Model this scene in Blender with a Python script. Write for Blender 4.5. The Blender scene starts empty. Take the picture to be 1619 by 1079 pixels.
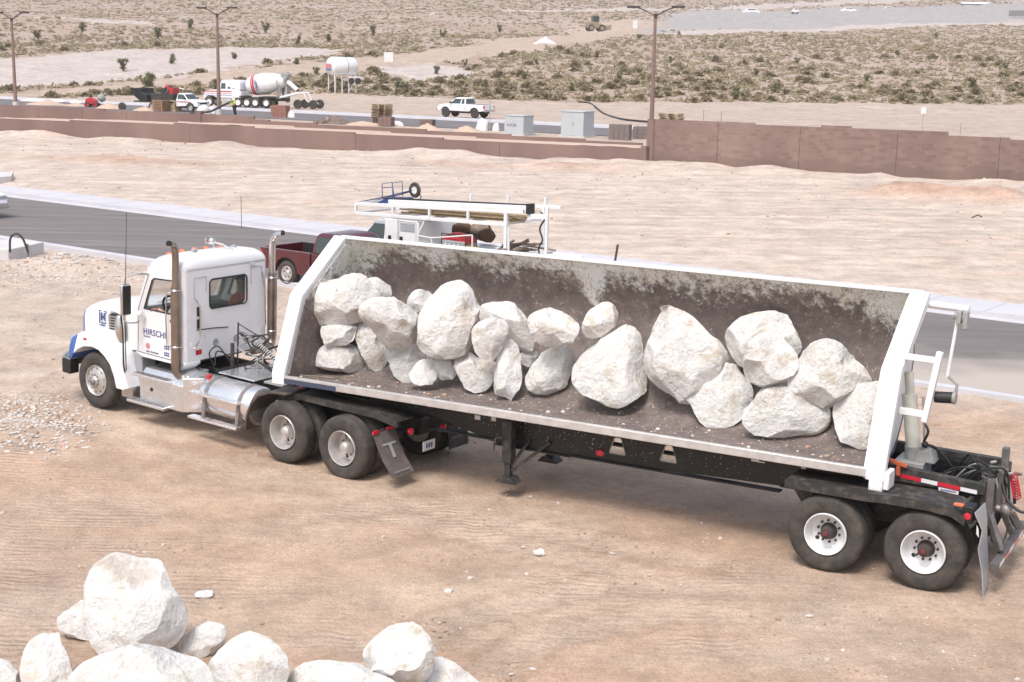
import bpy, bmesh, math, random
import numpy as np
from mathutils import Vector, Matrix
random.seed(7); RNG = np.random.RandomState(7)
SC = bpy.context.scene
COL = SC.collection
R = math.radians; PI = math.pi

# ------------------------------------------------------------------ camera
F_PX, PITCH, ROLL, CAM_H = 2251.4, R(11.333), R(1.083), 6.665
CX, CY = 809.5, 539.5
cd = bpy.data.cameras.new('camera'); cam = bpy.data.objects.new('camera', cd); COL.objects.link(cam)
cd.sensor_width = 36; cd.lens = 36 * F_PX / 1619; cd.clip_end = 9000; cd.clip_start = .1
_c, _s = math.cos(ROLL), math.sin(ROLL)
_r0 = Vector((1, 0, 0)); _d0 = Vector((0, -math.sin(PITCH), -math.cos(PITCH))); _f0 = Vector((0, math.cos(PITCH), -math.sin(PITCH)))
_R = _c * _r0 - _s * _d0; _D = _s * _r0 + _c * _d0
cam.matrix_world = Matrix(((_R[0], -_D[0], -_f0[0], 0), (_R[1], -_D[1], -_f0[1], 0), (_R[2], -_D[2], -_f0[2], CAM_H), (0, 0, 0, 1)))
SC.camera = cam

# ------------------------------------------------------------------ sky, sun, exposure
SUN_EL, SUN_AZ = R(58), R(205)            # azimuth measured clockwise from +Y
w = bpy.data.worlds.new('World'); SC.world = w; w.use_nodes = True
nt = w.node_tree; nt.nodes.clear()
sky = nt.nodes.new('ShaderNodeTexSky'); sky.sky_type = 'NISHITA'; sky.sun_disc = False
sky.sun_elevation = SUN_EL; sky.sun_rotation = SUN_AZ; sky.dust_density = 4.0; sky.air_density = 1.3; sky.ozone_density = 1.0
bg = nt.nodes.new('ShaderNodeBackground'); bg.inputs[1].default_value = .15
hsv = nt.nodes.new('ShaderNodeHueSaturation'); hsv.inputs['Saturation'].default_value = .75
wo = nt.nodes.new('ShaderNodeOutputWorld')
nt.links.new(sky.outputs[0], hsv.inputs['Color']); nt.links.new(hsv.outputs[0], bg.inputs[0]); nt.links.new(bg.outputs[0], wo.inputs[0])
sd = bpy.data.lights.new('sun', 'SUN'); sun = bpy.data.objects.new('sun', sd); COL.objects.link(sun)
sd.energy = 1.75; sd.angle = R(18); sd.color = (1, .96, .94)
_sv = Vector((math.sin(SUN_AZ) * math.cos(SUN_EL), math.cos(SUN_AZ) * math.cos(SUN_EL), math.sin(SUN_EL)))
sun.rotation_euler = _sv.to_track_quat('Z', 'Y').to_euler(); sun.location = (0, 0, 40)
SC.view_settings.view_transform = 'Standard'; SC.view_settings.look = 'None'
SC.view_settings.exposure = .55; SC.view_settings.gamma = 1
SC.cycles.max_bounces = 6; SC.cycles.volume_bounces = 0

# ------------------------------------------------------------------ picture point -> world
def ray(u, v):
    a, b = u - CX, v - CY
    uu = _c * a + _s * b; vv = -_s * a + _c * b
    return np.array([uu / F_PX, math.cos(PITCH) - vv / F_PX * math.sin(PITCH), -math.sin(PITCH) - vv / F_PX * math.cos(PITCH)])
CAMP = np.array([0, 0, CAM_H])
def G(u, v, z=0.0):
    d = ray(u, v); return CAMP + d * ((z - CAM_H) / d[2])
def D(u, v, Y):
    d = ray(u, v); return CAMP + d * (Y / d[1])

# ------------------------------------------------------------------ noise
def _h(ix, iy, iz, sd):
    n = (ix.astype(np.int64) * 374761393 + iy.astype(np.int64) * 668265263 + iz.astype(np.int64) * 2147483647 + sd * 1442695041) & 0x7fffffff
    n = (n ^ (n >> 13)) * 1274126177 & 0x7fffffff
    n = (n ^ (n >> 16))
    return (n & 0xffff) / 65535.0
def vnoise(x, y, z, sd=0):
    ix, iy, iz = np.floor(x), np.floor(y), np.floor(z)
    fx, fy, fz = x - ix, y - iy, z - iz
    fx, fy, fz = [t * t * (3 - 2 * t) for t in (fx, fy, fz)]
    r = 0
    for a in (0, 1):
        for b in (0, 1):
            for c in (0, 1):
                r = r + _h(ix + a, iy + b, iz + c, sd) * (fx if a else 1 - fx) * (fy if b else 1 - fy) * (fz if c else 1 - fz)
    return r
def fbm(x, y, z=None, oct=4, sd=0):
    if z is None: z = np.zeros_like(x)
    r, a, t = 0, 1, 0
    for o in range(oct):
        r = r + a * vnoise(x * 2 ** o, y * 2 ** o, z * 2 ** o + o * 7.3, sd + o); t += a; a *= .5
    return r / t * 2 - 1
def sm(a, b, x): t = np.clip((x - a) / (b - a), 0, 1); return t * t * (3 - 2 * t)

# ------------------------------------------------------------------ materials
def mat(name, col, rough=.6, metal=0, var=0, vs=3, col2=None, bump=0, bs=20, coat=0, dirt=None, spec=None, trans=0, det=4, tex='Object', alpha=None):
    m = bpy.data.materials.new(name); m.use_nodes = True
    t = m.node_tree; N = t.nodes; L = t.links; b = N['Principled BSDF']
    b.inputs['Base Color'].default_value = (*col, 1); b.inputs['Roughness'].default_value = rough; b.inputs['Metallic'].default_value = metal
    if coat: b.inputs['Coat Weight'].default_value = coat; b.inputs['Coat Roughness'].default_value = .08
    if spec is not None: b.inputs['Specular IOR Level'].default_value = spec
    if trans: b.inputs['Transmission Weight'].default_value = trans
    if alpha is not None: b.inputs['Alpha'].default_value = alpha
    tc = N.new('ShaderNodeTexCoord'); co = tc.outputs[tex]
    cur = None
    if var or col2:
        n = N.new('ShaderNodeTexNoise'); n.inputs['Scale'].default_value = vs; n.inputs['Detail'].default_value = det; n.inputs['Roughness'].default_value = .65
        L.new(co, n.inputs['Vector'])
        r = N.new('ShaderNodeValToRGB'); L.new(n.outputs[0], r.inputs[0])
        c2 = col2 or tuple(c * (1 - var) for c in col)
        r.color_ramp.elements[0].position = .34; r.color_ramp.elements[1].position = .66
        r.color_ramp.elements[0].color = (*c2, 1); r.color_ramp.elements[1].color = (*col, 1)
        cur = r.outputs[0]
    if dirt:   # (colour, amount, scale): patchy road dust, thicker in worn patches
        dc, da, ds = dirt
        n = N.new('ShaderNodeTexNoise'); n.inputs['Scale'].default_value = ds; n.inputs['Detail'].default_value = 8; n.inputs['Roughness'].default_value = .7
        L.new(co, n.inputs['Vector'])
        mr = N.new('ShaderNodeMapRange'); mr.inputs[1].default_value = .62 - da * .35; mr.inputs[2].default_value = .8; mr.inputs[4].default_value = min(1, .35 + da)
        L.new(n.outputs[0], mr.inputs[0])
        mx = N.new('ShaderNodeMix'); mx.data_type = 'RGBA'; L.new(mr.outputs[0], mx.inputs[0])
        if cur: L.new(cur, mx.inputs[6])
        else: mx.inputs[6].default_value = (*col, 1)
        mx.inputs[7].default_value = (*dc, 1); cur = mx.outputs[2]
        mr2 = N.new('ShaderNodeMapRange'); mr2.inputs[3].default_value = rough; mr2.inputs[4].default_value = .9; L.new(mr.outputs[0], mr2.inputs[0]); L.new(mr2.outputs[0], b.inputs['Roughness'])
        if metal:
            mr3 = N.new('ShaderNodeMapRange'); mr3.inputs[3].default_value = metal; mr3.inputs[4].default_value = 0; L.new(mr.outputs[0], mr3.inputs[0]); L.new(mr3.outputs[0], b.inputs['Metallic'])
    if cur: L.new(cur, b.inputs['Base Color'])
    if bump:
        n = N.new('ShaderNodeTexNoise'); n.inputs['Scale'].default_value = bs; n.inputs['Detail'].default_value = 5; L.new(co, n.inputs['Vector'])
        bp = N.new('ShaderNodeBump'); bp.inputs['Strength'].default_value = bump; bp.inputs['Distance'].default_value = .02
        L.new(n.outputs[0], bp.inputs['Height']); L.new(bp.outputs[0], b.inputs['Normal'])
    return m
DUST = (.33, .25, .19)
M = {}
M['white'] = mat('white_paint', (.80, .80, .82), .32, coat=.5, var=.05, vs=2, dirt=((.52, .44, .38), .12, 3))
M['tubwhite'] = mat('tub_white_paint', (.79, .80, .81), .5, var=.10, vs=5, dirt=((.33, .26, .22), .10, 5), bump=.25, bs=3)
M['blue'] = mat('blue_paint', (.045, .13, .42), .35, coat=.5, var=.1, vs=3)
M['navy'] = mat('navy_lettering', (.04, .07, .22), .4)
M['black'] = mat('black_frame_paint', (.012, .014, .015), .45, var=.3, vs=5, dirt=((.20, .18, .15), .10, 14))
M['blackd'] = mat('dusty_black_steel', (.035, .033, .032), .6, var=.3, vs=6, dirt=((.22, .18, .15), .38, 7))
M['rubber'] = mat('tyre_rubber', (.05, .046, .043), .85, var=.3, vs=6, dirt=((.13, .105, .085), .55, 4), bump=.3, bs=30)
M['plastic'] = mat('black_plastic', (.02, .02, .02), .5)
M['chrome'] = mat('chrome', (.72, .70, .68), .16, 1, var=.12, vs=7, dirt=((.45, .38, .33), .08, 5))
M['alu'] = mat('aluminium', (.86, .86, .87), .26, .85, var=.08, vs=4, dirt=((.50, .44, .40), .10, 5), bump=.05, bs=9)
M['alurim'] = mat('dusty_aluminium_rim', (.62, .60, .58), .38, .6, var=.15, vs=9, dirt=((.36, .30, .26), .2, 8))
M['whiterim'] = mat('white_steel_rim', (.76, .76, .77), .45, var=.05, vs=8, dirt=((.45, .38, .33), .14, 9))
M['steel'] = mat('dull_steel', (.30, .28, .27), .5, .5, var=.3, vs=8, dirt=(DUST, .2, 9))
M['rust'] = mat('rusty_hub', (.07, .055, .05), .8, var=.4, vs=20)
M['rail'] = mat('scuffed_steel_rail', (.62, .60, .58), .42, .35, var=.22, vs=6, dirt=((.40, .33, .29), .12, 12))
M['red'] = mat('red_reflector', (.55, .02, .04), .25, coat=.5)
M['redpaint'] = mat('red_paint', (.5, .03, .04), .35, var=.15, vs=5)
M['maroon'] = mat('maroon_paint', (.085, .006, .012), .25, coat=.8, var=.1, vs=3)
M['amber'] = mat('amber_lens', (.75, .16, .05), .3, coat=.4)
M['glass'] = mat('dark_glass', (.025, .04, .035), .04, spec=.9, coat=.6)
M['clearglass'] = mat('tinted_window_glass', (.10, .16, .13), .03, alpha=.30)
M['interior'] = mat('cab_interior', (.10, .10, .11), .7, var=.3, vs=4)
M['skin'] = mat('skin', (.42, .24, .17), .5, var=.1, vs=8)
M['redshirt'] = mat('red_shirt', (.80, .06, .07), .8, var=.2, vs=7)
M['cap'] = mat('dark_cap', (.02, .02, .025), .8)
M['greyshirt'] = mat('grey_shirt', (.3, .3, .32), .8, var=.2, vs=6)
M['hivis'] = mat('hi_vis_yellow', (.45, .68, .06), .6, var=.15, vs=7)
M['trousers'] = mat('dark_trousers', (.03, .035, .05), .8, var=.3, vs=7)
M['wood'] = mat('pale_timber', (.55, .42, .26), .75, var=.35, vs=5)
M['oldwood'] = mat('weathered_timber', (.30, .24, .19), .85, var=.45, vs=5)
M['hose'] = mat('black_hose', (.02, .02, .02), .5)
M['hosepale'] = mat('pale_spiral', (.62, .62, .60), .5)
M['box'] = mat('pale_green_cabinet', (.47, .50, .52), .5, var=.05, vs=1.5)
M['concrete'] = mat('concrete', (.60, .58, .58), .85, var=.12, vs=1.2, bump=.2, bs=30, det=7, dirt=((.50, .42, .35), .2, .8))
M['whiteplain'] = mat('plain_white', (.78, .78, .78), .6, var=.06, vs=2)
M['greyplastic'] = mat('grey_lens', (.35, .36, .38), .4)
M['bag'] = mat('woven_white_bag', (.75, .73, .72), .8, var=.2, vs=4, bump=.5, bs=6)
M['pole'] = mat('brown_pole_paint', (.25, .16, .135), .5, var=.1, vs=2)
M['bronze'] = mat('dark_bronze', (.06, .045, .045), .5)
M['cloth_brown'] = mat('brown_cloth', (.14, .08, .05), .9, var=.5, vs=8)
M['yellow'] = mat('yellow_label', (.75, .55, .04), .5)
M['bluebarrow'] = mat('blue_steel', (.02, .04, .14), .35, var=.2, vs=5)
M['greypaint'] = mat('grey_steel_paint', (.36, .36, .35), .5, var=.25, vs=4, dirt=(DUST, .2, 5))
M['paper'] = mat('decal_white', (.7, .7, .7), .6)
M['stack'] = mat('heat_stained_chrome', (.40, .34, .30), .28, 1, var=.3, vs=2.5, dirt=((.35, .26, .2), .1, 3))
M['brownplastic'] = mat('dusty_brown_plastic', (.09, .07, .06), .7, var=.2, vs=5, dirt=((.24, .18, .14), .3, 5))
M['flapgrey'] = mat('dusty_rubber_flap', (.12, .10, .095), .9, var=.25, vs=4, dirt=((.25, .20, .17), .3, 5))
M['jointb'] = mat('joint_brown', (.09, .055, .045), .9)  # dark brown of the block wall's control joints themselves
M['tailgrey'] = mat('dark_dusty_steel', (.13, .12, .12), .6, var=.3, vs=5, dirt=((.28, .23, .20), .25, 6))
M['rebar'] = mat('dark_iron', (.05, .045, .04), .7)

# ------------------------------------------------------------------ mesh builder
class MB:
    """collects shapes; x is stored forwards (mirrored from the rearward x used in the numbers) when flip=True"""
    def __init__(s): s.v = []; s.f = []; s.m = []; s.cur = 0
    def use(s, i): s.cur = i; return s
    def add(s, vs, fs):
        o = len(s.v); s.v += [tuple(map(float, p)) for p in vs]; s.f += [tuple(i + o for i in f) for f in fs]; s.m += [s.cur] * len(fs); return s
    def box(s, x0, x1, y0, y1, z0, z1, M4=None):
        p = [(x, y, z) for x in (x0, x1) for y in (y0, y1) for z in (z0, z1)]
        if M4 is not None: p = [tuple(M4 @ Vector(q)) for q in p]
        return s.add(p, [(0, 1, 3, 2), (4, 6, 7, 5), (0, 4, 5, 1), (2, 3, 7, 6), (0, 2, 6, 4), (1, 5, 7, 3)])
    def beam(s, a, b, w, h, up=(0, 0, 1)):
        a, b = Vector(a), Vector(b); d = (b - a).normalized(); u = Vector(up)
        sd_ = d.cross(u); 
        if sd_.length < 1e-4: sd_ = d.cross(Vector((0, 1, 0)))
        sd_.normalize(); u = sd_.cross(d)
        p = [q + sd_ * i * w / 2 + u * j * h / 2 for q in (a, b) for i in (-1, 1) for j in (-1, 1)]
        return s.add(p, [(0, 1, 3, 2), (4, 6, 7, 5), (0, 4, 5, 1), (2, 3, 7, 6), (0, 2, 6, 4), (1, 5, 7, 3)])
    def cyl(s, a, b, r0, r1=None, n=16, caps=True):
        r1 = r0 if r1 is None else r1
        return s.lathe([(r0, 0), (r1, (Vector(b) - Vector(a)).length)], a, Vector(b) - Vector(a), n, caps)
    def lathe(s, prof, org, axis, n=32, caps=True):
        ax = Vector(axis).normalized(); t = Vector((0, 0, 1)) if abs(ax.z) < .9 else Vector((1, 0, 0))
        e1 = ax.cross(t).normalized(); e2 = ax.cross(e1); org = Vector(org); vs = []; fs = []
        for r, h in prof:
            for k in range(n):
                a = 2 * PI * k / n; vs.append(org + ax * h + (e1 * math.cos(a) + e2 * math.sin(a)) * max(r, 1e-4))
        for i in range(len(prof) - 1):
            for k in range(n): fs.append((i * n + k, i * n + (k + 1) % n, (i + 1) * n + (k + 1) % n, (i + 1) * n + k))
        if caps: fs.append(tuple(range(n))[::-1]); fs.append(tuple((len(prof) - 1) * n + k for k in range(n)))
        return s.add(vs, fs)
    def tube(s, pts, r, n=8, res=1):
        pts = [Vector(p) for p in pts]
        if res > 1:   # Catmull-Rom
            q = [pts[0]] + pts + [pts[-1]]; out = []
            for i in range(1, len(q) - 2):
                for k in range(res):
                    t = k / res; a, b, c, d = q[i - 1], q[i], q[i + 1], q[i + 2]
                    out.append(.5 * ((2 * b) + (-a + c) * t + (2 * a - 5 * b + 4 * c - d) * t * t + (-a + 3 * b - 3 * c + d) * t ** 3))
            pts = out + [pts[-1]]
        vs = []; fs = []; ref = None
        for i, p in enumerate(pts):
            d = (pts[min(i + 1, len(pts) - 1)] - pts[max(i - 1, 0)])
            d = d.normalized() if d.length > 1e-6 else Vector((0, 0, 1))
            if ref is None: ref = d.cross(Vector((0, 0, 1))) if abs(d.z) < .9 else d.cross(Vector((1, 0, 0)))
            ref = (ref - d * ref.dot(d)).normalized(); e2 = d.cross(ref)
            rr = r[i] if isinstance(r, (list, tuple)) else r
            for k in range(n): a = 2 * PI * k / n; vs.append(p + (ref * math.cos(a) + e2 * math.sin(a)) * rr)
        for i in range(len(pts) - 1):
            for k in range(n): fs.append((i * n + k, i * n + (k + 1) % n, (i + 1) * n + (k + 1) % n, (i + 1) * n + k))
        fs.append(tuple(range(n))[::-1]); fs.append(tuple((len(pts) - 1) * n + k for k in range(n)))
        return s.add(vs, fs)
    def prism(s, poly, a, b, ax='y'):
        """polygon in the two other axes, extruded from a to b along ax"""
        def P(p, t): return {'x': (t, p[0], p[1]), 'y': (p[0], t, p[1]), 'z': (p[0], p[1], t)}[ax]
        n = len(poly); vs = [P(p, a) for p in poly] + [P(p, b) for p in poly]
        return s.add(vs, [tuple(range(n)), tuple(range(2 * n - 1, n - 1, -1))] + [(i, (i + 1) % n, n + (i + 1) % n, n + i) for i in range(n)])
    def loft(s, loops, closed=True, caps=True):
        n = len(loops[0]); vs = [p for l in loops for p in l]; fs = []
        for i in range(len(loops) - 1):
            for k in range(n if closed else n - 1): fs.append((i * n + k, i * n + (k + 1) % n, (i + 1) * n + (k + 1) % n, (i + 1) * n + k))
        if caps and closed: fs.append(tuple(range(n))[::-1]); fs.append(tuple((len(loops) - 1) * n + k for k in range(n)))
        return s.add(vs, fs)
    def sph(s, c, r, n=10, sq=(1, 1, 1)):
        m = n // 2 + 1
        prof = [(math.sin(PI * i / m), -math.cos(PI * i / m)) for i in range(m + 1)]
        vs = []; fs = []
        for pr, ph in prof:
            for k in range(n): a = 2 * PI * k / n; vs.append((c[0] + r * sq[0] * max(pr, .001) * math.cos(a), c[1] + r * sq[1] * max(pr, .001) * math.sin(a), c[2] + r * sq[2] * ph))
        for i in range(m):
            for k in range(n): fs.append((i * n + k, i * n + (k + 1) % n, (i + 1) * n + (k + 1) % n, (i + 1) * n + k))
        return s.add(vs, fs)
    def build(s, name, mats, parent=None, flip=None, bev=0, smooth=True, ang=38, mw=None):
        if flip is None: flip = parent is not None and bool(root_of(parent).get('_flip'))
        me = bpy.data.meshes.new(name)
        me.from_pydata([(-x, y, z) for x, y, z in s.v] if flip else s.v, [], s.f)
        if not isinstance(mats, (list, tuple)): mats = [mats]
        for q in mats: me.materials.append(M[q] if isinstance(q, str) else q)
        me.polygons.foreach_set('material_index', s.m)
        bm = bmesh.new(); bm.from_mesh(me); bmesh.ops.recalc_face_normals(bm, faces=bm.faces); bm.to_mesh(me); bm.free()
        if smooth:
            me.polygons.foreach_set('use_smooth', [True] * len(me.polygons)); me.set_sharp_from_angle(angle=R(ang))
        me.update()
        o = bpy.data.objects.new(name, me); COL.objects.link(o)
        if parent: o.parent = parent
        if bev:
            b = o.modifiers.new('bevel', 'BEVEL'); b.width = bev; b.segments = 2; b.limit_method = 'ANGLE'; b.angle_limit = R(35); b.harden_normals = False
        return o
def root_of(o):
    while o.parent: o = o.parent
    return o
def empty(name, loc=(0, 0, 0), rz=0, mtx=None, flip=False):
    o = bpy.data.objects.new(name, None); COL.objects.link(o); o.empty_display_size = .2
    if mtx is not None: o.matrix_world = mtx
    else: o.location = tuple(float(q) for q in loc); o.rotation_euler = (0, 0, rz)
    if flip: o['_flip'] = 1
    return o
def tag(o, label=None, cat=None, group=None, kind=None):
    if label: o['label'] = label
    if cat: o['category'] = cat
    if group: o['group'] = group
    if kind: o['kind'] = kind
    return o
def copy_tree(o, parent=None):
    c = o.copy(); COL.objects.link(c); c.parent = parent
    for ch in list(o.children): copy_tree(ch, c)
    return c
def plate(name, outer, holes, thick, m, parent, frame, bev=0):
    """flat plate with real holes; 2-D outline -> curve fill -> mesh; frame maps (a,b,t) to local xyz"""
    cu = bpy.data.curves.new(name, 'CURVE'); cu.dimensions = '2D'; cu.fill_mode = 'BOTH'; cu.extrude = thick / 2
    for lp in [outer] + holes:
        sp = cu.splines.new('POLY'); sp.points.add(len(lp) - 1)
        for i, p in enumerate(lp): sp.points[i].co = (p[0], p[1], 0, 1)
        sp.use_cyclic_u = True
    o = bpy.data.objects.new(name, cu); COL.objects.link(o); bpy.context.view_layer.update()
    me = bpy.data.meshes.new_from_object(o.evaluated_get(bpy.context.evaluated_depsgraph_get())); bpy.data.objects.remove(o); 
    me.transform(Matrix(frame)); me.materials.clear(); me.materials.append(M[m])
    bm = bmesh.new(); bm.from_mesh(me); bmesh.ops.remove_doubles(bm, verts=bm.verts, dist=1e-4); bmesh.ops.recalc_face_normals(bm, faces=bm.faces); bm.to_mesh(me); bm.free()
    ob = bpy.data.objects.new(name, me); COL.objects.link(ob); ob.parent = parent
    return ob
def text(name, s, size, m, parent, org, xdir, ydir, ext=.002, shear=0, bold=0, spacing=1):
    cu = bpy.data.curves.new(name, 'FONT'); cu.body = s; cu.size = size; cu.extrude = ext; cu.offset = bold; cu.shear = shear; cu.space_character = spacing
    o = bpy.data.objects.new(name, cu); COL.objects.link(o); bpy.context.view_layer.update()
    me = bpy.data.meshes.new_from_object(o.evaluated_get(bpy.context.evaluated_depsgraph_get())); bpy.data.objects.remove(o)
    X = Vector(xdir).normalized(); Y = Vector(ydir).normalized(); Z = X.cross(Y)
    mt = Matrix((( X[0], Y[0], Z[0], org[0]), (X[1], Y[1], Z[1], org[1]), (X[2], Y[2], Z[2], org[2]), (0, 0, 0, 1)))
    me.transform(mt); me.materials.clear(); me.materials.append(M[m])
    ob = bpy.data.objects.new(name, me); COL.objects.link(ob); ob.parent = parent
    return ob

# ------------------------------------------------------------------ terrain
WA = np.array([-36.9, 102.6]); WD = np.array([.92, -.3925]); WD /= np.linalg.norm(WD); WN = np.array([-WD[1], WD[0]])
def wl(x, y): dx, dy = x - WA[0], y - WA[1]; return dx * WD[0] + dy * WD[1], dx * WN[0] + dy * WN[1]
RF0, RF1 = G(0, 311)[:2], G(1619, 514)[:2]           # far edge of the asphalt
RD = (RF1 - RF0) / np.linalg.norm(RF1 - RF0); RN = np.array([RD[1], -RD[0]])   # RN points to the camera side
if RN[1] > 0: RN = -RN
def rl(x, y): dx, dy = x - RF0[0], y - RF0[1]; return dx * RD[0] + dy * RD[1], dx * RN[0] + dy * RN[1]
ROADW = float(rl(*G(0, 378)[:2])[1])
TYAW, KYAW = R(-29.527), R(-35.535)
T0 = np.array([4.8096, 19.0944, 0.0]); TX = np.array([math.cos(TYAW), math.sin(TYAW), 0]); TY = np.array([math.sin(TYAW), -math.cos(TYAW), 0])
K0 = T0 - 8.655 * TX; KX = np.array([math.cos(KYAW), math.sin(KYAW), -.0294]); KY = np.array([math.sin(KYAW), -math.cos(KYAW), 0])
MOUNDS = [  # u, v, base z, radius x, radius y, height, redness
    (1440, 312, .45, 2.6, 1.6, .75, .8), (1570, 318, .45, 2.6, 1.8, .6, .8), (885, 268, .45, 3.4, 1.5, .35, .7), (760, 256, .45, 3, 1.2, .25, .2), (1110, 276, .45, 2.2, 1, .25, .3),
    (195, 256, .35, 6, 1.6, .3, .9), (560, 246, .45, 5, 1.2, .22, .1), (1000, 270, .45, 4, 1.2, .35, .1), (700, 262, .4, 3, 1.5, .18, .6), (120, 425, 0, 2.6, 1.0, .42, .15), (60, 470, 0, 2.5, .8, .12, .2),
    (50, 685, .1, 1.8, .6, .14, .4), (350, 225, .45, 9, 1.2, .2, .1), (1250, 290, .4, 4, 1.2, .3, .1)]
MW = [(G(m[0], m[1], m[2]), m) for m in MOUNDS]
def zt(x, y, fine=True):
    x = np.asarray(x, float); y = np.asarray(y, float)
    t, s = wl(x, y); rt, rs = rl(x, y)
    z = .5 * sm(-38, -4, s)
    z = np.where(s > 0.1, .5 - .1 * sm(6, 14, s) + .55 * sm(4.4, 5.4, s) * sm(17, 8, s) * sm(72, 60, t), z)
    far = np.maximum(0, y - 178)
    z = z + .06 * np.where(far < 12, far * far / 24, far - 6) + sm(1200, 2600, y) * (y - 1200) * .06
    xk = (x - K0[0]) * KX[0] + (y - K0[1]) * KX[1]; yk = (x - K0[0]) * KY[0] + (y - K0[1]) * KY[1]
    z = z + np.clip(-(xk + .9) * .034, 0, .19) * sm(7, 3, np.abs(yk))
    road = sm(-3.2, -2.2, rs) * sm(ROADW + 1.5, ROADW + .6, rs)
    n = 0
    for P, m in MW:
        dx, dy = x - P[0], y - P[1]; a = dx * WD[0] + dy * WD[1]; b = dx * WN[0] + dy * WN[1]
        n = n + m[5] * np.exp(-((a / m[3]) ** 2 + (b / m[4]) ** 2) * 1.6)
    if fine:
        near = sm(30, 45, y)
        k = (.02 + .05 * near + .35 * sm(178, 230, y) + 1.6 * sm(400, 900, y))
        n = n * (1 + .35 * fbm(x * 1.7, y * 1.7, oct=3, sd=5)) + k * fbm(x * .35, y * .35 * (1 - .6 * sm(200, 500, y)), oct=5, sd=3) + .010 * fbm(x * 3, y * 3, oct=3, sd=9)
        n = n + sm(200, 420, y) * 3.5 * fbm(x * .012, y * .012, oct=3, sd=21)
        rk = np.exp(-((s + 1.0) / 1.2) ** 2) * (s < 0) * .60 * np.maximum(0, fbm(t * .25, t * 0, oct=3, sd=31) + .3)
        n = n + rk
    z = z + n * (1 - road)
    return z * (1 - road) + (-.04) * road
def inpoly(x, y, poly):
    r = np.zeros(x.shape, bool); n = len(poly)
    for i in range(n):
        (x0, y0), (x1, y1) = poly[i], poly[(i + 1) % n]
        if y0 == y1: continue
        r ^= ((y0 > y) != (y1 > y)) & (x < (x1 - x0) * (y - y0) / (y1 - y0) + x0)
    return r
def GT(u, v):    # march to the smooth terrain
    d = ray(u, v); lo = 5.; t = 6.
    while t < 2500:
        p = CAMP + d * t
        if p[2] < zt(p[0], p[1], False): break
        lo = t; t *= 1.02
    hi = t
    for _ in range(25):
        m = (lo + hi) / 2; p = CAMP + d * m
        if p[2] < zt(p[0], p[1], False): hi = m
        else: lo = m
    return CAMP + d * hi
def gpoly(pts):
    out = []
    for i, p in enumerate(pts):
        q = pts[(i + 1) % len(pts)]
        for k in range(3): out.append(tuple(GT(p[0] + (q[0] - p[0]) * k / 3, p[1] + (q[1] - p[1]) * k / 3)[:2]))
    return out
PATCH = {
 'pale': [[(-200, 95), (0, 92), (120, 82), (300, 74), (450, 72), (560, 80), (420, 102), (350, 113), (200, 126), (120, 133), (0, 142), (-200, 146)],
          [(640, 28), (900, 22), (1000, 21), (1500, 8), (1619, 6), (1619, 2), (1400, 4), (1010, 15), (800, 22)], [(85, 32), (170, 36), (240, 40), (240, 43), (130, 39)],
          [(1000, 48), (1150, 45), (1619, 27), (1700, 24), (1700, 36), (1619, 38), (1500, 40), (1250, 50), (1100, 52)], [(640, 103), (700, 100), (760, 118), (640, 130), (590, 118)]],
 'road': [[(-200, 160), (0, 148), (200, 133), (350, 112), (560, 95), (700, 80), (850, 60), (930, 40), (1030, 32), (1040, 44), (960, 64), (900, 78), (700, 102), (560, 114), (400, 125), (250, 140), (-200, 172)]],
 'paved': [[(1004, 47), (1040, 36), (1087, 20), (1300, 17), (1619, 12), (1750, 10), (1750, 23), (1619, 28), (1400, 37), (1150, 45)]],
 'bank': [[(-300, 166), (0, 158), (200, 152), (480, 149), (560, 149), (620, 153), (900, 162), (1300, 163), (1619, 166), (1900, 168), (1900, 215), (1619, 212), (1035, 192), (600, 176), (300, 170), (-300, 186)]]}
PW = {k: [gpoly(p) for p in v] for k, v in PATCH.items()}
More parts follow.
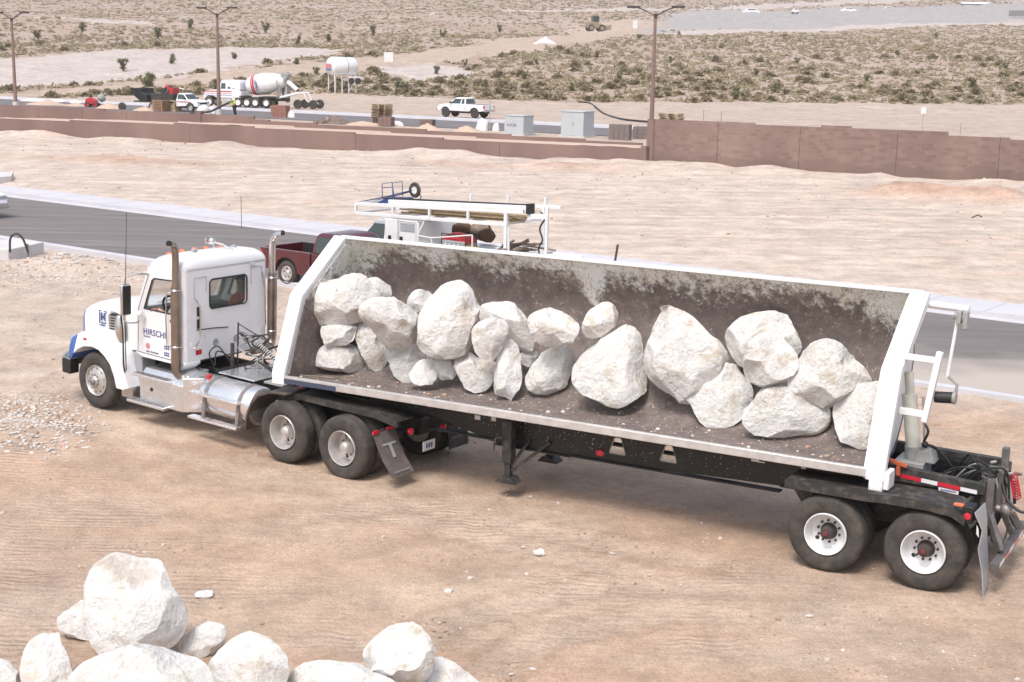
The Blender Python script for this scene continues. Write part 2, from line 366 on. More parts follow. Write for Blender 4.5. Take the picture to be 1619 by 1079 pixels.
def terrain():
    nr, nc = 980, 860
    ys = 14.0 * (2914 / 14.0) ** (np.linspace(0, 1, nr)) - 14.0 + 1.5 * np.linspace(-2, 1, nr); a = np.linspace(-.62, .62, nc)
    Yg, Ag = np.meshgrid(ys, a, indexing='ij'); Xg = (np.maximum(Yg, 0) + 24) * Ag
    Z = zt(Xg, Yg)
    x, y = Xg.ravel(), Yg.ravel()
    wx = x + .03 * y * fbm(x * 6 / np.maximum(y, 1) * 5, np.log(np.maximum(y, 1)) * 25, oct=4, sd=11) ; wy = y + .03 * y * fbm(x * 6 / np.maximum(y, 1) * 5, np.log(np.maximum(y, 1)) * 25, oct=4, sd=17)
    t, s = wl(x, y); rt, rs = rl(x, y)
    near = np.array([.49, .345, .25]); pale = np.array([.56, .475, .405]); red = np.array([.48, .30, .21]); lot = np.array([.60, .50, .425]); bank = np.array([.50, .405, .335])
    desert = np.array([.41, .31, .25]); dpale = np.array([.54, .47, .43]); rd = np.array([.49, .385, .31])
    n1 = fbm(x * .16, y * .16, oct=4, sd=41); n2 = fbm(x * .5 , y * 1.1, oct=4, sd=43); n3 = fbm(x * .05, y * .09, oct=3, sd=44)
    c = np.tile(near, (len(x), 1))
    def mixc(w, col): nonlocal c; w = np.clip(w, 0, 1)[:, None]; c = c * (1 - w) + col * w
    mixc(sm(23.5, 29, y - .12 * x + 5 * n1) * .85, np.array([.53, .44, .37]))
    mixc(sm(.1, .6, n1 + .5 * n2) * .45 * sm(34, 24, y), np.array([.50, .385, .30]))
    mixc(sm(-.1, .6, n2) * .5 * sm(34, 24, y), red)
    mixc(sm(.0, .45, fbm(x * .35 + 9, y * .7, oct=4, sd=47)) * .6 * sm(34, 24, y), np.array([.53, .42, .32]))
    mixc(sm(.1, .5, n2 - n1) * .3 * sm(34, 24, y), np.array([.46, .40, .34]))
    mixc(sm(0, -1.5, rs), lot)
    mixc(sm(-2, -4, rs) * sm(.15, .5, n2) * .35, pale); mixc(sm(-2, -4, rs) * sm(.2, .6, -n2 + n3 * .5) * .35, np.array([.55, .39, .30]))
    mixc(sm(0, .2, s), bank)
    for P, m in MW:
        dx, dy = x - P[0], y - P[1]; A = dx * WD[0] + dy * WD[1]; B = dx * WN[0] + dy * WN[1]
        mixc(m[6] * np.exp(-((A / m[3] / 1.2) ** 2 + (B / m[4] / 1.2) ** 2) * 1.2) * (.8 + .6 * n2), red if m[6] > .5 else pale)
    dd = sm(170, 178, y); mixc(dd, desert); mixc(dd * sm(-.3, .5, n3 + .4 * n1) * .5, np.array([.50, .41, .36])); mixc(dd * sm(.3, .7, n2) * .3, red)
    shr = dd.copy()
    for k, colr in (('pale', dpale), ('road', rd), ('bank', bank), ('paved', np.array([.40, .375, .36]))):
        for p in PW[k]:
            i = inpoly(wx, wy, p) if k != 'bank' else inpoly(x + .3 * (wx - x), y + .3 * (wy - y), p)
            c[i] = colr * (1 + .10 * n2[i][:, None]); shr[i] = 0
    far = sm(600, 1500, y); mixc(far, np.array([.30, .255, .24]))
    # tyre lug track areas
    trk = np.zeros(len(x))
    for poly in ([(0, 640), (120, 690), (210, 780), (260, 900), (250, 1079), (-60, 1079), (-60, 640)], [(250, 860), (420, 850), (560, 900), (580, 1010), (380, 1000), (250, 960)], [(640, 990), (790, 960), (900, 1079), (640, 1079)], [(850, 900), (1100, 950), (1200, 1010), (1000, 1040), (880, 960)]):
        p = [tuple(G(*q)[:2]) for q in poly]; trk[inpoly(x + .5 * n1, y + .4 * n2, p)] = 1
    for pl, wd in (([(0, 655), (250, 720), (420, 752), (800, 830), (1250, 915), (1619, 965)], .32), ([(0, 700), (300, 775), (560, 800), (900, 880), (1200, 950), (1619, 1010)], .30), ([(0, 900), (180, 800), (330, 760), (420, 745)], .25), ([(560, 1079), (700, 985), (950, 925), (1300, 930), (1619, 900)], .28), ([(760, 1079), (860, 1010), (1050, 970), (1350, 985), (1619, 960)], .28), ([(0, 560), (120, 600), (60, 640)], .25), ([(1619, 640), (1500, 660), (1619, 700)], .2), ([(0, 500), (100, 480), (180, 470)], .3), ([(0, 1000), (300, 850), (600, 800), (800, 790)], .28)):
        q = [G(*p)[:2] for p in pl]; dm = np.full(len(x), 9.0); nf = y < 34; xx, yy_ = x[nf] + .12 * n1[nf], y[nf] + .12 * n2[nf]; d_ = np.full(nf.sum(), 9.0)
        for a_, b_ in zip(q[:-1], q[1:]): e_ = b_ - a_; tt_ = np.clip(((xx - a_[0]) * e_[0] + (yy_ - a_[1]) * e_[1]) / (e_ @ e_), 0, 1); d_ = np.minimum(d_, np.hypot(xx - a_[0] - tt_ * e_[0], yy_ - a_[1] - tt_ * e_[1]))
        dm[nf] = d_; core_ = sm(wd + .06, wd - .06, dm) * np.clip(.6 + 1.2 * n1, 0, 1); rim_ = np.exp(-((dm - wd - .07) / .07) ** 2) * np.clip(.6 + 1.2 * n1, 0, 1)
        mixc(core_ * .6, np.array([.52, .40, .31])); mixc(rim_ * .5, np.array([.36, .25, .18])); trk = np.maximum(trk, core_ * .9); Z.ravel()[:] -= core_ * .018 - rim_ * .014
    tg = trk.reshape(nr, nc)
    for _ in range(10): tg = (tg + np.roll(tg, 1, 0) + np.roll(tg, -1, 0) + np.roll(tg, 1, 1) + np.roll(tg, -1, 1)) / 5
    trk = np.clip(tg.ravel() * (.55 + .8 * n2), 0, 1)
    f = np.arange((nr - 1) * (nc - 1)); i, j = f // (nc - 1), f % (nc - 1); v0 = i * nc + j
    F = np.stack([v0, v0 + 1, v0 + nc + 1, v0 + nc], 1)
    me = bpy.data.meshes.new('ground'); me.vertices.add(len(x)); me.vertices.foreach_set('co', np.stack([x, y, Z.ravel()], 1).ravel())
    me.loops.add(F.size); me.loops.foreach_set('vertex_index', F.ravel()); me.polygons.add(len(F)); me.polygons.foreach_set('loop_start', np.arange(0, F.size, 4)); me.polygons.foreach_set('loop_total', np.full(len(F), 4))
    me.polygons.foreach_set('use_smooth', np.ones(len(F), bool)); me.update(calc_edges=True)
    ca = me.color_attributes.new('tone', 'FLOAT_COLOR', 'POINT'); ca.data.foreach_set('color', np.concatenate([np.clip(c, 0, 1), trk[:, None]], 1).ravel())
    o = bpy.data.objects.new('ground', me); COL.objects.link(o); tag(o, kind='structure')
    m = bpy.data.materials.new('bare_dirt'); m.use_nodes = True; T = m.node_tree; N = T.nodes; L = T.links; b = N['Principled BSDF']; b.inputs['Roughness'].default_value = .95; b.inputs['Specular IOR Level'].default_value = .2
    at = N.new('ShaderNodeAttribute'); at.attribute_name = 'tone'
    tc = N.new('ShaderNodeTexCoord')
    def noise(sc, det, stretch=None, rg=.6):
        n = N.new('ShaderNodeTexNoise'); n.inputs['Scale'].default_value = sc; n.inputs['Detail'].default_value = det; n.inputs['Roughness'].default_value = rg
        if stretch:
            mp = N.new('ShaderNodeMapping'); mp.inputs['Scale'].default_value = stretch[:3]; mp.inputs['Rotation'].default_value = (0, 0, stretch[3]); L.new(tc.outputs['Object'], mp.inputs[0]); L.new(mp.outputs[0], n.inputs['Vector'])
        else: L.new(tc.outputs['Object'], n.inputs['Vector'])
        return n.outputs[0]
    def mrange(src, a, b_, c_, d_):
        q = N.new('ShaderNodeMapRange'); L.new(src, q.inputs[0])
        for k, vv in enumerate((a, b_, c_, d_)): q.inputs[k + 1].default_value = vv
        return q.outputs[0]
    def mul(a, b_):
        q = N.new('ShaderNodeMath'); q.operation = 'MULTIPLY'; L.new(a, q.inputs[0])
        if isinstance(b_, (int, float)): q.inputs[1].default_value = b_
        else: L.new(b_, q.inputs[1])
        return q.outputs[0]
    def addm(a, b_): q = N.new('ShaderNodeMath'); q.operation = 'ADD'; L.new(a, q.inputs[0]); L.new(b_, q.inputs[1]); return q.outputs[0]
    g1 = mrange(noise(1.1, 9, rg=.7), .3, .7, .84, 1.12)
    g2 = mrange(noise(.55, 9, None, .7), .3, .7, .84, 1.14)   # drag and wheel streaks running with the haul lane
    sxy = N.new('ShaderNodeSeparateXYZ'); L.new(tc.outputs['Object'], sxy.inputs[0]); lotm = mrange(sxy.outputs[1], 38, 52, 0, 1)
    st_ = noise(.9, 9, (.16, 1.5, 1, R(23)), .72); stm = N.new('ShaderNodeMix'); stm.data_type = 'FLOAT'; L.new(lotm, stm.inputs[0]); stm.inputs[2].default_value = 1; L.new(mrange(st_, .3, .7, .76, 1.12), stm.inputs[3])
    g3 = mul(mul(mrange(noise(26, 5), .3, .7, .82, 1.13), mrange(noise(6.5, 6), .3, .7, .90, 1.08)), stm.outputs[0])
    k = mul(mul(g1, g2), g3)
    vm = N.new('ShaderNodeVectorMath'); vm.operation = 'SCALE'; L.new(at.outputs['Color'], vm.inputs[0]); L.new(k, vm.inputs['Scale'])
    # scattered pale chips
    vo = N.new('ShaderNodeTexVoronoi'); vo.inputs['Scale'].default_value = 5.5; L.new(tc.outputs['Object'], vo.inputs['Vector'])
    chip = mul(mrange(vo.outputs['Distance'], .10, .16, 1, 0), mrange(noise(.9, 3), .5, .62, 0, 1))
    mx = N.new('ShaderNodeMix'); mx.data_type = 'RGBA'; L.new(mul(chip, .55), mx.inputs[0]); L.new(vm.outputs[0], mx.inputs[6]); mx.inputs[7].default_value = (.66, .58, .50, 1)
    L.new(mx.outputs[2], b.inputs['Base Color'])
    wv = N.new('ShaderNodeTexWave'); wv.wave_type = 'BANDS'; wv.bands_direction = 'Y'; wv.inputs['Scale'].default_value = 2.2; wv.inputs['Distortion'].default_value = 7; wv.inputs['Detail'].default_value = 2; wv.inputs['Detail Scale'].default_value = .8; L.new(tc.outputs['Object'], wv.inputs['Vector'])
    hgt = addm(addm(mul(noise(4, 8, rg=.7), 1.0), mul(noise(28, 4), .25)), mul(mul(wv.outputs[1], at.outputs['Alpha']), mrange(noise(.8, 5), .38, .60, .03, .6)))
    hgt = addm(hgt, mul(noise(1.7, 9, None, .7), 1.3)); hgt = addm(hgt, mul(chip, .3))
    bp = N.new('ShaderNodeBump'); bp.inputs['Strength'].default_value = .9; bp.inputs['Distance'].default_value = .055; hgt = addm(hgt, mul(mul(st_, lotm), 1.3)); L.new(hgt, bp.inputs['Height']); L.new(bp.outputs[0], b.inputs['Normal'])
    me.materials.append(m); M['dirt'] = m
    return o
terrain()
o = MB().box(-3500, 3500, -1500, 3200, -3, -.35).build('terrain', mat('outer_dirt', (.45, .36, .3), .95, var=.2, vs=.05), smooth=False); tag(o, kind='structure')

# ------------------------------------------------------------------ near street
def strip(name, m, org, d, n, t0, t1, s0, s1, z0, z1, seg=1, kind='structure', prof=None):
    """a long slab along direction d, between lateral offsets s0 and s1"""
    b = MB(); loops = []
    pr = prof or [(s0, z0), (s1, z0), (s1, z1), (s0, z1)]
    for i in range(seg + 1):
        t = t0 + (t1 - t0) * i / seg
        loops.append([(org[0] + d[0] * t + n[0] * s, org[1] + d[1] * t + n[1] * s, z) for s, z in pr])
    b.loft(loops); o = b.build(name, m, smooth=False); tag(o, kind=kind); return o
asph = bpy.data.materials.new('asphalt'); asph.use_nodes = True
def asphalt(m, ang, edge):
    T = m.node_tree; N = T.nodes; L = T.links; b = N['Principled BSDF']; b.inputs['Roughness'].default_value = .85
    tc = N.new('ShaderNodeTexCoord'); mp = N.new('ShaderNodeMapping'); mp.inputs['Rotation'].default_value = (0, 0, ang); mp.inputs['Scale'].default_value = (.12, 1.3, 1); L.new(tc.outputs['Object'], mp.inputs[0])
    n = N.new('ShaderNodeTexNoise'); n.inputs['Scale'].default_value = 1.2; n.inputs['Detail'].default_value = 8; n.inputs['Roughness'].default_value = .7; L.new(mp.outputs[0], n.inputs['Vector'])
    r = N.new('ShaderNodeValToRGB'); r.color_ramp.elements[0].position = .32; r.color_ramp.elements[0].color = (.135, .12, .115, 1); r.color_ramp.elements[1].position = .72; r.color_ramp.elements[1].color = (.27, .24, .225, 1)
    e = r.color_ramp.elements.new(.55); e.color = (.18, .16, .152, 1)
    L.new(n.outputs[0], r.inputs[0])
    n2 = N.new('ShaderNodeTexNoise'); n2.inputs['Scale'].default_value = .25; n2.inputs['Detail'].default_value = 6; L.new(tc.outputs['Object'], n2.inputs['Vector'])
    # dust dragged over the verge of the street, densest towards the yard at its right end
    sx = N.new('ShaderNodeSeparateXYZ'); L.new(tc.outputs['Object'], sx.inputs[0])
    ma = N.new('ShaderNodeMath'); ma.operation = 'MULTIPLY_ADD'; L.new(sx.outputs[1], ma.inputs[0]); ma.inputs[1].default_value = -.11; ma.inputs[2].default_value = 4.15
    mb = N.new('ShaderNodeMath'); mb.operation = 'ADD'; L.new(ma.outputs[0], mb.inputs[0]); L.new(n2.outputs[0], mb.inputs[1])
    mr = N.new('ShaderNodeMapRange'); L.new(mb.outputs[0], mr.inputs[0]); mr.inputs[1].default_value = .95; mr.inputs[2].default_value = 1.35; mr.inputs[4].default_value = .9 if edge else 0
    mx = N.new('ShaderNodeMix'); mx.data_type = 'RGBA'; L.new(mr.outputs[0], mx.inputs[0]); L.new(r.outputs[0], mx.inputs[6]); mx.inputs[7].default_value = (.46, .40, .35, 1); L.new(mx.outputs[2], b.inputs['Base Color'])
    n3 = N.new('ShaderNodeTexNoise'); n3.inputs['Scale'].default_value = 60; L.new(tc.outputs['Object'], n3.inputs['Vector']); bp = N.new('ShaderNodeBump'); bp.inputs['Strength'].default_value = .4; bp.inputs['Distance'].default_value = .01; L.new(n3.outputs[0], bp.inputs['Height']); L.new(bp.outputs[0], b.inputs['Normal'])
asphalt(asph, -math.atan2(RD[1], RD[0]), True); M['asphalt'] = asph
M['walk'] = mat('pavement_concrete', (.55, .54, .57), .85, var=.10, vs=.5, det=8, bump=.1, bs=20, dirt=((.52, .45, .40), .12, .6))
strip('road', 'asphalt', RF0, RD, RN, -60, 60, -.05, ROADW, -.12, .012)
strip('gutter', 'walk', RF0, RD, RN, -60, 60, -.45, -.05, -.12, .02)
strip('pavement', 'walk', RF0, RD, RN, -60, 60, -2.35, -.45, -.12, .15)
strip('kerb', 'walk', RF0, RD, RN, -60, 28.5, ROADW, ROADW + .35, -.12, .13)
strip('kerb', 'walk', RF0, RD, RN, 28.5, 60, ROADW + .05, ROADW + .3, -.12, .05)
b = MB()
for t in np.arange(-40, 56, 1.8):
    for s0_, s1_, z_ in ((-2.34, -.46, .151), (ROADW + .01, ROADW + .34, .131)):
        if z_ < .14 and (t > 28 or int(t * 10) % 36 > 17): continue
        p_ = [RF0 + RD * (t + dt) + RN * q for dt, q in ((-.012, s0_), (.012, s0_), (.012, s1_), (-.012, s1_))]; b.add([(p[0], p[1], z_ + .002) for p in p_], [(0, 1, 2, 3)])
o = b.build('pavement_joints', mat('joint_dirt', (.30, .28, .27), .95), smooth=False); tag(o, kind='structure')
# concrete block with hoop at the left, slab beyond the street
def quadslab(name, pts, z0, z1, m, bev=.02):
    b = MB(); b.prism([(p[0], p[1]) for p in pts], z0, z1, 'z'); return b.build(name, m, bev=bev, smooth=False)
a0, a1, a2, a3 = G(-45, 414), G(45, 411), G(74, 397), G(-40, 394, .35)
o = quadslab('concrete_vault', [G(-60, 412), G(14, 413), G(70, 400), G(20, 395.5), G(-60, 400)], -.05, .36, 'concrete'); tag(o, 'raised grey concrete slab with a black hoop on it, beside the kerb', 'concrete slab')
P = G(27, 399, .36); b = MB(); pts = [(-.22, 0, 0), (-.2, 0, .38), (-.1, 0, .55), (.06, 0, .58), (.22, 0, .40), (.34, 0, .0)]; b.tube(pts, .035, 6, 4)
o = b.build('pipe_hoop', 'rebar'); o.location = (P[0], P[1], .35); tag(o, 'black pipe hoop standing on the raised concrete slab', 'pipe')
P = G(45, 417); o = MB().box(-.03, .03, -.012, .012, -.1, .62).build('survey_stake', 'oldwood'); o.location = (P[0], P[1], 0); tag(o, 'thin dark stake in front of the raised concrete slab', 'stake', 'survey stakes')
o = quadslab('concrete_slab', [G(-60, 296, .1), G(18, 290, .1), G(22, 283.5, .1), G(-60, 283, .1)], .0, .45, 'concrete'); tag(o, 'low concrete slab beyond the street at the left edge', 'concrete slab')
P = G(382, 362); o = MB().cyl((0, 0, -.1), (0, 0, 1.15), .012, n=6).build('survey_stake', 'rebar'); o.location = (P[0], P[1], 0.1); tag(o, 'thin dark rod standing at the far pavement above the red pickup', 'stake', 'survey stakes')
P = G(1545, 345, .3); b = MB(); b.tube([(-.25, 0, 0), (0, 0, .12), (.2, 0, .05)], .03, 6); o = b.build('debris', 'rebar'); o.location = (P[0], P[1], float(zt(P[0], P[1]))); tag(o, 'small dark piece of debris on the pale lot at right', 'debris')

# ------------------------------------------------------------------ people (skin-modifier bodies)
def skin(name, pts, edges, radii, m, parent, root=0, sub=2):
    me = bpy.data.meshes.new(name); me.from_pydata([Vector(p) for p in pts], edges, []); me.materials.append(M[m])
    o = bpy.data.objects.new(name, me); COL.objects.link(o); o.parent = parent
    md = o.modifiers.new('skin', 'SKIN'); 
    if not me.skin_vertices: 
        bpy.context.view_layer.objects.active = o
    for i, sv in enumerate(me.skin_vertices[0].data):
        r = radii[i]; sv.radius = r if isinstance(r, tuple) else (r, r); sv.use_root = (i == root); sv.use_loose = False
    md.use_smooth_shade = True
    s = o.modifiers.new('sub', 'SUBSURF'); s.levels = sub; s.render_levels = sub
    return o
def hand(mb, wrist, d, up, side=1, s=1.0, curl=.5):
    """five-fingered hand; d = direction of the forearm, up = back of the hand"""
    w_, d, up = Vector(wrist), Vector(d).normalized(), Vector(up).normalized(); sd_ = d.cross(up).normalized() * side; up = sd_.cross(d) * side
    mb.loft([[w_ + d * t + sd_ * a * wd + up * b * th for a, b in ((-1, -.6), (1, -.6), (1, .6), (-1, .6))] for t, wd, th in ((0, .026 * s, .024 * s), (.05 * s, .040 * s, .020 * s), (.09 * s, .042 * s, .016 * s))])
    for k, L_ in enumerate((.072, .08, .075, .058)):
        p = w_ + d * .085 * s + sd_ * (.031 - .021 * k) * s; c1 = (d - up * curl).normalized(); c2 = (d - up * curl * 2.4).normalized()
        mb.tube([p, p + c1 * L_ * .5 * s, p + c1 * L_ * .5 * s + c2 * L_ * .5 * s], [.0095 * s, .009 * s, .0075 * s], 6)
    p = w_ + d * .03 * s + sd_ * .036 * s; c1 = (d * .7 + sd_ * .7 - up * .3).normalized()
    mb.tube([p, p + c1 * .035 * s, p + (c1 * .035 + d * .028 - up * .012) * s], [.012 * s, .011 * s, .009 * s], 6)
def head(parent, c, fwd, m='skin', capm='cap', s=1.0, hard=False):
    """head with face, set on its own; fwd horizontal facing direction"""
    f = Vector(fwd).normalized(); l = Vector((0, 0, 1)).cross(f); c = Vector(c); b = MB()
    rings = []
    for h_, rf, rb, rw in ((-.125, .035, .045, .045), (-.10, .065, .055, .052), (-.06, .085, .075, .062), (0, .092, .095, .072), (.05, .09, .10, .074), (.09, .07, .08, .06), (.115, .02, .03, .02)):
        rings.append([c + Vector((0, 0, h_ * s)) + (f * math.cos(a) * (rf if math.cos(a) > 0 else rb) + l * math.sin(a) * rw) * s for a in [2 * PI * k / 14 for k in range(14)]])
    b.loft(rings)
    b.beam(c + f * .085 * s + Vector((0, 0, .02 * s)), c + f * .108 * s + Vector((0, 0, -.03 * s)), .022 * s, .022 * s)   # nose
    for q in (-1, 1):
        b.sph(c + l * q * .075 * s - f * .005, .022 * s, 6, (.7, .5, 1.2))     # ears
    b.cyl(c - Vector((0, 0, .19 * s)), c - Vector((0, 0, .08 * s)), .055 * s, .05 * s, 12)
    o = b.build('head', m, parent, flip=False)
    e = MB()
    for q in (-1, 1): e.sph(c + l * q * .03 * s + f * .082 * s + Vector((0, 0, .012 * s)), .010 * s, 6)
    e.build('eyes', 'plastic', parent, flip=False)
    e = MB(); e.beam(c + f * .082 * s + l * .022 * s - Vector((0, 0, .062 * s)), c + f * .082 * s - l * .022 * s - Vector((0, 0, .062 * s)), .012 * s, .008 * s); e.build('mouth', 'redshirt', parent, flip=False)
    k = MB(); rr = []
    for h_, q in ((.035, 1.10), (.07, 1.08), (.105, .85), (.13, .35)):
        rr.append([c + Vector((0, 0, h_ * s)) + (f * math.cos(a) * .095 * q + l * math.sin(a) * .078 * q) * s for a in [2 * PI * j / 14 for j in range(14)]])
    k.loft(rr); k.prism([(0, 0)] * 0 or [tuple((c + (f * x_ + l * y_) * s))[:2] for x_, y_ in ((.08, .07), (.15, .05), (.17, 0), (.15, -.05), (.08, -.07))], c.z + .035 * s, c.z + .045 * s, 'z')
    k.build('hard_hat' if hard else 'cap', capm, parent, flip=False)

# ------------------------------------------------------------------ wheels
TY_PROF = [(.285, .045), (.31, .012), (.36, -.004), (.44, -.006), (.485, .008), (.508, .03), (.518, .05), (.521, .075), (.510, .079), (.510, .087), (.523, .091), (.524, .125), (.512, .129), (.512, .141), (.524, .145), (.523, .179), (.510, .183), (.510, .191), (.521, .195), (.518, .22), (.508, .24), (.485, .262), (.44, .276), (.36, .274), (.31, .258), (.285, .225), (.285, .045)]
def wheel(parent, x, y, side, kind, z=.515, inner=False, tw=.27):
    org = (x, y - side * tw, z); ax = (0, side, 0); rot = random.random() * 6
    sx = -1 if root_of(parent).get('_flip') else 1
    # lathe works in stored coords, so pre-mirror x (build() mirrors again)
    w_ = MB()
    if kind == 'steer': prof = [(.288, .05), (.288, .262), (.282, .272), (.272, .262), (.262, .235), (.235, .24), (.205, .262), (.13, .285), (.10, .285), (.09, .31), (.06, .345), (.02, .35)]
    elif kind == 'trailer': prof = [(.288, .05), (.288, .264), (.281, .274), (.272, .27), (.262, .22), (.252, .12), (.235, .085), (.20, .075), (.10, .075), (.02, .075)]
    else: prof = [(.288, .05), (.288, .264), (.281, .274), (.270, .268), (.258, .21), (.245, .12), (.225, .075), (.19, .068), (.12, .085), (.02, .085)]
    w_.lathe(prof, org, ax, 40)
    rim = w_.build('wheel', {'steer': 'alurim', 'trailer': 'whiterim', 'drive': 'alurim'}[kind], parent, ang=30)
    t_ = MB(); t_.lathe(TY_PROF, org, ax, 56, caps=False); t_.build('tyre', 'rubber', rim, ang=50)
    if inner: return rim
    def at(a, r, h): return Vector((x + math.cos(a + rot) * r, y - side * tw + side * h, z + math.sin(a + rot) * r))
    if kind == 'trailer':
        b = MB()
        for k in range(10): a = 2 * PI * k / 10; b.cyl(at(a, .148, .07), at(a, .148, .11), .017, n=6)
        b.build('wheel_nuts', 'rebar', rim)
        b = MB(); b.lathe([(.115, .07), (.112, .10), (.095, .105), (.085, .20), (.075, .23), (.05, .24), (.03, .24)], org, ax, 20); b.build('hub', 'rust', rim)
        b = MB(); b.lathe([(.034, .238), (.034, .256), (.02, .262)], org, ax, 14); b.build('hub_cap', mat('hub_red', (.16, .03, .035), .5) if 'hub_red' not in bpy.data.materials else bpy.data.materials['hub_red'], rim)
        b = MB(); a = 3.8 - rot; b.lathe([(.028, 0), (.028, .006)], at(a, .196, .080), ax, 14); b.build('hand_hole', 'plastic', rim)
    elif kind == 'drive':
        b = MB()
        for k in range(5): b.lathe([(.026, 0), (.026, .006)], at(2 * PI * k / 5, .185, .074), ax, 12)
        b.build('hand_hole', 'plastic', rim)
        b = MB(); b.lathe([(.12, .084), (.115, .12), (.098, .14), (.092, .21), (.07, .235), (.02, .245)], org, ax, 20); b.build('hub', 'alurim', rim)
        b = MB()
        for k in range(10): a = 2 * PI * k / 10; b.cyl(at(a, .14, .08), at(a, .14, .118), .014, n=6)
        b.build('wheel_nuts', 'steel', rim)
    else:
        b = MB()
        for k in range(10): b.lathe([(.021, 0), (.021, .004)], at(2 * PI * k / 10, .212, .252), ax, 12)
        b.build('hand_hole', 'plastic', rim)
        b = MB(); b.lathe([(.075, .285), (.07, .35), (.045, .375), (.02, .378)], org, ax, 18)
        for k in range(10): a = 2 * PI * k / 10; b.cyl(at(a, .115, .27), at(a, .115, .31), .013, n=6)
        b.build('hub', 'steel', rim)
    return rim

# ------------------------------------------------------------------ the tractor
def frame_mtx(O, X, Y):
    X = Vector(X).normalized(); Y = Vector(Y); Y = (Y - X * Y.dot(X)).normalized(); Z = X.cross(Y)
    return Matrix(((X[0], Y[0], Z[0], O[0]), (X[1], Y[1], Z[1], O[1]), (X[2], Y[2], Z[2], O[2]), (0, 0, 0, 1)))
tk = empty('semi_tractor', mtx=frame_mtx(K0 + np.array([0, 0, .008]), -KX, KY), flip=True)
tag(tk, 'white day cab tractor unit with blue nose coupled to the boulder trailer', 'truck')
SIDEF = ((-1, 0, 0, 0), (0, 0, 1, 0), (0, 1, 0, 0), (0, 0, 0, 1))   # plate frame: a=x rearwards, b=z, t=y
def sideF(y): return ((-1, 0, 0, 0), (0, 0, 1, y), (0, 1, 0, 0), (0, 0, 0, 1))
def backF(x): return ((0, 0, 1, -x), (1, 0, 0, 0), (0, 1, 0, 0), (0, 0, 0, 1))  # a=y, b=z
def rr(x0, x1, z0, z1, r=.06, n=4):
    o = []
    for cx, cz, a0 in ((x1 - r, z1 - r, 0), (x0 + r, z1 - r, 90), (x0 + r, z0 + r, 180), (x1 - r, z0 + r, 270)):
        for k in range(n + 1): a = R(a0 + 90 * k / n); o.append((cx + r * math.cos(a), cz + r * math.sin(a)))
    return o
# cab shell: sides, back, corners
side_o = [(-4.24, 1.2), (-4.22, 2.0), (-3.93, 2.66), (-3.88, 2.8), (-3.08, 2.82), (-3.08, 1.2), (-3.2, 1.14), (-4.1, 1.14)]
side_h = [(-4.02, 2.03), (-3.99, 2.10), (-3.80, 2.56), (-3.74, 2.60), (-3.28, 2.62), (-3.24, 2.58), (-3.24, 2.08), (-3.29, 2.03)]
for s_ in (1, -1):
    plate('cab_side', side_o, [side_h], .05, 'white', tk, sideF(.985 * s_))
    g = MB(); g.prism(side_h if s_ < 0 else [(-4.02, 2.03), (-3.99, 2.10), (-3.96, 2.17), (-3.93, 2.10), (-3.93, 2.03)], .975 * s_, .985 * s_, 'y'); g.build('side_window', 'clearglass', tk, smooth=False)
    w_ = MB(); pts = [(x, 1.012 * s_, z) for x, z in side_h] + [(side_h[0][0], 1.012 * s_, side_h[0][1])]; w_.tube(pts, .014, 5); w_.build('window_seal', 'plastic', tk)
    d = MB(); pts = [(-4.2, 1.012 * s_, 1.22), (-4.17, 1.012 * s_, 2.0), (-3.90, 1.012 * s_, 2.64)]; d.tube(pts, .006, 4); d.tube([(-3.2, 1.012 * s_, 1.22), (-3.19, 1.012 * s_, 2.66)], .006, 4); d.tube([(-4.2, 1.012 * s_, 1.22), (-3.2, 1.012 * s_, 1.2)], .006, 4); d.build('door_seam', 'plastic', tk)
plate('cab_back', rr(-.93, .93, 1.2, 2.84, .05), [rr(-.48, .41, 2.09, 2.61, .07)], .05, 'white', tk, backF(-3.02))
c_ = MB()
for s_ in (1, -1):
    arc = [(-3.09, .90 * s_)] + [(-3.09 + .095 * math.cos(R(a)), (.915 + .095 * math.sin(R(a))) * s_) for a in range(0, 91, 15)]
    c_.prism(arc, 1.19, 2.85, 'z')
c_.build('cab_corner', 'white', tk)
g = MB(); g.box(-3.035, -3.028, -.47, .40, 2.1, 2.6); g.build('rear_window', 'clearglass', tk, smooth=False)
g = MB(); q = rr(-.48, .41, 2.09, 2.61, .07); g.tube([(-2.99, y, z) for y, z in q + [q[0]]], .016, 6); g.build('window_seal', 'plastic', tk)
# roof
rf = MB(); loops = []
for x, zc, we, zd in ((-3.97, 2.80, .90, 2.76), (-3.93, 2.90, .95, 2.77), (-3.80, 3.0, .99, 2.78), (-3.5, 3.06, 1.005, 2.79), (-3.2, 3.07, 1.005, 2.80), (-3.08, 3.03, 1.0, 2.81), (-3.01, 2.95, .97, 2.82), (-2.995, 2.86, .95, 2.82)):
    top = []
    for k in range(13):
        a = PI * k / 12; cy = math.cos(a); yy = we * (abs(cy) ** .45) * (1 if cy >= 0 else -1); zz = zd + (zc - zd) * (math.sin(a) ** .55); top.append((x, yy, zz))
    loops.append(top + [(x, -we, zd - .02), (x, we, zd - .02)])
rf.loft(loops); rf.build('roof', 'white', tk, ang=50)
v_ = MB(); v_.prism([(-3.90, .93), (-4.08, .80), (-4.12, 0), (-4.08, -.80), (-3.90, -.93)], 2.74, 2.77, 'z'); v_.build('sun_visor', 'white', tk, bev=.006)
for y, x in ((.62, -3.80), (.30, -3.82), (0, -3.83), (-.26, -3.82), (-.6, -3.80)):
    b = MB(); b.sph((x, y, 3.005 if abs(y) < .5 else 2.985), .055, 10, (1.25, .9, .7)); b.build('marker_light', 'amber', tk)
